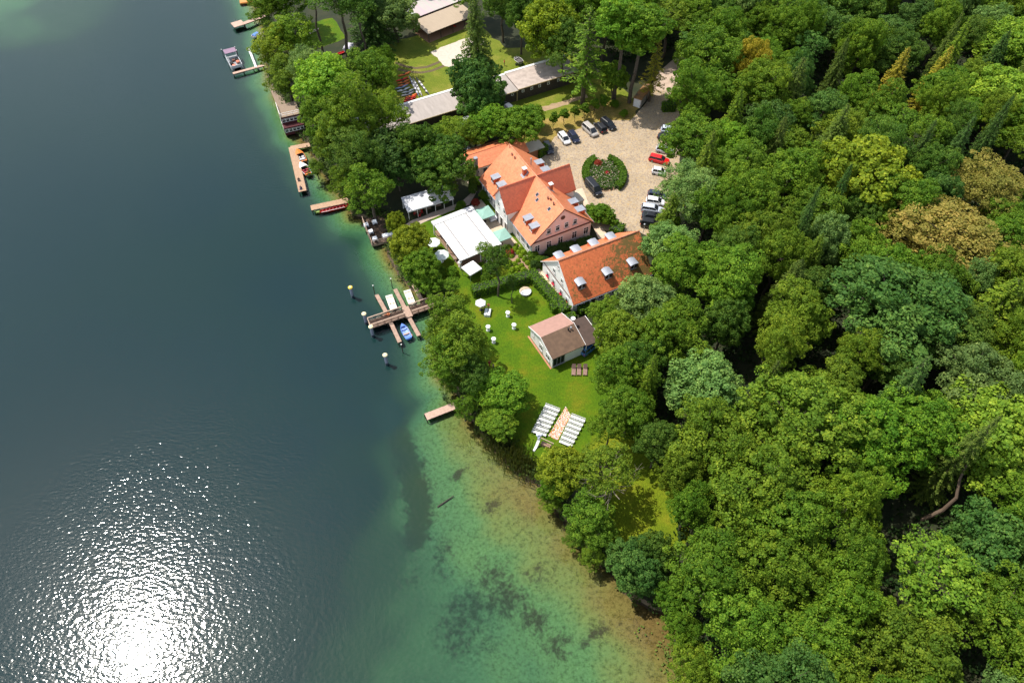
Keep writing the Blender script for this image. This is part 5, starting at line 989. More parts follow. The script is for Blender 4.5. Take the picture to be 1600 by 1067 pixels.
struct('dining_deck_floor', MB().prism([tuple((PG.matrix_basis if False else Matrix.Translation((-10.0, 95.3, 0)) @ Matrix.Rotation(R_(30.5), 4, 'Z')) @ Vector((x, y, 0)))[:2] for x, y in ((.15, .2), (PW + .2, -.4), (PW + .2, PL + .3), (.55, PL + .3))], .02, .07).mesh('dining_deck_floor', mat('brown_terrace_boards', (.24, .15, .10), .9, (.18, .11, .075), 2, bump=.3, stretch=(1, 6, 1))))
part('low_rail', MB().box(.08, .16, .1, PL - .2, .35, .48), M_WOODP, PG)
gz = thing('gazebo', 'small square white gazebo at the corner of the dining awning', 'gazebo', (-7.9, 92.0, 0), R_(40)); 
part('roof', MB().add([(-.1, -.1, 2.15), (2.8, -.1, 2.15), (2.8, 2.7, 2.15), (-.1, 2.7, 2.15), (1.35, 1.3, 2.5), (-.1, -.1, 1.95), (2.8, -.1, 1.95), (2.8, 2.7, 1.95), (-.1, 2.7, 1.95)], [(0, 1, 4), (1, 2, 4), (2, 3, 4), (3, 0, 4), (0, 5, 6, 1), (1, 6, 7, 2), (2, 7, 8, 3), (3, 8, 5, 0)]), M_CANVAS, gz)
for x in (.0, 2.7):
    for y in (0, 2.6): part('post', MB().tube((x, y, 0), (x, y, 2.14), .05), M_METAL, gz)
# ================================================================== OBJECTS
def parasol(u, v, zt, r, n, colm, label, group, tilt=.55, rz=.5):
    p = G(u, v, zt); e = thing('parasol', label, 'parasol', (p.x, p.y, 0), rz, group)
    ring = [(r * math.cos(2 * math.pi * k / n), r * math.sin(2 * math.pi * k / n), zt - tilt) for k in range(n)]; low = [(q[0], q[1], q[2] - .14) for q in ring]
    part('canopy', MB().add([(0, 0, zt)] + ring + low, [(0, 1 + k, 1 + (k + 1) % n) for k in range(n)] + [(1 + k, 1 + n + k, 1 + n + (k + 1) % n, 1 + (k + 1) % n) for k in range(n)]), colm, e)
    part('pole', MB().tube((0, 0, 0), (0, 0, zt + .12), .035), M_METAL, e); part('base', MB().lathe([(.32, 0), (.32, .08), (.1, .12)], 10), M_BLACK, e)
M_GREENC = mat('sage_green_canvas', (.26, .43, .36), .85, (.22, .38, .32), 1.5)
parasol(757.3, 329, 2.9, 2.3, 4, M_GREENC, 'sage-green square parasol at the far corner of the awning', 'green terrace parasols', rz=R_(28 + 45)); parasol(783.5, 364, 2.9, 2.2, 4, M_GREENC, 'sage-green square parasol in front of the hotel wing', 'green terrace parasols', rz=R_(28 + 45))
parasol(677, 375.5, 2.5, 1.35, 8, mat('pale_parasol', (.72, .74, .72), .85), 'white parasol half hidden under the maple by the dining deck', 'white lawn parasols'); parasol(690, 395, 2.5, 1.45, 8, mat('pale_mint_parasol', (.62, .68, .64), .85), 'pale parasol standing clear of the maple on the lawn', 'white lawn parasols'); parasol(750.7, 471, 2.4, 1.05, 6, M_CANVAS, 'white parasol beside the white lawn lounge', 'white lawn parasols', .4)

def cloth_table(u, v, label, group, r=.42, h=1.1, cat='high table'):
    p = G(u, v); e = thing('high_table', label, cat, (p.x, p.y, 0), 0, group)
    part('tabletop', MB().lathe([(r, h - .03), (r, h)], 14), M_CLOTH, e); part('tablecloth', MB().lathe([(r * .98, h - .032), (r * .55, h * .55), (r * .5, h * .45), (r * .85, .02)], 14), M_CLOTH, e)
for u, v, l in ((762.7,516,'white-draped tall table nearest the lawn lounge'),(803,513,'white-draped tall table furthest inland on the lawn'),(771.4,535,'white-draped tall table lowest on the lawn'),(793.5,494,'white-draped tall table standing in the slim tree shadow'),(719,416,'white-draped tall table at the corner of the dining deck'),(691,409,'white-draped tall table beside the pale parasol')): cloth_table(u, v, l, 'white-draped tall tables')

def box_table(name, p, rz, L, W, h, label, cat, group, base=0.0, cloth=True):
    e = thing(name, label, cat, (p.x, p.y, base), rz, group)
    if cloth: part('tablecloth', MB().add([(-L/2, -W/2, h), (L/2, -W/2, h), (L/2, W/2, h), (-L/2, W/2, h), (-L/2-.06, -W/2-.06, h-.45), (L/2+.06, -W/2-.06, h-.45), (L/2+.06, W/2+.06, h-.45), (-L/2-.06, W/2+.06, h-.45)], [(0,1,2,3),(0,4,5,1),(1,5,6,2),(2,6,7,3),(3,7,4,0)]), mat('bluish_white_cloth', (.74, .76, .82), .8), e)
    part('tabletop', MB().box(-L/2+.02, L/2-.02, -W/2+.02, W/2-.02, h-.05, h-.005), M_WOOD, e)
    for sx in (-1, 1):
        for sy in (-1, 1): part('leg', MB().box(sx*(L/2-.1)-.03, sx*(L/2-.1)+.03, sy*(W/2-.1)-.03, sy*(W/2-.1)+.03, 0, h-.052), M_DKWOOD, e)
    return e
CHAIRP = {}
def chair(p, rz, label, group, m, base=0.0, name='chair', cat='chair'):
    if m.name not in CHAIRP:
        e = thing(name, label, cat, (p.x, p.y, base), rz, group)
        part('seat', MB().box(-.22, .22, -.22, .22, .42, .47, bev=.01), m, e); part('backrest', MB().box(-.22, .22, -.25, -.20, .48, .90), m, e)
        for sx in (-1, 1):
            for sy in (-1, 1): part('leg', MB().box(sx*.19-.02, sx*.19+.02, sy*.19-.02, sy*.19+.02, 0, .418), m, e)
        CHAIRP[m.name] = e; return e
    return copy_tree(CHAIRP[m.name], (p.x, p.y, base), rz, label, group)

# ---- decks and jetties: real boards, joined because each is under two pixels wide
def deck(name, label, a, b, w, z, m, cat='jetty', group=None, piles=True, board=.16, pilelen=1.25, side=0.0):
    a = Vector(a); b = Vector(b); L = (b - a).length; rz = math.atan2(b.y - a.y, b.x - a.x); e = thing(name, label, cat, (a.x, a.y, 0), rz, group)
    mb = MB(); n = int(L / board); r = random.Random(int(L * 97))
    for k in range(n): j = r.uniform(-.02, .02); mb.box(k * board, k * board + board * .9, -w / 2 + j, w / 2 + j, z - .045, z + r.uniform(-.006, .006))
    part('planks', mb, m, e, kind='stuff'); part('beam', MB().box(0, L, -w / 2 + .08, -w / 2 + .2, z - .25, z - .05).box(0, L, w / 2 - .2, w / 2 - .08, z - .25, z - .05), M_DKWOOD, e)
    if piles:
        k = max(2, int(L / 2.6) + 1)
        for i in range(k):
            for s in (-1, 1): x = .15 + (L - .3) * i / (k - 1); part('pile', MB().tube((x, s * (w / 2 - .12), -pilelen), (x, s * (w / 2 - .12), z - .052), .09, n=6), M_DKWOOD, e)
    return e, L, rz
def V2(u, v, z=0): q = G(u, v, z); return Vector((q.x, q.y, 0))
DZ = .25
JA, JB = V2(575.5, 503.5, DZ), V2(702, 462, DZ); JA = V2(577, 508, DZ); JB = V2(699, 467, DZ)
J, JL, JR = deck('railed_jetty', 'long brown wooden jetty with cross-braced railings', JA, JB, 1.9, DZ, mat('brown_jetty_wood', (.15, .09, .065), .9, (.09, .055, .04), 3, bump=.3))
M_RAIL = mat('bleached_rail_wood', (.46, .33, .25), .85, (.36, .25, .19), 3); M_RAILD = mat('brown_rail_wood', (.20, .12, .085), .85)
def railing(parent, x0, x1, y, z, gaps=()):
    n = max(1, round((x1 - x0) / 1.25)); st = (x1 - x0) / n; po = MB(); br = MB(); hr = MB().box(x0, x1, y - .09, y + .09, z + 1.02, z + 1.08)
    for k in range(n + 1): po.box(x0 + k * st - .045, x0 + k * st + .045, y - .045, y + .045, z - .3, z + 1.018)
    for k in range(n):
        a, b = x0 + k * st, x0 + (k + 1) * st; br.tube((a, y - .015, z + .1), (b, y - .015, z + .96), .04, n=4).tube((a, y + .03, z + .96), (b, y + .03, z + .1), .04, n=4)
    br.box(x0, x1, y - .025, y + .025, z + .06, z + .13); o = part('railing', hr, M_RAIL, parent); part('post', po, M_RAILD, o); part('cross_brace', br, M_RAIL, o)
for y in (-.88, .88):
    railing(J, .1, 6.6, y, DZ); railing(J, 8.0, JL - 1.2, y, DZ)
railing_end = part('end_rail', MB().box(.0, .12, -.9, .9, DZ + 1.0, DZ + 1.07).box(.02, .1, -.9, .9, DZ + .5, DZ + .56), M_RAIL, J)
part('crossing_platform', MB().box(6.65, 7.95, -1.3, 1.3, DZ + .012, DZ + .16), M_WOODP, J)
FG_ = 'finger planks of the railed jetty'
for u0, v0, u1, v1, l in ((603,487,588,460,'finger plank on the far side nearest the lake end'),(634,484,617,451,'finger plank on the far side at the crossing'),(659,469,645,443,'finger plank on the far side nearest the bank'),(610,503,625,535,'finger plank on the near side lakeward of the blue rowing boat'),(637,492,655,525,'finger plank on the near side between blue rowing boat and alder')):
    deck('finger_plank', l, V2(u0, v0, .15), V2(u1, v1, .15), .75, .15, M_WOODP, 'jetty', FG_)
deck('bathing_jetty', 'short pinkish bathing pier above the clear shallows', V2(735, 624, .2), V2(664, 651.5, .2), 1.35, .2, mat('rosy_deck_wood', (.50, .34, .27), .85, (.4, .27, .21), 3))
deck('boat_pier', 'wooden pier with the long red boat moored along it', V2(545, 312.5, .2), V2(485.5, 325, .2), 1.6, .2, mat('tan_deck_wood', (.45, .29, .19), .85, (.36, .23, .15), 3))
LD, LL, LR = deck('motorboat_dock', 'L-shaped tan dock where two motorboats lie', V2(456.5, 229.5, .2), V2(473, 299.5, .2), 1.7, .2, MATS['tan_deck_wood'])
a = V2(484, 226, .2); b = V2(454, 231.5, .2); deck('dock_arm', 'short landward arm of the motorboat dock', a, b, 1.5, .205, MATS['tan_deck_wood'])
deck('boardwalk', 'brown boardwalk on piles leading along the shore to the boathouse', V2(428, 136, .2), V2(442, 170, .2), 2.2, .2, M_WOOD, 'boardwalk')
deck('thin_jetty', 'thin pale jetty behind the electric pontoon boat', V2(412, 102, .2), V2(363.5, 115, .2), .9, .2, MATS['rosy_deck_wood']); deck('gangway', 'narrow white gangway pointing out from the thin jetty', V2(400, 105, .3), V2(388.5, 76, .3), .55, .3, M_FRAME, piles=False); 
deck('bathing_pier', 'small grey bathing pier with a square platform near the top of the picture', V2(414, 24.5, .6), V2(380, 37, .6), 1.4, .6, MATS['rosy_deck_wood']); c = V2(371.5, 37.5, .45)
bp_ = thing('swim_platform', 'square platform at the end of the small bathing pier', 'platform', (c.x, c.y, 0), R_(35)); part('deck', MB().box(-1.5, 1.5, -1.4, 1.4, .3, .5), MATS['rosy_deck_wood'], bp_); part('ladder', MB().tube((-.3, 1.42, -.9), (-.3, 1.42, 1.3), .03).tube((.3, 1.42, -.9), (.3, 1.42, 1.3), .03).tube((-.3, 1.42, .7), (.3, 1.42, .7), .02), M_METAL, bp_)
for x in (-1.3, 1.3): part('pile', MB().tube((x, -1.2, -1.25), (x, -1.2, .298), .1), M_DKWOOD, bp_)
c = V2(384, 0, .3); of = thing('orange_float', 'orange pontoon float cut by the top edge of the picture', 'float', (c.x, c.y, WATER_Z), R_(15)); part('deck', MB().box(-1.8, 1.8, -1, 1, .1, .55, bev=.1), mat('orange_plastic', (.62, .24, .05), .5), of); part('fender', MB().box(-1.85, 1.85, -1.05, 1.05, -.15, .098), M_BLACK, of)

# dining deck over the water
a = V2(581.5, 382.5, .2); b = V2(619, 372.5, .2); rz = math.atan2(b.y - a.y, b.x - a.x)
TD = thing('dining_deck', 'dark plank dining deck built out over the lake', 'deck', (a.x, a.y, 0), rz); mb = MB()
for k in range(46): mb.box(0, 5.6, .05 + k * .17, .05 + k * .17 + .155, .155, .2)
part('planks', mb, mat('dark_deck_boards', (.12, .075, .05), .9, (.08, .05, .035), 2), TD, kind='stuff'); part('skirt', MB().box(0, 5.6, -.05, .045, -.35, .16).box(-.06, -.002, 0, 7.9, -.35, .16), M_WOOD, TD)
def deckrail(x0, y0, x1, y1):
    d = Vector((x1 - x0, y1 - y0, 0)); n = max(1, round(d.length / 1.3)); mb = MB()
    for k in range(n + 1): q = Vector((x0, y0, 0)) + d * k / n; mb.box(q.x - .05, q.x + .05, q.y - .05, q.y + .05, .2, 1.15)
    for z in (.5, .8, 1.1): mb.tube((x0, y0, z), (x1, y1, z), .05, n=4)
    part('railing', mb, M_RAIL, TD)
deckrail(.05, .06, 5.5, .06); deckrail(.05, .1, .05, 7.8)
for x in (.2, 2.8, 5.4):
    for y in (.2, 4, 7.6): part('pile', MB().tube((x, y, -1.25), (x, y, .15), .1), M_DKWOOD, TD)
M_RATTAN = mat('dark_rattan', (.035, .028, .024), .8)
for u, v, L, W, nick, l in ((572,350,.85,.85,'far rail table','small white-clothed table at the far rail of the dining deck'),(585,345.5,.85,.85,'tree-end table','small white-clothed table at the tree end of the dining deck'),(579,360.5,.85,.85,'middle rail table','small white-clothed table at the middle of the lake rail'),(585.5,371.5,.9,.9,'near corner table','small white-clothed table in the near corner of the dining deck'),(606,366,2.2,.9,'long table','long white-clothed table on the dining deck')):
    p = G(u, v, .95); box_table('dining_table', p, rz, L, W, .75, l, 'table', 'clothed tables on the dining deck', .2)
    for k, (dx, dy, fr) in enumerate([(-L/2-.35, 0, -90), (L/2+.35, 0, 90), (0, -W/2-.35, 0), (0, W/2+.35, 180)]):
        q = Vector((p.x + dx * math.cos(rz) - dy * math.sin(rz), p.y + dx * math.sin(rz) + dy * math.cos(rz), 0)); chair(q, rz + R_(fr), f"dark chair on the {['lakeward', 'landward', 'near', 'far'][k]} side of the {nick} on the dining deck", 'dark chairs on the dining deck', M_RATTAN, .2)

# ---- posts in the water
for u0, v0, h, yel, l in ((550.5,461,2.2,1,'stout mooring post with a yellow top standing alone above the jetty'),(571.6,502,2.2,0,'stout cream-topped mooring post at the far corner of the jetty end'),(582.2,522,2.2,0,'stout cream-topped mooring post at the near corner of the jetty end'),(604.2,566,2.2,0,'stout cream-topped mooring post standing alone below the jetty')):
    p = G(u0, v0, WATER_Z); e = thing('mooring_post', l, 'mooring post', (p.x, p.y, WATER_Z), 0, 'stout mooring posts'); part('pile', MB().lathe([(.3, -.75), (.29, h - .5), (.27, h - .35)], 12), mat('zinc_blue_pile', (.26, .28, .36), .7, (.18, .19, .25), 3), e)
    part('cap', MB().lathe([(.29, h - .348), (.42, h - .15), (.44, h), (.34, h + .07)], 14), mat('yellow_cap' if yel else 'cream_cap', (.66, .48, .06) if yel else (.68, .60, .38), .6), e); part('lid', MB().lathe([(.2, h + .072), (.18, h + .14)], 10), mat('cap_lid', (.75, .68, .48), .6), e)
for u0, v0, h, l in ((586,461,2.6,'thin dolphin pole beyond the outer finger plank'),(629,548,1.8,'thin dolphin pole below the blue rowing boat'),(613,448,2.2,'thin dolphin pole beyond the two white floats'),(641,440,2.2,'thin dolphin pole by the bank beyond the jetty'),(349,87,1.6,'dark pole on the lake side of the pontoon boat'),(370,83,1.6,'dark pole behind the pontoon boat canopy'),(372.5,88,1.6,'dark pole on the land side of the pontoon boat'),(489,278,1.4,'thin leaning pole beside the motorboat dock')):
    p = G(u0, v0, WATER_Z); e = thing('mooring_pole', l, 'pole', (p.x, p.y, WATER_Z), 0, 'thin poles in the water'); part('pile', MB().tube((0, 0, -.75), (0, 0, h), .08, .07, 8), M_DKWOOD, e); part('cap', MB().lathe([(.12, h), (.13, h + .1), (.05, h + .16)], 8), M_FRAME, e)

# ---- boats
def hull(L, W, H, bow=.34, stern=.8, n=12, flare=.8, inner=.08, rocker=.12):
    """open hull shell: outer skin, gunwale and inner skin"""
    st = []
    for k in range(n + 1):
        t = k / n
        f = stern + (1 - stern) * min(1, t / .35) if t < .35 else (1.0 if t < 1 - bow * 1.4 else max(.02, max(0.0, math.cos((t - (1 - bow * 1.4)) / (bow * 1.4) * math.pi / 2)) ** .8))
        st.append((-L / 2 + L * t, W / 2 * f, H * (1 + rocker * (2 * t - 1) ** 2 * (1.6 if t > .5 else .4))))
    v = []; 
    for x, w, h in st: v += [(x, -w, h), (x, -w * flare, h * .35), (x, 0, 0 if x < L * .38 else h * .25), (x, w * flare, h * .35), (x, w, h), (x, max(w - inner, .0), h + .001), (x, max(w * flare - inner, 0), h * .42), (x, 0, h * .2), (x, -max(w * flare - inner, 0), h * .42), (x, -max(w - inner, 0), h + .001)]
    m = MB(); q = 10
    m.add(v, [(k * q + i, (k + 1) * q + i, (k + 1) * q + i + 1, k * q + i + 1) for k in range(n) for i in range(4)] + [(k * q + 4, (k + 1) * q + 4, (k + 1) * q + 5, k * q + 5) for k in range(n)] + [(k * q + 9, (k + 1) * q + 9, (k + 1) * q, k * q) for k in range(n)]); m.slot = 1
    m.add(v, [(k * q + i, (k + 1) * q + i, (k + 1) * q + i + 1, k * q + i + 1) for k in range(n) for i in range(5, 9)]); m.slot = 0; m.add(v[:5], [(4, 3, 2, 1, 0)]); m.slot = 1; m.add(v[5:10], [(4, 3, 2, 1, 0)]); return m, st
def boat(name, label, cat, u0, v0, u1, v1, W, H, m_out, m_in, z=None, group=None, L=None, **kw):
    z = WATER_Z - .12 if z is None else z; a = G(u0, v0, z + H); b = G(u1, v1, z + H); rz = math.atan2(b.y - a.y, b.x - a.x); L = L or (b - a).length; c = (a + b) / 2
    e = thing(name, label, cat, (c.x, c.y, z), rz, group); hm, st = hull(L, W, H, **kw); part('hull', hm, [m_out, m_in], e); return e, L, st
M_BLUE = mat('blue_boat_paint', (.10, .22, .62), .45, (.08, .18, .52), 3); M_BLUEI = mat('pale_blue_paint', (.26, .38, .72), .6)
e, L, st = boat('rowing_boat', 'blue rowing boat moored between two finger planks', 'rowing boat', 639, 528.5, 627.5, 505.5, 1.45, .55, M_BLUE, M_BLUEI)
part('thwart', MB().box(-.75, -.45, -.66, .66, .40, .46), M_RAIL, e); part('thwart', MB().box(.5, .75, -.6, .6, .40, .46), M_BLUEI, e); part('stern_seat', MB().box(-L/2 + .1, -L/2 + .6, -.52, .52, .40, .46), M_BLUE, e); part('oar', MB().tube((-1.2, -.72, .6), (.6, -.60, .62), .03).box(-1.7, -1.15, -.8, -.66, .59, .62), M_RAIL, e); part('bow_deck', MB().add([(L/2-.05, 0, .66), (L/2-.75, .42, .62), (L/2-.75, -.42, .62)], [(0, 1, 2)]), M_BLUE, e)
M_ORG = mat('orange_gelcoat', (.72, .20, .03), .3, spec=.5); M_GEL = mat('white_gelcoat', (.74, .71, .68), .35); M_SEAT = mat('pale_seat_vinyl', (.62, .6, .6), .6); M_REDV = mat('dark_red_vinyl', (.30, .03, .04), .6)
for (u0, v0, u1, v1, mo, ms, l) in ((474.5,252,463.5,233,M_ORG,M_SEAT,'orange motorboat at the inner side of the dock'),(482,271.5,469,253.5,M_GEL,M_REDV,'white motorboat with orange trim and dark red seats at the dock')):
    e, L, st = boat('motorboat', l, 'motorboat', u0, v0, u1, v1, 1.9, .8, mo, mat('dark_cockpit', (.10, .09, .09), .7), group='motorboats at the dock')
    fd = [(x, w * .93, h) for x, w, h in st if x > .35]; n = len(fd); part('foredeck', MB().add([(x, -w, h + .02) for x, w, h in fd] + [(x, w, h + .02) for x, w, h in fd] + [(x, 0, h + .14 * (1 - k / n)) for k, (x, w, h) in enumerate(fd)], [(k, k + 1, 2 * n + k + 1, 2 * n + k) for k in range(n - 1)] + [(2 * n + k, 2 * n + k + 1, n + k + 1, n + k) for k in range(n - 1)]), mo, e)
    part('rub_strip', MB().box(-L/2 - .04, -L/2 + .25, -.78, .78, .5, .84), M_ORG, e)
    for x, y in ((-.35, -.42), (-.35, .42), (-1.2, 0)): part('seat', MB().box(x - .3, x + .3, y - (.3 if y else .7), y + (.3 if y else .7), .25, .62, bev=.08), ms, e)
    part('windscreen', MB().add([(.35, -.72, .82), (.35, .72, .82), (.05, .6, 1.2), (.05, -.6, 1.2), (.39, -.72, .82), (.39, .72, .82), (.09, .6, 1.2), (.09, -.6, 1.2)], [(0, 1, 2, 3), (7, 6, 5, 4), (3, 2, 6, 7)]), M_GLASS, e); part('outboard', MB().box(-L/2 - .45, -L/2 - .05, -.2, .2, .1, 1.0, bev=.08), M_BLACK, e)
e, L, st = boat('dragon_boat', 'long narrow red boat lying along the boat pier', 'boat', 497, 331, 548, 319, 1.1, .5, M_REDP, mat('red_boat_inside', (.42, .03, .02), .6), bow=.2, stern=.3)
for k in range(8): part('thwart', MB().box(-L/2 + .9 + k * .72, -L/2 + 1.1 + k * .72, -.48, .48, .42, .48), M_REDV, e)
part('gunwale', MB().box(-L/2 + .6, L/2 - 1.4, -.56, -.50, .52, .58).box(-L/2 + .6, L/2 - 1.4, .50, .56, .52, .58), M_FRAME, e)
part('dragon_prow', MB().box(-L/2 - .5, -L/2 + .35, -.2, .2, .3, .62, bev=.06).tube((-L/2 - .3, 0, .5), (-L/2 - .7, 0, .9), .12, .07), mat('green_yellow_paint', (.25, .35, .08), .5), e)
# pontoon boat
c = G(366, 97, 0); PB = thing('pontoon_boat', 'electric pontoon boat with a faded purple sun canopy', 'pontoon boat', (c.x, c.y, WATER_Z), math.atan2(173.3 - 166.9, -73.7 + 70.3))
for y in (-1.15, 1.15): part('float', MB().tube((-3.3, y, .1), (2.9, y, .1), .34, n=10).tube((2.9, y, .1), (3.5, y, .25), .34, .1, 10), M_METAL, PB)
part('deck', MB().box(-3.2, 3.1, -1.45, 1.45, .44, .54), mat('grey_deck', (.3, .31, .33), .8), PB)
fr = MB(); 
for y in (-1.4, 1.4): fr.box(-3.1, 3.0, y - .05, y + .05, .542, 1.2)
fr.box(-3.15, -3.05, -1.35, 1.35, .542, 1.2); part('side_panel', fr, mat('pale_grey_panel', (.55, .57, .6), .5), PB)
for x, y, m in ((-2.3, -.9, M_BLACK), (-2.3, .5, mat('salmon_cushion', (.60, .20, .13), .8)), (-.9, -.8, mat('salmon_cushion', (0, 0, 0))), (-.9, .8, M_BLACK), (.4, 0, M_BROWN), (.5, -.9, M_BLACK)): part('seat', MB().box(x - .5, x + .5, y - .4, y + .4, .545, 1.0, bev=.08), m, PB)
part('canopy', MB().slab([(1.2, -1.5, 2.45), (3.4, -1.5, 2.45), (3.4, 1.5, 2.45), (1.2, 1.5, 2.45)], .08), mat('faded_purple_canvas', (.26, .17, .24), .85), PB)
for x in (1.3, 3.0):
    for y in (-1.35, 1.35): part('canopy_pole', MB().tube((x, y, .545), (x, y, 2.37), .035), M_METAL, PB)
# two padded floats beside the jetty
for u0, v0, l in ((611.5,472,'cream padded float nearer the lake end of the jetty'),(640,464,'cream padded float nearer the bank')):
    p = G(u0, v0, WATER_Z + .45); e = thing('padded_float', l, 'float', (p.x, p.y, WATER_Z), R_(-69), 'cream padded floats'); part('pontoon', MB().box(-1.85, 1.85, -.62, .62, -.1, .25), M_METAL, e); part('cushion', MB().box(-1.9, 1.9, -.68, .68, .252, .5, bev=.07), mat('cream_cushion', (.74, .70, .60), .8, (.66, .62, .52), 2), e)
    for x in (-.1, .0): part('pillow', MB().box(x + .3, x + .62, -.45 if x else .1, -.1 if x else .45, .502, .62, bev=.05), mat('tan_pillow', (.5, .42, .3), .9), e)
    part('fold', MB().box(-1.35, -1.15, -.6, .6, .502, .57, bev=.03), mat('tan_pillow', (0, 0, 0)), e)
# white boat near the top piers, half under the alder
e, L, st = boat('sailing_dinghy', 'white boat with a blue cover half under the alders by the bathing pier', 'boat', 404, 51, 393, 58.5, 1.7, .7, M_GEL, M_GEL); part('cover', MB().box(-1.2, .6, -.6, .6, .6, .95, bev=.15), M_BLUE, e)
# boats on land
def kayak(u, v, c, label, L=3.6, W=.66, rzd=None):
    p = G(u, v); a = G(620, 167); b = G(660, 153); rz = math.atan2(b.y - a.y, b.x - a.x) if rzd is None else rzd
    e = thing('kayak', label, 'kayak', (p.x, p.y, .05), rz, 'kayaks laid out on the club lawn'); n = 10; v_ = []; q = 6
    for k in range(n + 1):
        t = k / n * 2 - 1; w = W / 2 * max(.03, (1 - abs(t) ** 2.2)); h = .3 + .1 * t * t
        v_ += [(t * L / 2, -w, h * .55), (t * L / 2, -w * .6, .02 + .15 * t ** 4), (t * L / 2, w * .6, .02 + .15 * t ** 4), (t * L / 2, w, h * .55), (t * L / 2, w * .5, h), (t * L / 2, -w * .5, h)]
    part('hull', MB().add(v_, [(k * q + i, (k + 1) * q + i, (k + 1) * q + (i + 1) % q, k * q + (i + 1) % q) for k in range(n) for i in range(q)]), mat('kayak_' + c, {'red': (.62, .03, .015), 'orange': (.70, .16, .03), 'white': (.72, .70, .70), 'blue': (.30, .36, .52)}[c], .4), e)
    part('cockpit', MB().lathe([(.24, .3), (.26, .335), (.2, .33)], 10, (-.1, 0, 0), 1.6, .8), M_BLACK, e)
for u, v, c, l in ((640.5,157.5,'red','red kayak next to the shed roof, lowest of the row'),(641.5,154.3,'red','second red kayak up from the shed roof'),(643,151.2,'orange','orange-red kayak above the two red ones'),(637.5,148.5,'white','white kayak between orange-red kayak and striped one'),(638,144,'white','white kayak third from the far end of the white ones'),(631,141.5,'white','narrow white kayak poking out from the tree'),(628,137.5,'blue','bluish kayak under the tree edge'),(632,133.5,'orange','orange kayak nearest the racing shells'),(631,129.5,'orange','orange kayak one before the far end of the row'),(629,125.5,'red','red kayak at the far end of the row'),(632,117.5,'orange','short orange kayak alone by the wheel ruts')): kayak(u, v, c, l)
for k, (u0, v0, u1, v1, c, l) in enumerate(((639.5,120.5,655.5,153,'slate_blue','slate-blue racing shell nearest the kayaks'),(645,123.5,660,152,'pale_grey','pale racing shell in the middle'),(650,122,671.5,150.5,'dark_grey','dark racing shell with pale cockpit sections furthest inland'))):
    rz, L, a, b = yaw(u0, v0, u1, v1, .3); c_ = (a + b) / 2; e = thing('racing_shell', l, 'rowing shell', (c_.x, c_.y, 0), rz, 'racing shells on the club lawn'); hm, st = hull(L, .62, .32, bow=.55, stern=.1, n=14, inner=.06); hm.v = [(x, y, z + .25) for x, y, z in hm.v]
    part('hull', hm, [mat('shell_' + c, {'slate_blue': (.16, .17, .33), 'pale_grey': (.50, .46, .48), 'dark_grey': (.07, .07, .10)}[c], .4), mat('shell_inside', (.28, .26, .27), .7)], e)
    for i in range(4): part('seat_frame', MB().box(-L * .28 + i * L * .17, -L * .28 + i * L * .17 + .7, -.2, .2, .42, .56), M_FRAME if (i + k) % 2 else M_GEL, e)
    for x in (-L * .25, L * .25): part('trestle', MB().box(x - .05, x + .05, -.35, .35, 0, .24), M_METAL, e)
def parked_boat(name, label, cat, u0, v0, u1, v1, W, H, mo, mi, trailer=True, cover=None):
    e, L, st = boat(name, label, cat, u0, v0, u1, v1, W, H, mo, mi, z=.55 if trailer else .05, group='boats kept on land')
    if trailer:
        part('trailer', MB().box(-L/2 + .3, L/2 + .6, -.05, .05, -.2, -.08).box(-.6, -.5, -W/2, W/2, -.25, -.13), M_METAL, e)
        for y in (-W/2, W/2): w = MB().tube((-.55, y - .09, -.25), (-.55, y + .09, -.25), .3, n=12); part('wheel', w, M_BLACK, e)
    if cover: part('cover', MB().box(-L/2 + .35, L * .28, -W/2 + .22, W/2 - .22, H * .75, H + .35, bev=.22), cover, e)
    part('bench', MB().box(L * .30, L * .36, -W * .3, W * .3, H * .7, H * .78), M_SEAT, e); return e
parked_boat('trailer_boat', 'white covered boat on a trailer behind the long shed', 'boat', 803, 174, 788, 160, 2.0, .9, M_GEL, mat('dark_cockpit', (0, 0, 0)), True, M_GEL); parked_boat('trailer_boat', 'small white catamaran-like boat on the dirt behind the shed', 'boat', 814, 97, 805, 89, 1.9, .6, M_GEL, mat('dark_cockpit', (0, 0, 0))); parked_boat('trailer_boat', 'white open boat wedged between bushes and the rear wing roof', 'boat', 736, 241, 723, 227, 2.0, .8, M_GEL, M_SEAT)
parked_boat('trailer_boat', 'white launch on a trailer with two upright poles below the long shed', 'boat', 690, 214, 668, 220, 1.7, .6, M_GEL, mat('dark_cockpit', (0, 0, 0)))
parked_boat('covered_boat', 'boat under a crumpled lilac-white tarpaulin in the dark pine shade', 'boat', 541, 78, 549, 66, 2.4, .9, M_TARP, M_TARP, True, mat('lilac_tarpaulin', (.55, .52, .60), .7)); parked_boat('canoe', 'red canoe lying beside the tarpaulined boat', 'canoe', 526, 85, 542, 79, .9, .4, M_REDP, M_REDP, False); parked_boat('sailboard', 'white and pink board lying on the bright grass near the shore', 'board', 484, 52, 498, 44.5, .9, .25, mat('pinkish_board', (.68, .52, .52), .5), mat('pinkish_board', (0, 0, 0)), False); parked_boat('canoe', 'red canoe stored under the tan shelter roof', 'canoe', 702, 37, 712, 41, .8, .4, M_REDP, M_REDP, False)
c = G(727, 188, 2.2); e = thing('canopy_tent', 'small white pop-up canopy by the long shed below the bluish chestnut', 'tent', (c.x, c.y, 0), R_(30)); part('roof', MB().add([(-1.5, -1.4, 2.1), (1.5, -1.4, 2.1), (1.5, 1.4, 2.1), (-1.5, 1.4, 2.1), (0, 0, 2.6)], [(0, 1, 4), (1, 2, 4), (2, 3, 4), (3, 0, 4)]), M_TARP, e)
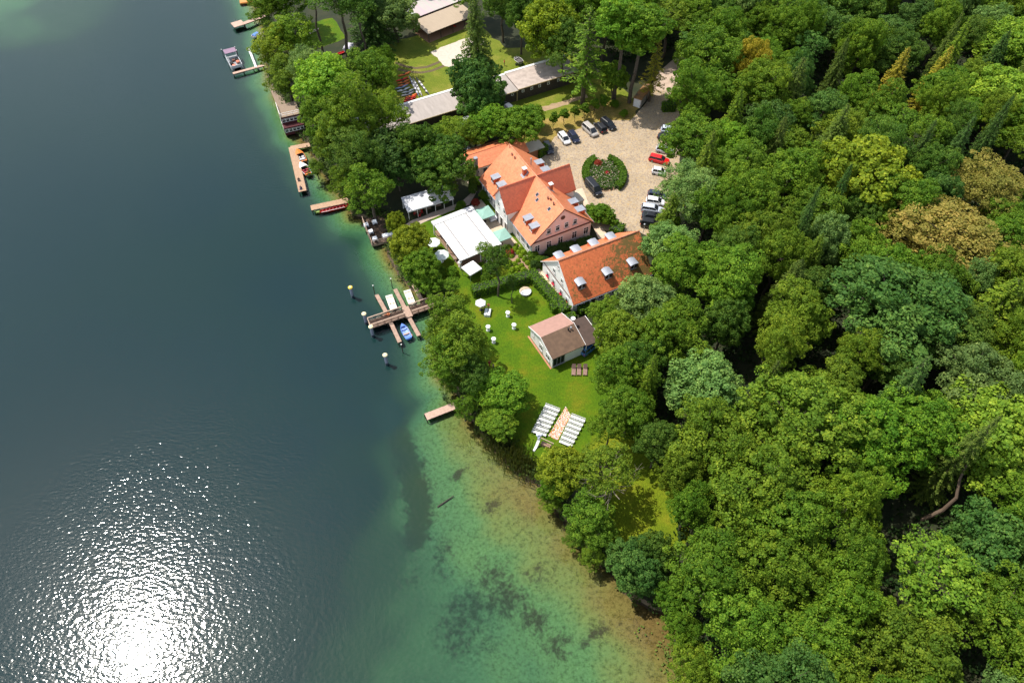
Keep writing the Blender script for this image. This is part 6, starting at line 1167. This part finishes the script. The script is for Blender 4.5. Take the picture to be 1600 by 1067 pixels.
for x in (-1.4, 1.4):
    for y in (-1.3, 1.3): part('post', MB().tube((x, y, 0), (x, y, 2.1), .04), M_METAL, e)
c = G(726, 32); e = thing('white_trailer', 'white trailer parked at the inland end of the tan shelter', 'trailer', (c.x, c.y, 0), R_(40)); part('body', MB().box(-1.2, 1.2, -.7, .7, .5, 1.2, bev=.1), M_GEL, e)
for y in (-.75, .75): part('wheel', MB().tube((0, y - .08, .3), (0, y + .08, .3), .3, n=12), M_BLACK, e)

# ---- cars
CARP = {}
def loft(secs, ring):
    v = []; q = None
    for s in secs: r = ring(*s); q = len(r); v += r
    n = len(secs); m = MB(); m.add(v, [(k * q + i, k * q + (i + 1) % q, (k + 1) * q + (i + 1) % q, (k + 1) * q + i) for k in range(n - 1) for i in range(q)] + [tuple(range(q - 1, -1, -1)), tuple(range((n - 1) * q, n * q))]); return m
def car(label, u0, v0, u1, v1, c, kind='hatch', rough=.28):
    z = .5; a = G(u0, v0, z); b = G(u1, v1, z); rz = math.atan2(b.y - a.y, b.x - a.x); p = (a + b) / 2
    L, W, Hh, bl, cab = {'hatch': (4.0, 1.76, 1.48, .92, (-.46, -.40, .10, .30)), 'sedan': (4.6, 1.82, 1.44, .92, (-.40, -.26, .08, .26)), 'estate': (4.6, 1.82, 1.50, .94, (-.49, -.42, .08, .26)), 'mpv': (4.7, 1.86, 1.72, 1.02, (-.49, -.44, .16, .36)), 'van': (5.1, 1.95, 1.95, 1.12, (-.495, -.475, .22, .36)), 'suv': (4.3, 1.86, 1.78, 1.08, (-.48, -.44, .10, .22)), 'mini': (3.0, 1.62, 1.50, .92, (-.44, -.36, .14, .36))}[kind]
    m = mat('car_paint_' + '_'.join(str(int(q * 100)) for q in c), c, rough, c, spec=.6); e = thing('parked_car', label, 'car', (p.x, p.y, 0), rz, 'cars parked around the court')
    def ring(x, w, z0, z1): return [(x, -w * .94, z0), (x, -w, z0 + (z1 - z0) * .35), (x, -w * .99, z0 + (z1 - z0) * .72), (x, -w * .88, z1), (x, w * .88, z1), (x, w * .99, z0 + (z1 - z0) * .72), (x, w, z0 + (z1 - z0) * .35), (x, w * .94, z0)]
    w = W / 2; hd = bl - (.10 if kind not in ('van', 'suv') else .04)
    part('body', loft([(-L/2, w*.80, .36, bl-.16), (-L/2+.10, w*.93, .24, bl-.05), (-L*.36, w, .2, bl), (0, w, .2, bl), (L*.2, w, .2, bl-.02), (L*.34, w*.98, .2, hd), (L/2-.18, w*.90, .22, hd-.10), (L/2, w*.72, .34, hd-.26)], ring), m, e)
    c0, c1, c2, c3 = [q * L for q in cab]
    def r2(x, wa, wb, z0, z1): return [(x, -wa, z0), (x, -wb, z1), (x, wb, z1), (x, wa, z0)]
    g = MB(); lo = [(c0, -w*.86, bl-.02), (c3, -w*.86, bl-.02), (c3, w*.86, bl-.02), (c0, w*.86, bl-.02)]; hi = [(c1, -w*.70, Hh-.04), (c2, -w*.68, Hh-.04), (c2, w*.68, Hh-.04), (c1, w*.70, Hh-.04)]
    part('windows', g.add(lo + hi, [(0, 1, 5, 4), (1, 2, 6, 5), (2, 3, 7, 6), (3, 0, 4, 7), (4, 5, 6, 7), (3, 2, 1, 0)]), M_GLASS, e)
    rf = MB(); xm = (c1 + c2) / 2; rf.add([(c1-.06, -w*.72, Hh-.05), (c2+.05, -w*.70, Hh-.05), (c2+.05, w*.70, Hh-.05), (c1-.06, w*.72, Hh-.05), (c1+.12, -w*.6, Hh+.02), (c2-.14, -w*.58, Hh+.02), (c2-.14, w*.58, Hh+.02), (c1+.12, w*.6, Hh+.02)], [(0, 1, 5, 4), (1, 2, 6, 5), (2, 3, 7, 6), (3, 0, 4, 7), (4, 5, 6, 7)])
    for s in (-1, 1):   # pillars
        for xb_, xt in ((c0, c1), (c3, c2), ((c0+c3)/2, (c1+c2)/2)): rf.tube((xb_, s*w*.865, bl-.03), (xt, s*w*.705, Hh-.05), .045, n=4)
    part('roof', rf, m, e)
    for x in (-L*.30, L*.31):
        for s in (-1, 1):
            o = part('wheel', MB().tube((x, s*(w-.20), .32), (x, s*(w+.012), .32), .32, n=14), M_BLACK, e); part('rim', MB().tube((x, s*(w+.013), .32), (x, s*(w+.03), .32), .20, .17, 10), M_METAL, o)
    for s in (-1, 1):
        part('headlight', MB().box(L/2-.30, L/2-.06, s*w*.62-.16, s*w*.62+.16, hd-.30, hd-.165), mat('lamp_glass', (.75, .76, .78), .15), e); part('tail_light', MB().box(-L/2-.01, -L/2+.08, s*w*.74-.13, s*w*.74+.13, bl-.34, bl-.12), mat('red_lens', (.5, .01, .01), .2), e); part('mirror', MB().box(c3-.30, c3-.14, s*(w+.03)-.09, s*(w+.03)+.09, bl, bl+.13), m, e)
    if kind == 'suv': part('spare_wheel', MB().tube((-L/2-.02, 0, .85), (-L/2-.22, 0, .85), .36, n=14), M_BLACK, e)
    return e
CW_, CB_, CS_ = (.72, .72, .73), (.014, .015, .02), (.42, .43, .45)
car('white estate car at the hotel end of the parking row', 875, 209, 888, 225, CW_, 'hatch'); car('dark navy car beside the white estate car', 890, 206.5, 903, 223, (.018, .022, .05), 'hatch'); car('silver-beige people carrier in the parking row', 913, 196, 931, 212.5, (.40, .37, .34), 'mpv'); car('black car with red tail, backed in next to the silver people carrier', 946, 208, 930, 191, (.02, .02, .024), 'hatch'); car('black estate car last in the row at the driveway end', 940, 186, 961, 203, CB_, 'estate'); car('dark car half hidden behind the bicycle shed hedge', 852, 224, 861, 240, (.03, .032, .045), 'hatch')
car('black van standing alone beside the round flower bed', 917, 283, 938, 307, CB_, 'van')
car('pale blue car highest of the row under the forest edge', 1036, 203, 1056, 206, (.5, .56, .66), 'hatch'); car('black car under the forest edge next to the pale blue one', 1032, 213, 1054, 218, CB_, 'sedan'); car('silver car half under the leaves above the red car', 1029, 233, 1048, 236.5, (.5, .53, .58), 'hatch'); car('bright red car at the forest edge', 1018, 247, 1042, 253, (.62, .012, .015), 'estate'); car('tiny white car beside the red one', 1022, 267.5, 1036, 270, CW_, 'mini'); car('dark blue car hidden by leaves below the white mini', 1017, 304, 1036, 307, (.03, .04, .075), 'hatch'); car('white car mostly under leaves in the lower row', 1014, 314, 1034, 317, CW_, 'hatch'); car('silver-blue car sticking out of the lower row', 1006, 325, 1032, 329, (.46, .50, .58), 'estate'); car('black car between silver-blue car and jeep', 1008, 337, 1032, 341, CB_, 'sedan'); car('black jeep with spare wheel on its tail', 1007, 349.5, 1028, 353, (.012, .012, .013), 'suv')
e = car('blue car parked under the lean-to behind the cabin', 914, 548, 926, 538, (.05, .16, .38), 'hatch')

# ---- lawn furniture
p = G(821, 455.5, .3); e = thing('round_daybed', 'round white daybed with a beige fold across it', 'daybed', (p.x, p.y, 0), R_(20)); part('base', MB().lathe([(1.05, 0), (1.12, .32)], 20), mat('grey_wicker', (.24, .2, .17), .9), e); part('cushion', MB().lathe([(1.1, .322), (1.12, .45), (1.02, .52)], 20), M_CLOTH, e)
part('folding_hood', MB().add([(1.06 * math.cos(R_(a)), 1.06 * math.sin(R_(a)) , .53) for a in range(-18, 199, 12)] + [(1.0 * math.cos(R_(a)), .45 * math.sin(R_(a)) - .12, .62) for a in range(-18, 199, 12)], [(k, k + 1, 19 + k + 1, 19 + k) for k in range(18)]), mat('beige_canvas', (.52, .40, .28), .9), e)
for i, (u, v) in enumerate(((896.3, 580), (904.6, 580), (914.2, 580))):
    p = G(u, v); l = ['brown sun lounger nearest the cabin', 'middle one of the three brown sun loungers', 'brown sun lounger nearest the forest edge'][i]; e = thing('sun_lounger', l, 'sun lounger', (p.x, p.y, 0), R_(-95), 'brown sun loungers'); M_LG = mat('lounger_wood', (.30, .19, .155), .8, (.24, .15, .12), 5); M_LGD = mat('lounger_back', (.11, .065, .055), .8)
    for k in range(7): part('slat', MB().box(-.25 + k * .18, -.25 + k * .18 + .15, -.33, .33, .30, .34), M_LG, e)
    part('frame', MB().box(-1.0, 1.05, -.36, -.3, .2, .298).box(-1.0, 1.05, .3, .36, .2, .298), M_LG, e); part('backrest', MB().add([(-.3, -.33, .34), (-.3, .33, .34), (-1.0, .33, .85), (-1.0, -.33, .85), (-.3, -.33, .30), (-.3, .33, .30), (-1.0, .33, .81), (-1.0, -.33, .81)], [(0, 1, 2, 3), (7, 6, 5, 4), (0, 3, 7, 4), (1, 5, 6, 2), (2, 6, 7, 3)]), M_LGD, e)
    for x in (-.9, .95):
        for y in (-.33, .33): part('leg', MB().box(x - .03, x + .03, y - .03, y + .03, 0, .198), M_LG, e)
p = G(762, 490); e = thing('lawn_lounge', 'white cushioned lounge block on the lawn beside the parasol', 'lounge', (p.x, p.y, 0), R_(-8)); part('base', MB().box(-.55, .55, -.8, .8, 0, .42), M_CLOTH, e); part('cushion', MB().box(-.55, -.05, -.8, .8, .422, .6, bev=.05), M_CLOTH, e); part('cushion', MB().box(.05, .55, -.8, .8, .422, .6, bev=.05), M_CLOTH, e); part('throw', MB().box(-.05, .05, -.82, .82, .424, .5), M_BLACK, e)

# wedding chairs, row by row
M_WCH = mat('white_chair_paint', (.80, .79, .77), .5); M_CH = {}
WCH = None
def chair_block(p00, p01, p10, p11, name, rows=7, cols=6):
    global WCH
    A, B, C, D = [G(u, v, .5) for u, v in (p00, p01, p10, p11)]
    fw = ((C + D) / 2 - (A + B) / 2); rz = math.atan2(fw.y, fw.x) - math.pi / 2
    for r in range(rows):
        a = A.lerp(C, r / (rows - 1)); b = B.lerp(D, r / (rows - 1))
        for c in range(cols):
            t = (c + .5) / cols; q = a.lerp(b, t); far = c if name == 'lakeward' else cols - 1 - c
            l = f'white chair, {ORD[cols - 1 - far]} from the aisle in the {ORD[r]} row from the back, {name} block'
            if WCH is None:
                WCH = thing('wedding_chair', l, 'chair', (q.x, q.y, 0), rz, 'white ceremony chairs'); part('seat', MB().box(-.21, .21, -.2, .23, .42, .47, bev=.015), M_WCH, WCH)
                part('backrest', MB().box(-.21, .21, -.25, -.21, .62, .90), M_WCH, WCH); [part('leg', MB().box(x - .02, x + .02, y - .02, y + .02, 0, z), M_WCH, WCH) for x, y, z in ((-.195, -.23, .619), (.195, -.23, .619), (-.19, .19, .418), (.19, .19, .418))]
            else: copy_tree(WCH, (q.x, q.y, 0), rz, l, 'white ceremony chairs')
z11 = lambda x, y: (815 + x / 11.6, 620 + y / 11.6)
chair_block(z11(425, 150), z11(685, 250), z11(190, 610), z11(445, 690), 'lakeward'); chair_block(z11(895, 335), z11(1150, 435), z11(690, 795), z11(915, 885), 'inland')
rng = np.random.default_rng(3); q4 = [G(*z11(x, y)) for x, y in ((800, 185), (885, 330), (650, 785), (490, 705))]; n_ = 1700; s = rng.random(n_) ** .9; t = np.clip(rng.normal(.5, .27, n_), 0, 1)
P_ = np.array([tuple(q4[0].lerp(q4[1], b).lerp(q4[3].lerp(q4[2], b), a)) for a, b in zip(s, t)]); P_[:, 2] = rng.uniform(.02, .05, n_); V, F, H = leaves(P_, unit(rng.normal(size=P_.shape) * .25 + [0, 0, 1]), rng.uniform(.06, .13, n_), rng, np.ones(n_))
pc = np.array([(.72, .62, .60, 1), (.70, .17, .02, 1), (.72, .36, .04, 1), (.62, .30, .28, 1), (.74, .72, .68, 1)])[rng.choice(5, n_, p=[.3, .25, .15, .15, .15])]
m, n, b = newmat('petals'); at = n.nodes.new('ShaderNodeAttribute'); at.attribute_name = 'tint'; n.links.new(at.outputs['Color'], b.inputs['Base Color']); b.inputs['Roughness'].default_value = .8
tag(link('petals', np_mesh('petals', V, F, m, colors=np.repeat(pc, 4, 0))), 'orange and white petals strewn along the aisle between the chair blocks', 'petals', kind='stuff')
p = G(852, 697); e = thing('wedding_arch', 'wooden ceremony arch with a white drape and a bunch of pale balloons', 'arch', (p.x, p.y, 0), R_(-28))
for x in (-1.2, 1.2): part('post', MB().box(x - .06, x + .06, -.06, .06, 0, 1.9), M_RAIL, e)
part('beam', MB().box(-1.4, 1.4, -.06, .06, 1.902, 2.02), M_RAIL, e); part('table', MB().box(-.7, .9, -.3, .3, .0, .75), mat('rustic_crate', (.34, .22, .15), .9, (.25, .16, .11), 4), e)
part('drape', MB().add([(-1.3, -.08, 2.05), (-.95, -.08, 2.05), (-.9, -.15, 1.2), (-1.4, -.2, 1.1), (-1.0, -.9, .25), (-1.45, -1.0, .15), (-1.1, -1.7, .06), (-1.4, -1.75, .06)], [(0, 1, 2, 3), (3, 2, 4, 5), (5, 4, 6, 7)]), M_CLOTH, e)
for x, y, z, r in ((-1.3, .2, 2.2, .34), (-1.0, .35, 2.35, .3), (-1.55, .3, 1.95, .28), (-1.15, -.1, 2.0, .26), (-1.4, -.05, 2.4, .24)): part('balloon', MB().lathe([(.02, -r), (r * .7, -r * .7), (r, 0), (r * .7, r * .7), (.02, r)], 10, (x, y, z)), mat('pale_balloon', (.62, .65, .80), .4), e)
p = G(1003, 373); e = thing('street_lamp', 'slim grey lamp post at the inland end of the annex roof', 'street lamp', (p.x, p.y, 0)); part('pole', MB().tube((0, 0, 0), (0, 0, 3.6), .05, .035), M_METAL, e); part('lantern', MB().lathe([(.08, 3.6), (.2, 3.75), (.22, 3.95), (.05, 4.08)], 10), M_METAL, e)
p = G(697, 785, -1.2); e = thing('sunken_log', 'dark sunken log lying on the pale lake bed', 'log', (p.x, p.y, -1.0), math.atan2(*(lambda a, b: (b.y - a.y, b.x - a.x))(G(686, 792), G(710, 777)))); part('trunk', MB().tube((-1.5, 0, .1), (1.5, .1, .25), .13, .07), M_DKWOOD, e)
# things under the awning, tent and terrace
for i, (u, v) in enumerate(((712, 398), (727, 392), (742, 386))):
    p = G(u, v + 4, .8); box_table('terrace_table', p, R_(30), 1.2, .8, .75, ['brown table at the lake end of the open awning edge', 'brown table in the middle of the open awning edge', 'brown table at the hotel end of the open awning edge'][i], 'table', 'tables under the awning', .07, False)
for i, (u, v) in enumerate(((652, 330), (668, 325), (684, 320))):
    p = G(u, v, .8); box_table('tent_table', p, R_(24), 1.4, .8, .75, ['table with red chairs at the lake end of the marquee', 'table in the middle of the marquee', 'table at the hotel end of the marquee'][i], 'table', 'tables in the marquee', 0, False)
M_REDCH = mat('red_plastic', (.5, .02, .02), .5)
for i, (u, v) in enumerate(((648, 333), (655, 336), (659, 331))): chair(G(u, v, .5), R_(24 + i * 90), ['red chair at the lake corner of the marquee', 'red chair in front of the marquee table', 'red chair behind the marquee table'][i], 'red chairs in the marquee', M_REDCH)
p = G(771, 340, .8); box_table('terrace_table', p, R_(28), 1.6, .8, .75, 'white-clothed table on the hotel terrace between the green parasols', 'table', 'tables under the awning', 0, True)
p = G(737, 425); e = thing('garden_bench', 'orange-red wooden bench set under the white gazebo', 'bench', (p.x, p.y, 0), R_(40)); part('seat', MB().box(-.7, .7, -.2, .2, .4, .45), mat('orange_wood', (.5, .12, .03), .7), e); part('backrest', MB().box(-.7, .7, .2, .25, .5, .9), MATS['orange_wood'], e)
for x in (-.6, .6): part('leg', MB().box(x - .04, x + .04, -.18, .18, 0, .398), M_DKWOOD, e)
p = G(765, 416); e = thing('garden_border', 'pale stones edging a small bed beside the slim lawn tree', 'stones', (p.x, p.y, 0)); r = random.Random(4)
for k in range(22): a = k * .285; x, y = .8 * math.cos(a), 1.9 * math.sin(a); s = r.uniform(.12, .22); part('stone', MB().lathe([(s * .8, 0), (s, s * .5), (s * .5, s)], 7, (x, y, 0)), mat('pale_stone', (.6, .5, .45), .9), e)

# ---- people: one continuous body, posed
def person_mesh(key, J, rad):
    """skin-grown figure; J joints, edges listed as pairs"""
    V = [j for j, _ in J]; me = bpy.data.meshes.new(key); E = [(i, p) for i, (j, p) in enumerate(J) if p is not None]; me.from_pydata(V, E, []); o = bpy.data.objects.new(key, me); COL.objects.link(o)
    sk = o.modifiers.new('skin', 'SKIN'); ly = me.skin_vertices[0].data
    for i, r in enumerate(rad): ly[i].radius = (r, r)
    ly[0].use_root = True; ss = o.modifiers.new('sub', 'SUBSURF'); ss.levels = 1
    dg = bpy.context.evaluated_depsgraph_get(); m = bpy.data.meshes.new_from_object(o.evaluated_get(dg)); bpy.data.objects.remove(o); m.name = 'body'; return m
def pose(kind):
    hz = .92 if kind == 'stand' else .5 if kind == 'sit' else .14; J = []; R = []
    def add(p, par, r): J.append((p, par)); R.append(r); return len(J) - 1
    if kind == 'lie':
        pel = add((0, 0, .14), None, .13); ch = add((0, .35, .15), pel, .15); nk = add((0, .55, .17), ch, .06); hd = add((0, .74, .18), nk, .10); tp = add((0, .82, .18), hd, .08); T = lambda s: [((s*.1, -.08, .14), .09), ((s*.13, -.45, .2), .075), ((s*.14, -.85, .1), .05), ((s*.15, -.95, .14), .04)]; A = lambda s: [((s*.2, .48, .16), .06), ((s*.3, .25, .1), .045), ((s*.28, .0, .08), .035), ((s*.27, -.08, .08), .03)]
    else:
        pel = add((0, 0, hz), None, .14); ch = add((0, -.02, hz + .36), pel, .16); nk = add((0, 0, hz + .54), ch, .06); hd = add((0, .03, hz + .70), nk, .105); tp = add((0, .02, hz + .80), hd, .08)
        T = (lambda s: [((s*.1, 0, hz - .06), .095), ((s*.11, .03 * s, .48), .07), ((s*.12, -.03, .1), .048), ((s*.13, .1, .05), .042)]) if kind == 'stand' else (lambda s: [((s*.1, .03, hz - .02), .095), ((s*.13, .42, hz), .075), ((s*.13, .46, .1), .05), ((s*.13, .58, .05), .042)])
        A = lambda s: [((s*.2, 0, hz + .48), .065), ((s*.27, .02, hz + .2), .048), ((s*.22, .18, hz + .02), .038), ((s*.2, .25, hz), .032)]
    for s in (-1, 1):
        p = pel
        for q, r in T(s): p = add(q, p, r)
        p = ch
        for q, r in A(s): p = add(q, p, r)
    m = person_mesh(kind, J, R); m.materials.clear()
    for k in range(4): m.materials.append(M_SKIN)
    cz = [f.center for f in m.polygons]; mi = []
    for c in cz:
        if kind == 'lie': mi.append(3 if c.y > .78 else 0 if c.y > .52 or c.y < -.5 else 2 if c.y < .05 else 1)
        else:
            z = c.z - hz; mi.append(3 if z > .74 or (z > .66 and c.y < -.01) else 0 if z > .52 else 0 if (abs(c.x) > .16 and z < .3 and c.z > .3 and z > -.1 and c.y > .08 and kind == 'stand') else 1 if z > .02 else 2)
    m.polygons.foreach_set('material_index', mi); m.update(); return m
M_SKIN = mat('skin', (.50, .29, .2), .6); POSE = {k: pose(k) for k in ('stand', 'sit', 'lie')}
def clothm(c): return mat('cloth_' + '_'.join(str(int(x * 100)) for x in c), c, .9)
def person(u, v, kind, rz, top, low, label, z=0.0, hair=(.05, .03, .02)):
    p = G(u, v, z); o = link('person', POSE[kind], loc=(p.x, p.y, z), rz=R_(rz)); tag(o, label, 'person', 'people around the hotel')
    for i, m in enumerate((M_SKIN, clothm(top), clothm(low), clothm(hair))): o.material_slots[i].link = 'OBJECT'; o.material_slots[i].material = m
DK, NV, WH, RD, OR, BL = (.03, .03, .04), (.03, .04, .12), (.72, .72, .74), (.28, .02, .03), (.6, .2, .06), (.35, .42, .66)
person(605, 492, 'lie', -70, (.62, .2, .08), (.45, .16, .08), 'person in orange lying on the boards of the railed jetty', DZ + .02); person(468, 284.5, 'sit', 200, DK, DK, 'person in dark clothes sitting on the dock edge nearer the motorboats', -.2); person(471.3, 297.5, 'sit', 170, NV, (.2, .2, .25), 'person in navy sitting at the very end of the dock', -.2)
for u, v, t, l, lab in ((757,578,NV,DK,'guest in navy standing at the lake side of the group under the alder'),(765,572,RD,RD,'guest in a dark red dress standing in the group under the alder'),(771,577,(.2,.16,.2),DK,'guest in a grey jacket at the inland side of the group'),(762,582,DK,DK,'guest in black in the middle of the group'),(759,588,BL,NV,'guest in a light blue shirt at the near side of the group'),(757.5,593,(.4,.48,.72),DK,'guest in a pale blue shirt nearest the shore')): person(u, v, 'stand', u * 37 % 360, t, l, lab)
person(754, 484, 'stand', 150, WH, DK, 'person in white standing at the lake side of the lawn lounge'); person(757.5, 483, 'stand', 200, DK, DK, 'person in black standing behind the lawn lounge'); person(763.5, 483, 'stand', 180, OR, DK, 'person in orange standing behind the lawn lounge')
person(788, 103, 'stand', 90, (.6, .03, .04), DK, 'person in a red top beside the trailer boat near the shed'); person(572.5, 76, 'stand', 20, WH, DK, 'person in a white shirt in the dark pine shade'); person(584, 72, 'stand', 300, (.35, .08, .1), DK, 'person in a maroon top in the dark pine shade')
